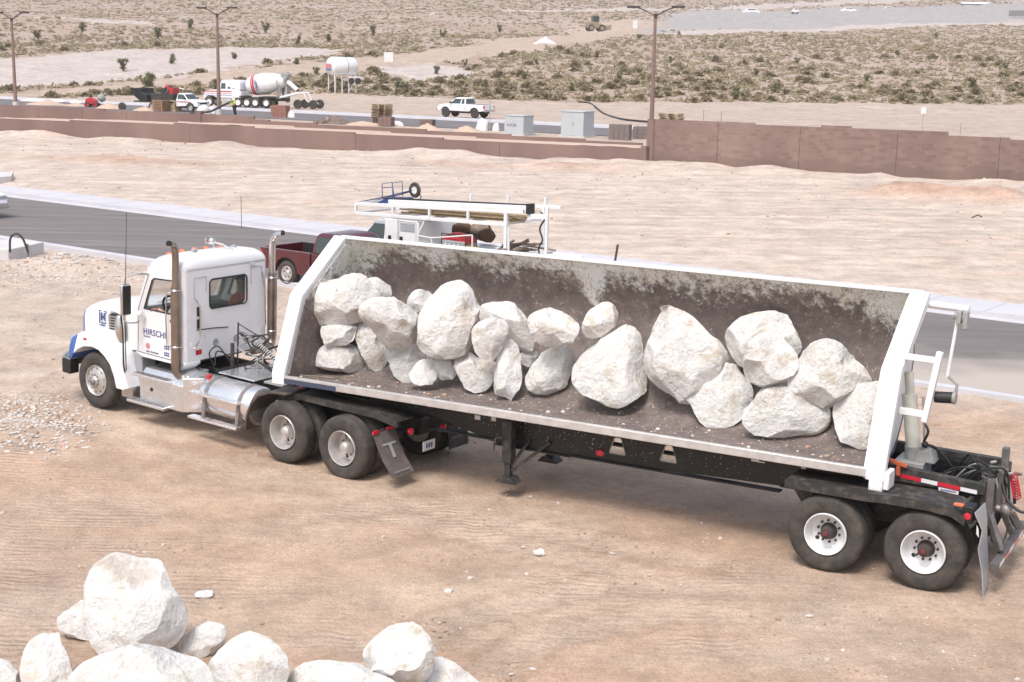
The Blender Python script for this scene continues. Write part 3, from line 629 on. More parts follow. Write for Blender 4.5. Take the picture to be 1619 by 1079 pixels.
for y, z in ((.45, 3.05), (-.5, 3.03)):
    b = MB(); b.box(-3.38, -3.30, y - .04, y + .04, z, z + .07); b.build('roof_beacon_mount', 'greyplastic', tk, bev=.01)
b = MB(); b.sph((-3.55, -.15, 3.18), .07, 12, (1.2, 1, 1)); b.cyl((-3.5, -.15, 3.06), (-3.5, -.15, 3.14), .015); b.cyl((-3.62, -.15, 3.18), (-3.66, -.15, 3.18), .075, .07); b.tube([(-3.5, -.15, 3.17), (-3.3, -.2, 3.14), (-3.1, -.25, 3.06)], .02); b.build('air_horn', 'chrome', tk)
b = MB(); b.tube([(-3.9, -.62, 3.0), (-3.99, -.2, 2.93), (-3.99, .3, 2.93), (-3.93, .66, 2.93)], .012); b.build('roof_rail', 'chrome', tk)
# windscreen and cowl
g = MB(); g.add([(-4.27, .88, 2.02), (-4.33, 0, 2.03), (-4.27, -.88, 2.02), (-3.95, -.86, 2.73), (-4.0, 0, 2.74), (-3.95, .86, 2.73)], [(0, 1, 4, 5), (1, 2, 3, 4)]); g.build('windscreen', 'clearglass', tk)
b = MB()
for s_ in (1, -1): b.beam((-4.23, .94 * s_, 2.0), (-3.92, .92 * s_, 2.76), .09, .09)
b.beam((-3.93, -.93, 2.77), (-3.93, .93, 2.77), .07, .08); b.box(-4.32, -4.2, -.95, .95, 1.2, 2.02); b.build('windscreen_frame', 'white', tk, bev=.02)
b = MB(); b.box(-4.2, -3.05, -.95, .95, 1.15, 1.22); b.box(-4.2, -3.95, -.94, .94, 1.22, 1.93); b.box(-3.15, -3.06, -.93, .93, 1.22, 1.6); b.build('cab_interior', 'interior', tk, bev=.02)
b = MB(); b.box(-3.9, -3.06, -.9, .9, 2.74, 2.77); b.build('headliner', 'greyplastic', tk)
b = MB(); b.lathe([(.21, 0), (.235, .012), (.21, .024), (.19, .012), (.21, 0)], (-3.9, .45, 2.0), (.8, 0, .6), 24, caps=False); b.beam((-3.9, .45, 2.0), (-4.05, .45, 1.85), .05, .05); b.beam((-3.9, .25, 2.01), (-3.9, .65, 2.01), .03, .02); b.build('steering_wheel', 'plastic', tk)
for y in (.48, -.48):
    b = MB(); b.box(-3.72, -3.25, y - .24, y + .24, 1.5, 1.66); b.box(-3.36, -3.22, y - .23, y + .23, 1.64, 2.25 if y > 0 else 1.9); b.build('seat', 'interior', tk, bev=.03)
# hood, nose, fenders
def hoodloop(x, wd, zb, z1, z2, zc):
    return [(x, wd, zb), (x, wd, z1), (x, wd - .035, z1 + (z2 - z1) * .6), (x, wd - .13, z2), (x, wd * .5, (z2 + zc * 2) / 3), (x, 0, zc), (x, -wd * .5, (z2 + zc * 2) / 3), (x, -wd + .13, z2), (x, -wd + .035, z1 + (z2 - z1) * .6), (x, -wd, z1), (x, -wd, zb)]
HS = [(-4.3, .90, 1.2, 1.80, 1.96, 2.07), (-4.7, .86, 1.15, 1.77, 1.93, 2.04), (-5.2, .80, 1.1, 1.70, 1.87, 1.97), (-5.7, .72, .95, 1.62, 1.79, 1.88), (-6.02, .66, .9, 1.56, 1.73, 1.81), (-6.17, .627, .86, 1.527, 1.69, 1.764)]
b = MB(); b.loft([hoodloop(*q) for q in HS]); b.build('hood', 'white', tk, ang=40)
b = MB(); b.loft([hoodloop(*q) for q in ((-6.17, .627, .86, 1.527, 1.69, 1.764), (-6.2, .62, .85, 1.52, 1.68, 1.755), (-6.3, .57, .85, 1.46, 1.61, 1.69), (-6.34, .50, .85, 1.38, 1.53, 1.62))]); b.build('nose', 'blue', tk, ang=40)
b = MB(); b.box(-6.37, -6.34, -.42, .42, .9, 1.48)
for k in range(9): b.box(-6.385, -6.37, -.42 + k * .1, -.38 + k * .1, .92, 1.46)
b.build('grille', 'chrome', tk, bev=.004)
b = MB(); b.tube([(-5.9, 0, 1.84), (-6.0, 0, 1.875), (-6.15, 0, 1.85)], .012); b.tube([(-4.42, -.35, 2.10), (-4.55, -.35, 2.115), (-4.75, -.35, 2.08)], .02); b.build('hood_ornament', 'chrome', tk)
fo = [(-5.93, .88), (-5.90, 1.10), (-5.82, 1.26), (-5.6, 1.38), (-5.4, 1.44), (-5.2, 1.47), (-4.95, 1.46), (-4.72, 1.36), (-4.54, 1.17), (-4.40, .92), (-4.31, .72), (-4.24, .56), (-4.4, .50), (-4.58, .50), (-4.64, .70), (-4.74, .90), (-4.88, 1.03), (-5.06, 1.13), (-5.25, 1.16), (-5.48, 1.13), (-5.68, 1.04), (-5.8, .93), (-5.85, .84)]
for s_ in (1, -1):
    fw = [p for p in fo if p[0] > -5.61]; i0 = fo.index((-5.6, 1.38)); i1 = fo.index((-5.48, 1.13))
    white = [(-5.66, 1.35)] + fo[i0:i1 + 1] + [(-5.6, 1.085), (-5.68, 1.04), (-5.78, .95)]; bluep = [(-5.78, .95), (-5.8, .93), (-5.85, .84), (-5.93, .88), (-5.90, 1.10), (-5.82, 1.26), (-5.66, 1.35)]
    for nm, pl, mt in (('fender', white, 'white'), ('fender_front', bluep, 'blue')):
        b = MB(); n = len(pl); cx_ = -5.15
        # outer face set in slightly towards the top so the flank curves
        lo = []
        for yy, k in ((.50, 1), (1.02, 1), (1.13, .995), (1.18, .97), (1.20, .93)):
            lo.append([(cx_ + (x - cx_) * (1 if z < 1.0 else (.6 + .4 * k)), yy * s_, z if z < 1.15 else 1.15 + (z - 1.15) * k ** 2.5) for x, z in pl])
        b.loft(lo); b.build(nm, mt, tk, ang=50)
b = MB()
for s_ in (1, -1): b.sph((-6.02, .90 * s_, 1.14), .14, 12, (.8, 1.2, .75))
b.build('headlight', 'greyplastic', tk)
b = MB(); b.sph((-5.44, 1.195, 1.27), .04, 10, (1.6, .4, .7)); b.build('side_marker', 'redpaint', tk)
bo = [(-5.92, 1.2), (-6.2, 1.14), (-6.42, .9), (-6.5, .5), (-6.5, -.5), (-6.42, -.9), (-6.2, -1.14), (-5.92, -1.2), (-5.92, -1.16), (-6.17, -1.10), (-6.38, -.87), (-6.46, -.5), (-6.46, .5), (-6.38, .87), (-6.17, 1.10), (-5.92, 1.16)]
b = MB(); b.prism(bo, .52, .82, 'z'); b.build('bumper', 'chrome', tk, bev=.01)
b = MB()
for s_ in (1, -1): b.box(-6.12, -5.88, 1.0 * s_, 1.21 * s_, .53, .81)
b.build('bumper_end', 'plastic', tk, bev=.02)
b = MB(); b.box(-6.0, -4.4, -.5, .5, .6, 1.1); b.build('engine_block', 'blackd', tk)
# H emblem on the hood side: square outline with an H, small word below
def at_side(x, z, y=None): return (-x, y if y is not None else .8, z)
hy = .775
b = MB()
for (x0, x1, z0, z1) in ((-5.56, -5.545, 1.50, 1.74), (-5.375, -5.36, 1.50, 1.74), (-5.56, -5.50, 1.725, 1.74), (-5.42, -5.36, 1.725, 1.74), (-5.56, -5.36, 1.50, 1.515), (-5.515, -5.49, 1.55, 1.70), (-5.43, -5.405, 1.55, 1.70), (-5.515, -5.405, 1.61, 1.64)):
    b.box(x0, x1, hy - .008, hy + .006, z0, z1)
for k in range(6): b.box(-5.545 + k * .028, -5.53 + k * .028, hy - .01, hy + .018, 1.455, 1.47)
b.build('hood_emblem', 'navy', tk, smooth=False)
# intake grille and chrome cleaner beside the cowl
b = MB(); b.box(-5.13, -4.86, .80, .885, 1.43, 1.76); b.build('side_vent', 'plastic', tk, bev=.03)
b = MB()
for k in range(6): b.box(-5.12, -4.86, .86, .93, 1.455 + k * .05, 1.478 + k * .05)
b.tube([(-5.14, .88, 1.44), (-5.15, .88, 1.72), (-5.08, .88, 1.79), (-4.88, .88, 1.79)], .014); b.build('vent_slat', 'chrome', tk, bev=.004)
b = MB(); b.lathe([(.085, 0), (.095, .04), (.095, .40), (.08, .43), (.08, .47), (.06, .50)], (-4.73, .97, 1.28), (0, 0, 1), 20); b.build('air_cleaner', 'chrome', tk)
b = MB(); b.prism([(-4.42, 1.16), (-4.20, 1.16), (-4.20, .80), (-4.05, .42), (-4.20, .42), (-4.40, .70)], .6, .93, 'y'); b.build('cowl_skirt', 'greyplastic', tk, bev=.02)
b = MB(); b.box(-4.62, -4.30, 1.0, 1.05, .32, .62); b.build('mud_flap', 'chrome', tk)
b = MB(); b.tube([(-4.36, 1.16, .6), (-4.37, 1.2, 1.0), (-4.35, 1.22, 1.6), (-4.3, 1.3, 1.9)], .015); b.build('support_rod', 'plastic', tk)
# door lettering and decals
text('door_lettering', 'HIRSCHI', .155, 'navy', tk, (4.05, 1.013, 1.565), (-1, 0, 0), (0, 0, 1), bold=.002, spacing=1.04)
text('door_lettering', 'TRUCKING', .035, 'navy', tk, (4.04, 1.013, 1.515), (-1, 0, 0), (0, 0, 1))
b = MB(); b.lathe([(.055, 0), (.055, .004)], (-3.93, 1.011, 1.36), (0, 1, 0), 20); b.build('door_decal', mat('decal_pink', (.60, .22, .24), .5), tk)
text('door_lettering', 'KEEP TRUCKING', .045, 'navy', tk, (3.98, 1.013, 1.245), (-1, 0, 0), (0, 0, 1))
for z in (1.37, 1.25):
    b = MB()
    for i in range(3):
        for j in range(2): b.box(-3.50 + i * .045, -3.465 + i * .045, 1.01, 1.013, z + j * .04, z + .03 + j * .04)
    b.build('door_decal', 'navy', tk, smooth=False)
b = MB(); b.tube([(-3.30, 1.0, 2.42), (-3.37, 1.06, 2.40), (-3.38, 1.07, 1.9), (-3.37, 1.06, 1.47), (-3.30, 1.0, 1.45)], .014); b.build('grab_handle', 'chrome', tk)
b = MB(); b.box(-3.32, -3.2, 1.01, 1.04, 1.88, 1.93); b.build('door_handle', 'plastic', tk, bev=.008)
# back of cab fittings
b = MB(); b.tube([(-2.99, .76, 2.32), (-2.93, .78, 2.30), (-2.92, .70, 2.18), (-2.92, .70, 1.6), (-2.93, .79, 1.47), (-2.99, .8, 1.45)], .014); b.build('grab_handle', 'chrome', tk)
b = MB(); b.tube([(-2.99, -.86, 2.62), (-2.94, -.86, 2.36), (-2.92, -.86, 2.3), (-2.92, -.88, 1.62), (-2.99, -.84, 1.5)], .014); b.build('grab_handle', 'chrome', tk)
for z in (1.99, 1.77):
    b = MB(); b.box(-3.0, -2.975, .64, .71, z, z + .17); b.build('vent', 'plastic', tk, bev=.008)
b = MB(); b.tube([(-2.99, .72, 1.75), (-2.99, .3, 1.73), (-2.99, -.02, 1.70)], .010, 5); b.build('cab_seam', 'plastic', tk)
for y in (.28, -.22):
    b = MB(); b.lathe([(.07, 0), (.07, .012), (.05, .016), (.045, .012), (.01, .012)], (-2.998, y, 1.47), (1, 0, 0), 18); b.build('round_vent', 'greyplastic', tk)
b = MB(); b.box(-2.996, -2.99, .60, .74, 1.30, 1.39); b.build('red_label', 'redpaint', tk)
for a, c2 in (((.77, .49), (2.68, 2.3)), ((-.58, -.85), (2.73, 2.42))):
    b = MB(); b.tube([(-2.992, a[0], c2[1]), (-2.992, a[0], c2[0]), (-2.992, a[1], c2[0])], .010, 4); b.tube([(-2.992, a[1], c2[0]), (-2.992, a[1], c2[1] + .1)], .006, 4); b.build('hatch_seam', 'greyplastic', tk)
b = MB(); b.beam((-2.99, -.55, 2.80), (-2.93, -.62, 2.80), .12, .03); b.build('work_lamp', 'greyplastic', tk)
b = MB()
b.prism([(-3.25, 1.2), (-2.99, 1.2), (-2.99, 1.14), (-3.15, 1.02), (-3.25, 1.02)], .62, 1.0, 'y'); b.build('cab_corner_skirt', 'white', tk, bev=.02)
# exhausts
for s_, x, y, z0, ex in ((1, -3.09, 1.10, 1.02, (.35, .9)), (-1, -2.93, -1.06, 1.28, (1, -.2))):
    b = MB(); e = Vector((ex[0], ex[1], 0)).normalized()
    b.tube([(x, y, 2.55), (x, y, 3.12), Vector((x, y, 3.22)) + e * .03, Vector((x, y, 3.30)) + e * .10, Vector((x, y, 3.33)) + e * .22], .062, 16, 4); pp = Vector((x, y, 3.33)) + e * .215
    b.build('exhaust_stack', 'stack' if s_ > 0 else 'chrome', tk, ang=60)
    b2 = MB(); b2.lathe([(.056, 0), (.056, .012)], pp, e, 16); b2.build('exhaust_mouth', 'plastic', tk)
    b = MB(); b.tube([(x, y, z0 + .12), (x, y, 2.4), (x, y, 2.58)], [.088, .088, .075], 18); 
    b.build('heat_shield', 'stack', tk, ang=60)
    b = MB(); b.tube([(x, y, z0 + .25), (x, y, z0 + .05), (x + .02, y * .93, z0 - .06), (x + .04, y * .75, z0 - .08), (x + .1, y * .45, z0 - .06)], .075, 14, 4); b.build('exhaust_elbow', 'stack', tk, ang=60)
    b = MB()
    for z in (1.5, 2.5): b.tube([(x + .09 * math.cos(a), y + .09 * math.sin(a), z) for a in [2 * PI * k / 12 for k in range(13)]], .01, 5)
    b.beam((x, y, 2.5), (x - .1, y * .9, 2.5), .03, .03); b.build('clamp', 'chrome', tk)
# mirrors
for s_ in (1, -1):
    b = MB(); b.box(-4.12, -4.05, 1.27 * s_, 1.47 * s_, 1.93, 2.50); b.build('mirror', 'chrome', tk, bev=.03)
    b = MB(); b.box(-4.049, -4.035, 1.285 * s_, 1.455 * s_, 1.96, 2.47); b.build('mirror_glass', 'plastic', tk, bev=.005)
    b = MB(); b.tube([(-3.88, 1.0 * s_, 2.66), (-3.95, 1.2 * s_, 2.67), (-4.06, 1.36 * s_, 2.62), (-4.08, 1.38 * s_, 2.48)], .016, 8, 3); b.tube([(-4.08, 1.38 * s_, 1.95), (-4.08, 1.38 * s_, 1.82), (-4.0, 1.2 * s_, 1.80), (-4.0, 1.0 * s_, 1.86)], .016, 8, 3); b.build('mirror_arm', 'chrome', tk)
    b = MB(); b.sph((-4.0, 1.12 * s_, 1.94), .07, 10, (.7, 1, 1)); b.build('convex_mirror', 'white', tk)
b = MB(); b.tube([(-4.10, 1.40, 1.85), (-4.06, 1.38, 2.6), (-4.03, 1.36, 3.76)], [.009, .007, .005], 5); b.build('antenna', 'plastic', tk)
b = MB(); b.tube([(-4.08, 1.38, .95), (-4.1, 1.38, 1.85)], .01, 5); b.build('cable', 'plastic', tk)
# tool box, steps, tank
b = MB(); b.prism([(1.15, .39), (1.15, .80), (1.0, .96), (.55, 1.0), (.55, .39)], -4.0, -3.24, 'x'); b.build('battery_box', 'alu', tk, bev=.012)
b = MB(); b.prism([(1.17, .37), (1.17, .83), (1.02, 1.0), (.55, 1.04), (.55, .37)], -3.235, -2.86, 'x'); b.prism([(-2.86, 1.165), (-2.60, .90), (-2.60, .55), (-2.86, .55)], .37, .98, 'z'); b.build('tool_box', 'alu', tk, bev=.012)
b = MB(); b.lathe([(.035, 0), (.035, .012), (.02, .016)], (-3.68, 1.15, .63), (0, 1, 0), 14); b.build('box_latch', 'plastic', tk)
for z, x0, x1, y1 in ((.845, -4.08, -3.14, 1.27), (.35, -4.19, -3.21, 1.30)):
    b = MB(); b.box(x0, x1, 1.10, y1, z, z + .05); b.build('step', 'alu', tk, bev=.01)
    b = MB()
    for k in range(22): b.box(x0 + .03 + k * (x1 - x0 - .06) / 22, x0 + .045 + k * (x1 - x0 - .06) / 22, 1.13, y1 - .02, z + .05, z + .055)
    b.build('step_grip', 'steel', tk, smooth=False)
b = MB(); b.lathe([(.05, 0), (.25, .01), (.32, .04), (.335, .09), (.335, 1.22), (.32, 1.27), (.25, 1.30), (.05, 1.31)], (-2.50, .84, .72), (1, 0, 0), 40, ); b.build('fuel_tank', 'alu', tk, ang=40)
for x in (-2.32, -1.5):
    b = MB(); b.lathe([(.337, 0), (.347, 0), (.347, .07), (.337, .07), (.337, 0)], (x, .84, .72), (1, 0, 0), 40, caps=False); b.build('tank_strap', 'steel', tk, ang=40)
    b = MB(); b.beam((x + .03, 1.16, .8), (x + .03, 1.22, .36), .07, .03); b.build('step_bracket', 'steel', tk)
for z, x0, x1 in ((.79, -2.57, -1.39), (.35, -2.6, -1.42)):
    b = MB(); b.box(x0, x1, 1.14, 1.29, z, z + .045); b.build('step', 'alu', tk, bev=.01)
b = MB(); b.lathe([(.05, 0), (.05, .05), (.02, .06)], (-2.42, .95, 1.03), (0, .3, 1), 14); b.build('fuel_cap', 'redpaint', tk)
b = MB(); b.box(-2.62, -2.55, .75, .95, .62, .9); b.build('tank_lamp', 'redpaint', tk, bev=.02)
# quarter fender ahead of the drive wheels and long guard over them
qf = [(-1.30, .40), (-1.27, .65), (-1.17, .86), (-1.0, 1.04), (-.75, 1.14), (-.36, 1.18)]
for s_ in (1, -1):
    b = MB(); b.prism(qf + [(x + .03, z - .03) for x, z in qf[::-1]], .62 * s_, 1.2 * s_, 'y'); b.build('quarter_fender', 'brownplastic', tk, bev=.006)
    b = MB(); b.prism([(-.42, 1.12), (-.2, 1.17), (1.45, 1.17), (1.86, 1.10), (1.86, 1.0), (1.4, 1.06), (-.2, 1.06), (-.5, .98)], .95 * s_, 1.0 * s_, 'y'); b.prism([(-.42, 1.12), (-.2, 1.17), (1.45, 1.17), (1.86, 1.10), (1.86, 1.08), (1.45, 1.15), (-.2, 1.15)], .62 * s_, .95 * s_, 'y'); b.build('wheel_guard', 'blackd', tk)
b = MB()
for s_ in (1, -1): b.box(-4.3, 1.85, .38 * s_, .46 * s_, .76, 1.03)
b.box(1.77, 1.85, -.46, .46, .76, 1.0); b.box(-2.75, -2.6, -.5, .5, .75, 1.05); b.build('frame_rail', 'black', tk)
b = MB(); b.box(-2.5, -1.62, -.42, .66, 1.05, 1.075); b.build('deck_plate', 'alu', tk, bev=.005)
b = MB(); b.box(-1.55, -1.1, -.55, .5, 1.02, 1.05); b.build('deck_plate', 'greypaint', tk)
b = MB(); b.lathe([(.46, 0), (.48, .03), (.46, .06)], (0, 0, 1.07), (0, 0, 1), 30); b.prism([(.1, .4), (.75, .32), (.75, .12), (.2, 0), (.75, -.12), (.75, -.32), (.1, -.4)], 1.05, 1.12, 'z'); b.build('fifth_wheel', 'blackd', tk)
b = MB()
for x in (-.4, .91): b.cyl((x, -1.0, .515), (x, 1.0, .515), .07); b.sph((x, 0, .515), .2, 12)
b.cyl((-5.25, -.9, .5), (-5.25, .9, .5), .06); b.box(-.2, .7, -.35, .35, .5, .7); b.build('axle', 'blackd', tk)
for x in (-.398, .908):
    for s_ in (1, -1):
        wheel(tk, x, 1.22 * s_, s_, 'drive'); wheel(tk, x, .88 * s_, s_, 'drive', inner=True)
for s_ in (1, -1): wheel(tk, -5.222, 1.15 * s_, s_, 'steer')
# rear lamps, flaps, plate
for y, z, x in ((.62, .86, 1.80), (-.05, .82, 1.93), (-.45, .80, 1.93)):
    b = MB(); b.lathe([(.055, 0), (.055, .05), (.03, .065)], (x, y, z), (1, 0, 0), 16); b.build('tail_light', 'red', tk)
b = MB(); b.lathe([(.05, 0), (.05, .05), (.03, .06)], (-.48, .72, 1.16), (.6, .8, 0), 14); b.build('tail_light', 'red', tk)
b = MB(); b.box(1.92, 1.93, .12, .42, .50, .66); b.build('licence_plate', 'paper', tk)
b = MB()
for k in range(3): b.box(1.93, 1.934, .19 + k * .06, .225 + k * .06, .54, .62)
b.build('plate_characters', 'navy', tk)
for s_ in (1, -1):
    k = 1 if s_ > 0 else 0; kz = .12 * (1 - k)
    pts0 = [(1.58 + .02 * (1 - k), .84), (1.70, .60), (2.02 - .3 * (1 - k), .12)]
    b = MB(); y0, y1 = (.70, 1.22) if s_ > 0 else (-.75, -1.28)
    if s_ > 0: lo = [[(x, y0 + .0, z), (x, y1, z), (x + .012, y1, z + .004), (x + .012, y0, z + .004)] for x, z in ((1.56, .88), (1.64, .72), (1.78, .48), (1.98, .26))]
    else: lo = [[(x, y0, z), (x, y1, z), (x + .012, y1, z), (x + .012, y0, z)] for x, z in ((1.50, .84), (1.50, .6), (1.52, .40), (1.54, .20))]
    b.loft(lo); b.build('mud_flap', 'flapgrey' if s_ > 0 else 'blackd', tk)
    b = MB(); b.beam((1.52, y0 - .2 * s_, .88), (1.56, y1, .88), .03, .06); b.build('flap_bracket', 'blackd', tk)
    if s_ > 0: b = MB(); b.beam((1.56, .66, .91), (1.57, .9, .91), .034, .05); b.beam((1.575, 1.1, .905), (1.58, 1.24, .90), .034, .05); b.build('flap_reflector', 'red', tk)
    xx = 1.70 if s_ > 0 else 1.515; yc = .95 if s_ > 0 else -1.02
    if s_ > 0: b = MB(); b.add([(1.675, .80, .72), (1.675, 1.12, .72), (1.69, 1.12, .69), (1.69, .80, .69)], [(0, 1, 2, 3)]); b.add([(1.69, .92, .69), (1.69, .99, .69), (1.80, .99, .505), (1.80, .92, .505)], [(0, 1, 2, 3)])
    else: b = MB(); b.box(1.535, 1.537, -1.10, -.95, .68, .72); b.box(1.535, 1.537, -1.05, -1.0, .50, .68)
    b.build('flap_mark', 'greypaint', tk, smooth=False)
text('flap_lettering', 'FONTAINE', .075, 'greyplastic', tk, (-1.555, -.80, .36), (0, -1, 0), (0, 0, 1))
text('flap_lettering', 'FONTAINE', .075, 'greyplastic', tk, (-1.955, 1.17, .31), (0, -1, 0), (-.55, 0, .6))
# hose rack behind the cab, brake and power lines to the trailer
b = MB(); b.tube([(-2.62, .10, 1.05), (-2.60, .10, 1.86)], .016, 6); b.tube([(-2.60, .10, 1.84), (-2.2, -.35, 1.45), (-2.15, -.42, 1.32)], .010, 5); b.cyl((-2.62, .22, 1.05), (-2.62, .22, 1.5), .035); b.build('hose_stand', 'rebar', tk)
rnd = random.Random(3)
for k in range(7):
    b = MB(); pts = [(-2.6, .1 - .03 * k, 1.70 - .04 * k)]
    for j in range(6): pts.append((-2.6 + rnd.uniform(-.05, .3) + .03 * j, -.05 - rnd.uniform(-.2, .4), 1.6 - .11 * j + rnd.uniform(-.08, .08)))
    pts.append((-2.2 + rnd.uniform(0, .3), rnd.uniform(-.3, .1), 1.08)); b.tube(pts, .013, 6, 4); b.build('hose', 'hose' if k % 3 else 'greypaint', tk)
b = MB(); b.tube([(-2.5, .25, 1.08), (-2.55, .45, 1.35), (-2.62, .6, 1.4), (-2.7, .55, 1.15)], .014, 6, 4); b.tube([(-2.7, .2, 1.1), (-2.75, .42, 1.45), (-2.8, .6, 1.35), (-2.78, .5, 1.1)], .012, 6, 4); b.build('hose', 'hose', tk)
spiral_pts = [(-2.38, -.1, 1.52), (-2.15, -.1, 1.42), (-1.85, -.05, 1.30), (-1.55, .0, 1.16), (-1.25, .08, 1.12), (-.95, .15, 1.13), (-.72, .18, 1.13)]
def catm(pts, res):
    pts = [Vector(p) for p in pts]; q = [pts[0]] + pts + [pts[-1]]; out = []
    for i in range(1, len(q) - 2):
        for k in range(res):
            t = k / res; a, b_, c, d = q[i - 1], q[i], q[i + 1], q[i + 2]; out.append(.5 * ((2 * b_) + (-a + c) * t + (2 * a - 5 * b_ + 4 * c - d) * t * t + (-a + 3 * b_ - 3 * c + d) * t ** 3))
    return out + [pts[-1]]
core = catm(spiral_pts, 8)
b = MB(); b.tube(core, .028, 8); b.build('hose_bundle', 'hose', tk)
b = MB(); hel = []; n = 330
for i in range(n):
    t = i / (n - 1) * (len(core) - 1.001); k = int(t); p = core[k].lerp(core[k + 1], t - k); d = (core[k + 1] - core[k]).normalized(); e1 = d.cross(Vector((0, 0, 1))).normalized(); e2 = d.cross(e1); a = 2 * PI * i / 9.5
    hel.append(p + (e1 * math.cos(a) + e2 * math.sin(a)) * .034)
b.tube(hel, .0095, 5); b.build('hose_spiral', 'hosepale', tk)
b = MB(); b.box(-1.16, -.98, .05, .2, 1.07, 1.2); b.build('hose_clip', 'whiteplain', tk, bev=.02)
b = MB(); b.tube([(-2.3, -.3, 1.35), (-1.8, -.35, 1.5), (-1.3, -.2, 1.25), (-.9, -.1, 1.12)], .02, 8, 5); b.tube([(-2.2, 0, 1.2), (-1.6, .1, 1.05), (-1.2, .25, 1.0), (-.8, .3, 1.05)], .015, 8, 5); b.build('hose', 'hose', tk)
b = MB(); b.lathe([(.0, 0), (.11, .0), (.12, .05), (.12, .35), (.1, .4)], (-1.9, -.6, 1.05), (1, 0, 0), 16); b.build('air_tank', 'alu', tk)
b = MB(); b.box(-2.75, -1.7, -1.15, -.6, .4, .95); b.build('tool_box', 'alu', tk, bev=.02)

# the two men in the cab
def seated(label, y, shirt, capm, sleeve_arm):
    pr = empty('person', mtx=tk.matrix_world @ Matrix.Translation((3.42 if y > 0 else 3.24, y, 0)))
    # local: +x forwards
    H = 1.66
    pts = [(0, 0, H + .06), (0, 0, H + .22), (.0, 0, H + .40), (.02, 0, H + .52), (0.03, 0, H + .58)]; ed = [(0, 1), (1, 2), (2, 3), (3, 4)]
    rad = [(.17, .14), (.16, .12), (.19, .12), (.10, .09), (.06, .06)]
    pts += [(.0, .19, H + .48), (.0, -.19, H + .48)]; ed += [(3, 5), (3, 6)]; rad += [.075, .075]
    if sleeve_arm: pts += [(.08, .36, H + .28), (.30, .42, H + .40)]
    else: pts += [(.1, .27, H + .22), (.36, .2, H + .16)]
    pts += [(.1, -.27, H + .22), (.38, -.14, H + .24)]; ed += [(5, 7), (7, 8), (6, 9), (9, 10)]; rad += [.055, .04, .055, .04]
    pts += [(.12, .1, H + .06), (.5, .13, H + .04), (.5, .13, H - .36), (.12, -.1, H + .06), (.5, -.13, H + .04), (.5, -.13, H - .36), ]; ed += [(0, 11), (11, 12), (12, 13), (0, 14), (14, 15), (15, 16)]; rad += [.10, .08, .055] * 2
    skin('body', pts, ed, rad, 'skin', pr)
    ts = [pts[i] for i in (0, 1, 2, 3)] + [pts[5], pts[6], (pts[7][0], pts[7][1], pts[7][2]), pts[9]]
    skin('shirt', ts, [(0, 1), (1, 2), (2, 3), (3, 4), (3, 5), (4, 6), (5, 7)], [(.19, .155), (.18, .14), (.205, .135), (.11, .10), .09, .09, .068, .068], shirt, pr)
    skin('trousers', [pts[0]] + [pts[i] for i in (11, 12, 13, 14, 15, 16)], [(0, 1), (1, 2), (2, 3), (0, 4), (4, 5), (5, 6)], [(.18, .15), .11, .09, .07, .11, .09, .07], 'trousers', pr)
    head(pr, (.05, 0, H + .76), (1, 0, 0), capm=capm)
    hb = MB(); a = Vector(pts[8]); hand(hb, a, (a - Vector(pts[7])).normalized() if not sleeve_arm else (.9, .1, -.2), (0, 0, 1), 1); a = Vector(pts[10]); hand(hb, a, (1, 0, 0), (0, 0, 1), -1); hb.build('hand', 'skin', pr, flip=False)
    tag(pr, label, 'person', 'men sitting in the cab'); return pr
seated('driver in a grey shirt resting a bare forearm on the open cab window sill', .55, 'greyshirt', 'cap', True)
seated('passenger in a red shirt and dark cap seen through the rear cab window', -.62, 'redshirt', 'cap', False)

# ------------------------------------------------------------------ the side-dump trailer
tl = empty('dump_trailer', mtx=frame_mtx(T0, -TX, TY), flip=True)
tag(tl, 'white side dump trailer on a black chassis, tub tipped open with boulders inside', 'trailer')
XF, XR = -9.39, .70
inner = [(1.06, 1.475), (.8, 1.42), (.5, 1.375), (.2, 1.345), (-.05, 1.35), (-.25, 1.42), (-.42, 1.55), (-.6, 1.78), (-.78, 2.06), (-.92, 2.32), (-.99, 2.56), (-.98, 2.8), (-.90, 3.05), (-.78, 3.30), (-.64, 3.54)]
def offs(poly, d):
    out = []
    for i, p in enumerate(poly):
        a = Vector(poly[max(i - 1, 0)]); c = Vector(poly[min(i + 1, len(poly) - 1)]); t = (c - a).normalized(); out.append((p[0] + t.y * d, p[1] - t.x * d))
    return out
out_ = offs(inner, -.07)
if out_[0][1] > inner[0][1]: out_ = offs(inner, .07)
# tub skin material: cream paint worn to brown dirt below, flecked with scratches
m = bpy.data.materials.new('worn_tub_lining'); m.use_nodes = True; T = m.node_tree; N = T.nodes; L = T.links; bs = N['Principled BSDF']; bs.inputs['Roughness'].default_value = .7
tc = N.new('ShaderNodeTexCoord'); sx = N.new('ShaderNodeSeparateXYZ'); L.new(tc.outputs['Object'], sx.inputs[0])
def nz(scale, det, st=(1, 1, 1), rg=.6, rot=(0, 0, 0), w4=0):
    mp = N.new('ShaderNodeMapping'); mp.inputs['Scale'].default_value = st; mp.inputs['Rotation'].default_value = rot; mp.inputs['Location'].default_value = (w4, w4, w4); L.new(tc.outputs['Object'], mp.inputs[0])
    n = N.new('ShaderNodeTexNoise'); n.inputs['Scale'].default_value = scale; n.inputs['Detail'].default_value = det; n.inputs['Roughness'].default_value = rg; L.new(mp.outputs[0], n.inputs['Vector']); return n.outputs[0]
def mth(op, a, b_=None, c=None):
    q = N.new('ShaderNodeMath'); q.operation = op
    for i, v in enumerate((a, b_, c)):
        if v is None: continue
        if isinstance(v, (int, float)): q.inputs[i].default_value = v
        else: L.new(v, q.inputs[i])
    return q.outputs[0]
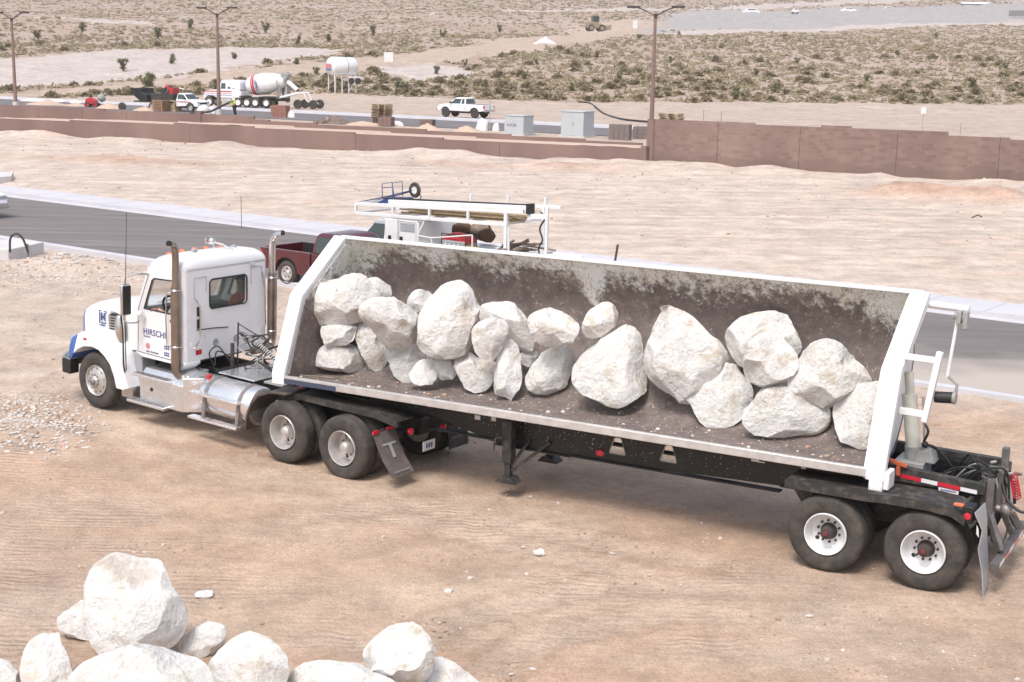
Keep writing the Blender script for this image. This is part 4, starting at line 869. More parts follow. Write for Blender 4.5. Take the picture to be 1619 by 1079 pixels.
def mr_(s_, a, b_, c=0, d=1):
    q = N.new('ShaderNodeMapRange'); L.new(s_, q.inputs[0])
    for i, v in enumerate((a, b_, c, d)): q.inputs[i + 1].default_value = v
    return q.outputs[0]
def mixr(f, a, b_):
    q = N.new('ShaderNodeMix'); q.data_type = 'RGBA'; L.new(f, q.inputs[0])
    for i, v in ((6, a), (7, b_)):
        if isinstance(v, tuple): q.inputs[i].default_value = (*v, 1)
        else: L.new(v, q.inputs[i])
    return q.outputs[2]
# wear height: lower at the two ends of the tub
xe = mth('ABSOLUTE', mth('SUBTRACT', sx.outputs[0], 4.35))
endlift = mr_(xe, 4.0, 5.0, 0, .7)
hh = mth('ADD', sx.outputs[2], endlift)
edge = mth('ADD', hh, mth('MULTIPLY', mth('SUBTRACT', nz(1.1, 5), .5), .8))
edge = mth('ADD', edge, mth('MULTIPLY', mth('SUBTRACT', nz(7, 6, (1.2, 1, 1.2), .75), .5), 1.5))
# pale patch at the weld seam near the middle
seam = mth('MULTIPLY', mr_(mth('ABSOLUTE', mth('SUBTRACT', sx.outputs[0], 4.58)), 0, .3, 1, 0), .55); edge = mth('ADD', edge, seam)
dirty = mr_(edge, 3.24, 3.50, 1, 0)
# short curved scratches: thin bands of a warped noise
s1 = mth('ABSOLUTE', mth('SUBTRACT', nz(5.5, 3, (1, 1, 1.3), .5, (0, .3, 0)), .5)); s2 = mth('ABSOLUTE', mth('SUBTRACT', nz(11, 2, (1.5, 1, .7), .5, (0, -.6, 0), 5), .5))
sc_dark = mth('MULTIPLY', mr_(s2, .0, .03, 1, 0), mr_(nz(2.2, 3, w4=9), .36, .5))
sc_lite = mth('MULTIPLY', mth('MAXIMUM', mr_(s1, 0, .009, 1, 0), mr_(s2, 0, .010, 1, 0)), mr_(nz(9, 3, w4=3), .50, .60))
cream = mixr(mr_(nz(1.6, 6), .4, .65), (.74, .75, .74), (.62, .60, .50))
cream = mixr(mth('MULTIPLY', sc_dark, .9), cream, (.20, .15, .13))
brown = mixr(mr_(nz(3.2, 8, rg=.75), .35, .65), (.11, .088, .08), (.21, .17, .152))
brown = mixr(mth('MULTIPLY', sc_lite, .9), brown, (.60, .53, .46))
colr = mixr(dirty, cream, brown)
L.new(colr, bs.inputs['Base Color'])
bp = N.new('ShaderNodeBump'); bp.inputs['Strength'].default_value = .5; bp.inputs['Distance'].default_value = .02; L.new(nz(14, 6), bp.inputs['Height']); L.new(bp.outputs[0], bs.inputs['Normal'])
M['lining'] = m
tub = MB(); nx = 40
tub.loft([[(XF + .22 + (XR - XF - .48) * i / nx, y + .012 * math.sin(i * 1.7 + z * 3) * (1.5 < z < 3.3), z) for y, z in inner] + [(XF + .22 + (XR - XF - .48) * i / nx, y, z) for y, z in out_[::-1]] for i in range(nx + 1)])
tubo = tub.build('tub', ['lining'], tl, ang=35)
# rails: near lip and far lip
b = MB(); b.box(XF + .05, XR - .02, 1.055, 1.13, 1.355, 1.478); b.build('lip_rail', 'rail', tl, bev=.012)
b = MB(); b.box(XF + .1, -8.1, 1.131, 1.136, 1.36, 1.44); b.build('lip_patch', mat('navy_patch', (.06, .075, .13), .5, var=.3, vs=4), tl)
b = MB(); b.beam((XF + .1, -.66, 3.57), (XR - .1, -.66, 3.57), .11, .05); b.build('far_rail', 'tubwhite', tl, bev=.008)
# end plates with broad white face flanges
ep = [(1.14, 1.33), (1.14, 1.50), (.64, 2.74), (-.58, 3.60), (-.72, 3.58), (-.82, 3.36), (-.97, 3.08), (-1.06, 2.8), (-1.07, 2.55), (-1.0, 2.3), (-.85, 2.02), (-.67, 1.74), (-.48, 1.5), (-.3, 1.36), (-.05, 1.28), (.5, 1.30)]
def endplate(x0, x1, xw, xin):
    """broad face flange along the tub opening, thin end wall set at its inner edge"""
    fo_ = [(1.14, 1.33), (1.14, 1.50), (.64, 2.74), (-.58, 3.60)]; fi_ = [(-.66, 3.47), (.54, 2.67), (1.02, 1.47), (1.00, 1.33)]
    b = MB(); b.prism(fo_ + fi_, x0, x1, 'x'); b.build('face_flange', 'tubwhite', tl, bev=.01, smooth=False)
    b = MB(); b.prism([(1.08, 1.33), (1.08, 1.50), (.58, 2.70), (-.62, 3.54)] + ep[4:], xw, xw + .03, 'x'); b.build('end_wall', 'tubwhite', tl, smooth=False)
    face = [(1.0, 1.50), (.56, 2.66), (-.56, 3.47)] + [(y, z) for y, z in inner[::-1][1:]]
    b = MB(); b.prism(face, xin[0], xin[1], 'x'); b.build('end_wall_lining', 'lining', tl, smooth=False)
endplate(XF, XF + .25, XF + .22, (XF + .245, XF + .262)); endplate(XR - .25, XR, XR - .29, (XR - .302, XR - .285))
b = MB(); b.prism([(1.15, 1.36), (1.15, 1.20), (1.04, 1.12), (.85, 1.12), (.85, 1.36)], .50, .68, 'x'); b.box(.68, .76, .85, 1.13, 1.22, 1.46); b.build('hinge_block', 'tubwhite', tl, bev=.015)
b = MB(); b.box(.48, .62, .98, 1.09, 1.08, 1.3); b.build('latch_hook', 'tubwhite', tl, bev=.02)
for k, (a_, c_2) in enumerate(((-8.6, .9), (-4.6, .9))):
    pass
# straps under the tub
b = MB()
for x in (-8.2, -6.4, -4.6, -2.8, -1.0): b.prism([(1.05, 1.36), (.4, 1.31), (-.25, 1.3), (-.3, 1.22), (.5, 1.22), (1.0, 1.30)], x - .05, x + .05, 'x')
b.build('tub_rib', 'blackd', tl)
# chassis beams with the two see-through openings
bo = [(-9.35, 1.20), (-9.35, 1.02), (-6.6, 1.0), (-6.1, .90), (-5.5, .76), (-4.2, .74), (-.9, .84), (1.85, .84), (1.85, 1.30), (.6, 1.33), (-.9, 1.20), (-9.0, 1.22)]
def tri(x, z): return [(x - .135, z - .11), (x - .12, z - .135), (x + .12, z - .135), (x + .135, z - .11), (x + .065, z + .10), (x + .04, z + .125), (x - .04, z + .125), (x - .065, z + .10)]
for s_ in (1, -1):
    plate('chassis_beam', bo, [tri(-3.43, 1.03), tri(-2.61, 1.04)] if s_ > 0 else [[(x - .30, .80), (x + .12, .80), (x + .05, 1.08), (x - .25, 1.08)] for x in (-3.63, -2.81)], .03, 'black', tl, sideF(.46 * s_))
    b = MB()
    for hx, hz in ((-3.43, 1.03), (-2.61, 1.04)): q = tri(hx, hz); b.tube([(p[0], .465 * s_, p[1]) for p in q + [q[0]]], .012, 4)
    if s_ > 0: b.build('hole_rim', 'greypaint', tl)
b = MB()
for x0, x1, zz in ((-9.35, -6.7, 1.0), (-6.7, -5.5, .80), (-5.5, -4.2, .735), (-4.2, -.9, .75), (-.9, 1.85, .835)): 
    for s_ in (1, -1): b.box(x0, x1, .40 * s_, .52 * s_, zz - .0, zz + .025)
for x in (-9.2, -8, -6.5, -5.2, -4.3, -1.9, -.9, .1, 1.0, 1.8): b.box(x - .04, x + .04, -.455, .455, .9 if x > -6 else 1.03, 1.18)
b.build('cross_member', 'black', tl)
b = MB(); b.lathe([(.02, 0), (.03, .01), (.03, .3)], (-8.655, 0, .95), (0, 0, 1), 10); b.box(-9.4, -7.9, -.6, .6, 1.13, 1.16); b.build('kingpin_plate', 'blackd', tl)
b = MB(); b.box(-9.5, -9.35, -.55, .62, .98, 1.24); b.build('nose_box', 'blackd', tl, bev=.01)
for x, y, z in ((-3.71, .49, .88), ):
    b = MB(); b.sph((x, y, z), .055, 12, (1.4, .5, 1)); b.build('side_marker', 'red', tl)
for x, z, wx, wz in ((-1.35, 1.13, .2, .10), (-.62, 1.07, .06, .12), (-.05, 1.03, .17, .05), (.17, 1.02, .2, .05), (-5.9, 1.08, .1, .07), (-5.6, 1.1, .08, .08)):
    b = MB(); b.box(x, x + wx, .476, .48, z, z + wz); b.build('decal', 'paper', tl, smooth=False)
# white overspray flecks on the beam
b = MB(); rn = random.Random(5)
for k in range(210):
    x = rn.choice([rn.uniform(-7.5, 0), rn.gauss(-4.6, .9), rn.gauss(-2.9, .7)]); z = rn.uniform(.86, 1.19); r_ = rn.uniform(.003, .009)
    if any(abs(x - h_) < .2 for h_ in (-3.43, -2.61)) or x < -6.0 and z < 1.03: continue
    b.box(x, x + r_ * 1.3, .476, .478, z, z + r_)
tag(b.build('paint_specks', 'paper', tl, smooth=False), kind='stuff')
# landing gear
for s_ in (1, -1):
    b = MB(); b.box(-5.24, -5.08, .60 * s_, .76 * s_, .55, 1.22); b.box(-5.21, -5.11, .63 * s_, .73 * s_, .30, .6); b.build('landing_leg', 'blackd', tl, bev=.01)
    b = MB(); b.prism([(-5.34, .24), (-4.98, .24), (-5.06, .33), (-5.26, .33)], .56 * s_, .80 * s_, 'y'); b.build('landing_foot', 'blackd', tl, bev=.01)
    b = MB(); b.beam((-5.1, .68 * s_, .42), (-4.55, .5 * s_, .92), .05, .05); b.beam((-5.12, .68 * s_, .5), (-4.9, .5 * s_, .9), .04, .04); b.build('brace', 'blackd', tl)
b = MB(); b.cyl((-5.16, -.6, .95), (-5.16, .6, .95), .03); b.tube([(-5.2, .78, .95), (-5.3, .84, .95), (-5.32, .86, .78), (-5.25, .9, .72)], .016, 6, 3); b.build('crank_handle', 'blackd', tl)
# suspension, axles, wheels
b = MB()
for x in (0, 1.286): b.cyl((x, -1.0, .52), (x, 1.0, .52), .065)
for s_ in (1, -1): b.prism([(-.7, .84), (-.5, .55), (.1, .6), (1.4, .6), (1.75, .84)], .40 * s_, .5 * s_, 'y')
b.build('axle', 'blackd', tl)
for x in (0, 1.286):
    for s_ in (1, -1):
        wheel(tl, x, 1.26 * s_, s_, 'trailer', z=.525); wheel(tl, x, .92 * s_, s_, 'trailer', z=.525, inner=True)
for s_ in (1, -1):
    pf = [(-.58, 1.19), (.55, 1.185), (.75, 1.20), (1.3, 1.20), (1.62, 1.17), (1.78, 1.08)]
    b = MB(); b.prism(pf + [(x, z - .012) for x, z in pf[::-1]], .66 * s_, 1.27 * s_, 'y'); b.prism(pf + [(x - .01, z - .11) for x, z in pf[::-1]], 1.255 * s_, 1.275 * s_, 'y'); b.build('wheel_guard', 'blackd', tl)
    b = MB(); b.box(1.74, 1.86, 1.0 * s_, 1.25 * s_, 1.0, 1.22); b.build('lamp_box', 'black', tl, bev=.01)
    b = MB(); b.lathe([(.045, 0), (.045, .015), (.02, .02)], (1.80, 1.25 * s_, 1.10), (0, s_, 0), 16); b.build('side_marker', 'red', tl)
    b = MB()
    for x in (-.5, .65, 1.7): b.beam((x, .46 * s_, 1.12), (x, 1.0 * s_, 1.17), .05, .05)
    b.build('guard_bracket', 'blackd', tl)
b = MB(); b.box(1.62, 1.74, 1.18, 1.26, 1.215, 1.235); b.build('amber_marker', 'amber', tl)
# raised side rails at the tail, reflective tape, deck well
b = MB(); b.prism([(.6, 1.20), (.6, 1.42), (1.86, 1.34), (1.86, 1.20)], .46, .56, 'y'); b.prism([(.4, 1.20), (.4, 1.47), (1.86, 1.44), (1.86, 1.20)], -.56, -.46, 'y'); b.box(1.80, 1.86, -.5, .5, .84, 1.36); b.build('tail_rail', 'blackd', tl, bev=.008)
b = MB(); b.box(.4, 1.8, -.46, .46, 1.02, 1.05); b.build('tail_deck', 'black', tl)
tz = lambda x: 1.325 - .063 * (x - .6)
for k, (x0, x1, mt) in enumerate(((.74, 1.04, 'red'), (1.04, 1.25, 'paper'), (1.25, 1.55, 'red'), (1.55, 1.76, 'paper'))):
    b = MB(); b.add([(x0, .564, tz(x0)), (x1, .564, tz(x1)), (x1, .564, tz(x1) - .055), (x0, .564, tz(x0) - .055)], [(0, 1, 2, 3)]); b.build('reflective_tape', mt, tl, smooth=False)
b = MB(); b.add([(1.27, .564, 1.215), (1.53, .564, 1.20), (1.53, .564, 1.15), (1.27, .564, 1.165)], [(0, 1, 2, 3)]); b.build('decal', 'paper', tl, smooth=False)
b = MB()
for k in range(12): b.box(1.30 + k * .017, 1.311 + k * .017, .565, .567, 1.172, 1.20 - (k % 3) * .004)
b.build('decal_print', 'navy', tl, smooth=False)
# tail structure, bumper, flap, hitch arms
b = MB(); b.box(1.86, 1.95, .38, .48, .78, 1.40); b.box(1.86, 1.95, -.48, -.38, .78, 1.62); b.box(1.93, 2.0, .1, .2, .9, 1.42); b.box(1.86, 1.94, -.4, .4, .85, .97); b.build('tail_post', 'tailgrey', tl, bev=.008)
b = MB()
for s_ in (1, -1): b.beam((1.9, .42 * s_, .95), (2.12, .60 * s_, .50), .07, .10); b.beam((1.9, .34 * s_, .84), (2.1, .34 * s_, .46), .07, .08)
b.build('bumper_arm', 'tailgrey', tl, bev=.008)
b = MB(); b.box(2.08, 2.18, -1.0, 1.0, .36, .47); b.build('rear_bumper', 'tailgrey', tl, bev=.008)
for k in range(6):
    b = MB(); b.box(2.181, 2.184, .92 - k * .32, .62 - k * .32, .385, .445); b.build('reflective_tape', 'red' if k % 2 else 'paper', tl)
b = MB(); b.box(1.955, 1.965, -.38, .0, .9, .97); b.build('reflective_tape', 'red', tl)
b = MB(); b.loft([[(x, .74, z), (x + wv, 1.26, z), (x + wv + .01, 1.26, z), (x + .01, .74, z)] for x, z, wv in ((1.90, 1.16, -.02), (1.94, .95, .05), (1.96, .7, .0), (2.0, .4, .03), (2.02, .10, .05))]); b.build('mud_flap', 'greyplastic', tl)
b = MB(); b.loft([[(x, -.74, z), (x, -1.26, z), (x + .01, -1.26, z), (x + .01, -.74, z)] for x, z in ((1.9, 1.1), (1.93, .5), (1.97, .1))]); b.build('mud_flap', 'greyplastic', tl)
b = MB(); b.add([(1.925, 1.28, 1.02), (1.955, 1.29, .97), (1.965, 1.29, .86), (1.93, 1.28, .90)], [(0, 1, 2, 3)]); b.build('decal', 'paper', tl)
rnd = random.Random(11)
for k in range(15):
    b = MB(); p = Vector((rnd.uniform(.95, 1.7), rnd.uniform(-.35, .3), 1.15)); q = Vector((rnd.uniform(1.8, 2.15), rnd.uniform(-.4, .45), rnd.uniform(1.15, 1.5)))
    b.tube([p, p.lerp(q, .35) + Vector((0, rnd.uniform(-.15, .15), rnd.uniform(.1, .32))), p.lerp(q, .7) + Vector((rnd.uniform(-.1, .1), rnd.uniform(-.15, .15), rnd.uniform(.05, .2))), q, q + Vector((.05, rnd.uniform(-.1, .1), -rnd.uniform(.15, .5)))], rnd.choice([.012, .016, .02]), 6, 5)
    b.build('hydraulic_hose', 'hose' if k % 4 else 'greypaint', tl)
b = MB()
for k in range(9): p = (rnd.uniform(1.75, 2.1), rnd.uniform(-.35, .35), rnd.uniform(1.3, 1.5)); b.cyl(p, (p[0] + rnd.uniform(-.1, .1), p[1] + rnd.uniform(-.15, .15), p[2] + .02), .022)
b.box(1.7, 1.95, -.15, .15, 1.36, 1.42); b.build('hydraulic_valve', 'steel', tl)
b = MB(); hel = [(2.1 + .05 * math.cos(i * .75) + i * .0015, .0 + i * .003, 1.36 - i * .003 + .05 * math.sin(i * .75)) for i in range(70)]; b.tube(hel, .009, 5); b.build('coiled_airline', 'redpaint', tl)
b = MB(); b.tube([(2.0, .2, 1.30), (2.1, .28, 1.1), (2.3, .3, .98), (2.45, .2, 1.05)], .02, 8, 5); b.tube([(1.95, .5, .75), (2.0, .52, .58), (2.1, .4, .55), (2.15, .3, .8)], .012, 6, 5); b.build('hydraulic_hose', 'hose', tl)
b = MB(); b.sph((2.08, .2, .95), .09, 12); b.cyl((1.95, .2, .95), (2.2, .2, .93), .05); b.build('brake_chamber', 'steel', tl)
# tipping ram
b = MB(); b.cyl((.80, .1, 1.56), (.69, .1, 2.3), .10, n=24); b.cyl((.70, .1, 2.3), (.66, .1, 2.6), .06, n=16); b.build('tipping_ram', mat('cream_ram', (.62, .62, .54), .45, var=.15, vs=6), tl)
b = MB(); b.cyl((.815, .1, 1.42), (.80, .1, 1.60), .12, n=20); b.box(.6, 1.0, -.15, .35, 1.18, 1.42); b.prism([(.85, 1.42), (1.12, 1.42), (1.05, 1.62), (.88, 1.55)], -.02, .24, 'y'); b.tube([(.89, .16, 2.3), (.93, .16, 1.9), (.95, .16, 1.65)], .018); b.build('ram_mount', 'greypaint', tl, bev=.01)
b = MB(); b.sph((.97, .2, 1.66), .05, 10); b.tube([(.97, .2, 1.66), (1.1, .1, 1.6), (1.3, 0, 1.35), (1.32, 0, 1.15)], .02, 8, 5); b.tube([(.95, .2, 1.7), (1.0, .2, 1.85), (.92, .15, 1.95)], .018, 8, 3); b.build('hydraulic_hose', 'hose', tl)
b = MB(); b.beam((.6, .62, 1.50), (.85, .6, 1.44), .05, .04); b.beam((.74, .6, 1.45), (.74, .6, 1.3), .05, .05); b.build('safety_pin', mat('orange_paint', (.5, .12, .05), .5), tl)
# white bracket with roller drum and tarp arm
b = MB(); b.beam((.68, .5, 2.89), (1.11, .5, 2.88), .06, .08); b.beam((.68, .56, 2.17), (1.03, .56, 2.16), .06, .09); b.beam((1.14, .5, 3.0), (1.02, .56, 2.06), .10, .08, up=(1, 0, 0)); b.build('tarp_bracket', 'tubwhite', tl, bev=.008)
b = MB(); b.cyl((1.10, .42, 2.38), (1.34, .42, 2.40), .075, n=20); b.build('roller_drum', 'plastic', tl)
b = MB(); b.cyl((1.33, .42, 2.40), (1.37, .42, 2.40), .085, n=16); b.tube([(1.36, .42, 2.42), (1.37, .42, 2.58), (1.24, .42, 2.68)], .022, 8); b.build('crank_arm', 'greypaint', tl)
b = MB(); b.tube([(1.235, .42, 2.66), (1.31, .42, 3.46)], .022, 8); b.build('tarp_arm', 'tubwhite', tl)
b = MB(); b.box(1.30, 1.36, .36, .48, 3.38, 3.55); b.cyl((1.25, .38, 3.48), (1.42, .38, 3.44), .05); b.box(1.38, 1.44, .34, .46, 3.32, 3.55); b.build('arm_clamp', 'greypaint', tl, bev=.01)
b = MB(); b.cyl((XR - .1, -.66, 3.42), (1.22, -.66, 3.40), .05, n=14); b.build('tarp_tube', 'tubwhite', tl)
b = MB(); b.tube([(-4.15, -.72, 3.5), (-4.10, -.72, 3.85)], .018, 6); b.build('tub_rod', 'rebar', tl)
#@@NEXT
# ------------------------------------------------------------------ boulders
def ico(n):
    bm = bmesh.new(); bmesh.ops.create_icosphere(bm, subdivisions=n, radius=1); bm.verts.ensure_lookup_table()
    v = np.array([x.co[:] for x in bm.verts]); f = [tuple(q.index for q in p.verts) for p in bm.faces]; bm.free(); return v, f
ICO5, ICO4, ICO2, ICO1 = ico(5), ico(4), ico(2), ico(1)
mk = bpy.data.materials.new('limestone'); mk.use_nodes = True
def limestone(m):
    T = m.node_tree; N = T.nodes; L = T.links; b = N['Principled BSDF']; b.inputs['Roughness'].default_value = .9; b.inputs['Specular IOR Level'].default_value = .2
    ge = N.new('ShaderNodeNewGeometry'); oi = N.new('ShaderNodeObjectInfo')
    def nz_(sc, det, rg=.6):
        n = N.new('ShaderNodeTexNoise'); n.inputs['Scale'].default_value = sc; n.inputs['Detail'].default_value = det; n.inputs['Roughness'].default_value = rg; L.new(ge.outputs['Position'], n.inputs['Vector']); return n.outputs[0]
    def ramp(src, stops):
        r = N.new('ShaderNodeValToRGB'); L.new(src, r.inputs[0]); e = r.color_ramp.elements; e[0].position, e[0].color = stops[0][0], (*stops[0][1], 1); e[1].position, e[1].color = stops[-1][0], (*stops[-1][1], 1)
        for p, c in stops[1:-1]: q = e.new(p); q.color = (*c, 1)
        return r.outputs[0]
    base = ramp(nz_(3.2, 10, .75), [(.30, (.50, .43, .34)), (.40, (.60, .56, .49)), (.50, (.75, .745, .73)), (.59, (.66, .635, .60)), (.72, (.74, .74, .76))])
    mx = N.new('ShaderNodeMix'); mx.data_type = 'RGBA'; mr = N.new('ShaderNodeMapRange'); L.new(nz_(5, 7, .75), mr.inputs[0]); mr.inputs[1].default_value = .56; mr.inputs[2].default_value = .72; mr.inputs[4].default_value = .42
    L.new(mr.outputs[0], mx.inputs[0]); L.new(base, mx.inputs[6]); mx.inputs[7].default_value = (.50, .40, .26, 1)
    mx2 = N.new('ShaderNodeMix'); mx2.data_type = 'RGBA'; mr2 = N.new('ShaderNodeMapRange'); L.new(nz_(1.1, 6), mr2.inputs[0]); mr2.inputs[1].default_value = .60; mr2.inputs[2].default_value = .70; mr2.inputs[4].default_value = .5
    L.new(mr2.outputs[0], mx2.inputs[0]); L.new(mx.outputs[2], mx2.inputs[6]); mx2.inputs[7].default_value = (.42, .32, .24, 1)
    L.new(mx2.outputs[2], b.inputs['Base Color'])
    vo = N.new('ShaderNodeTexVoronoi'); vo.inputs['Scale'].default_value = 16; vo.feature = 'F1'; L.new(ge.outputs['Position'], vo.inputs['Vector'])
    ad = N.new('ShaderNodeMath'); ad.operation = 'MULTIPLY_ADD'; L.new(vo.outputs['Distance'], ad.inputs[0]); ad.inputs[1].default_value = .06; L.new(nz_(4.5, 13, .66), ad.inputs[2])
    bp = N.new('ShaderNodeBump'); bp.inputs['Strength'].default_value = .85; bp.inputs['Distance'].default_value = .11; L.new(ad.outputs[0], bp.inputs['Height']); L.new(bp.outputs[0], b.inputs['Normal'])
limestone(mk); M['limestone'] = mk
def boulder(poly, P, thick, seed, label, group, grid=ICO5):
    """rock of real depth whose widest outline follows poly (px); P is its centre"""
    q = np.array(poly, float)
    # area centroid
    x, y = q[:, 0], q[:, 1]; x1, y1 = np.roll(x, -1), np.roll(y, -1); cr = x * y1 - x1 * y; A = cr.sum() / 2
    c = np.array([((x + x1) * cr).sum(), ((y + y1) * cr).sum()]) / (6 * A)
    P = np.array(P, float); dist = np.linalg.norm(P - CAMP); d0 = (P - CAMP) / dist
    rt = np.cross(d0, [0, 0, 1]); rt /= np.linalg.norm(rt); up = np.cross(rt, d0)
    pts = []
    for u, v in poly:
        d = ray(u, v); w_ = CAMP + d * (dist / (d @ d0)) - P; pts.append((w_ @ rt * 1.035, w_ @ up * 1.035))
    pts = np.array(pts)
    th = np.linspace(0, 2 * PI, 180, endpoint=False); r = np.zeros(180)
    for i, t in enumerate(th):
        d = np.array([math.cos(t), math.sin(t)]); best = 0
        for k in range(len(pts)):
            a, b = pts[k], pts[(k + 1) % len(pts)]; e = b - a; den = d[0] * -e[1] + d[1] * e[0]
            if abs(den) < 1e-9: continue
            s_ = (a[0] * -e[1] + a[1] * e[0]) / den; u_ = (d[0] * a[1] - d[1] * a[0]) / den
            if s_ > 0 and -1e-6 <= u_ <= 1 + 1e-6: best = max(best, s_)
        r[i] = best
    r = np.convolve(np.concatenate([r[-3:], r, r[:3]]), np.ones(5) / 5, 'same')[3:-3]
    rm = r.mean(); V, Fc = grid; rs = np.random.RandomState(seed)
    rho = np.hypot(V[:, 0], V[:, 1]); ang = np.arctan2(V[:, 1], V[:, 0]) % (2 * PI)
    rr_ = np.interp(ang, np.append(th, 2 * PI), np.append(r, r[0]))
    T_ = rm * thick
    lp = np.stack([np.cos(ang) * rr_ * rho ** .75, np.sin(ang) * rr_ * rho ** .75, np.sign(V[:, 2]) * np.abs(V[:, 2]) ** .8 * T_], 1)
    for k in range(40):          # split faces
        n = rs.normal(size=3); n[2] *= 1.3 if k < 24 else .5; n /= np.linalg.norm(n)
        h = (lp @ n); mxh = h.max(); cut = mxh * rs.uniform(.50, .86) if k < 24 else mxh * rs.uniform(.93, .99); over = h - cut
        lp = lp - np.outer(np.where(over > 0, over * 1.0, 0), n)
    W = lp / rm
    nrm = lp / np.maximum(np.linalg.norm(lp, axis=1), 1e-6)[:, None]
    sx_ = seed * 3.1
    big = fbm(W[:, 0] * 1.6 + sx_, W[:, 1] * 1.6, W[:, 2] * 1.6, oct=3, sd=1); f2 = 1 - np.abs(fbm(W[:, 0] * 3.5 + sx_, W[:, 1] * 3.5, W[:, 2] * 3.5, oct=4, sd=2)) * 2; f3 = fbm(W[:, 0] * 9 + sx_, W[:, 1] * 9, W[:, 2] * 9, oct=3, sd=4)
    lp = lp + nrm * (rm * (.016 * big + .010 * f2 + .009 * f3 + .003 * fbm(W[:, 0] * 20 + sx_, W[:, 1] * 20, W[:, 2] * 20, oct=2, sd=8)))[:, None]
    an2 = np.arctan2(lp[:, 1], lp[:, 0]) % (2 * PI); rad = np.hypot(lp[:, 0], lp[:, 1]); nb = 60; bi = (an2 / (2 * PI) * nb).astype(int) % nb
    mxr = np.array([rad[bi == q].max() if (bi == q).any() else rm for q in range(nb)]); bc = (np.arange(nb) + .5) * 2 * PI / nb
    ratio = np.interp(bc, np.append(th, 2 * PI), np.append(r, r[0])) / mxr; ratio = np.convolve(np.concatenate([ratio[-2:], ratio, ratio[:2]]), [.2, .2, .2, .2, .2], 'same')[2:-2]
    k_ = np.interp(an2, np.concatenate([[bc[-1] - 2 * PI], bc, [bc[0] + 2 * PI]]), np.concatenate([[ratio[-1]], ratio, [ratio[0]]]))
    lp[:, 0] *= k_; lp[:, 1] *= k_
    Rm = np.stack([rt, up, -d0])
    wpts = lp @ Rm
    me = bpy.data.meshes.new('boulder'); me.from_pydata([tuple(p) for p in wpts], [], Fc); me.polygons.foreach_set('use_smooth', [True] * len(Fc)); me.set_sharp_from_angle(angle=R(20))
    me.materials.append(M['limestone']); bm = bmesh.new(); bm.from_mesh(me); bmesh.ops.recalc_face_normals(bm, faces=bm.faces); bm.to_mesh(me); bm.free()
    o = bpy.data.objects.new('boulder', me); COL.objects.link(o); o.location = tuple(P); tag(o, label, 'boulder', group); return o
def trpoint(u, v, y):
    d = ray(u, v); A = np.stack([TX, np.array([0, 0, 1.]), -d], 1); s_ = np.linalg.solve(A, CAMP - T0 - y * TY); return CAMP + d * s_[2]
Z3 = lambda a, b: (420 + a / 3.1135, 360 + b / 3.1135)
Z4 = lambda a, b: (880 + a / 2.611, 420 + b / 2.611)
Z7 = lambda a, b: (a / 2.130, 860 + b / 2.130)
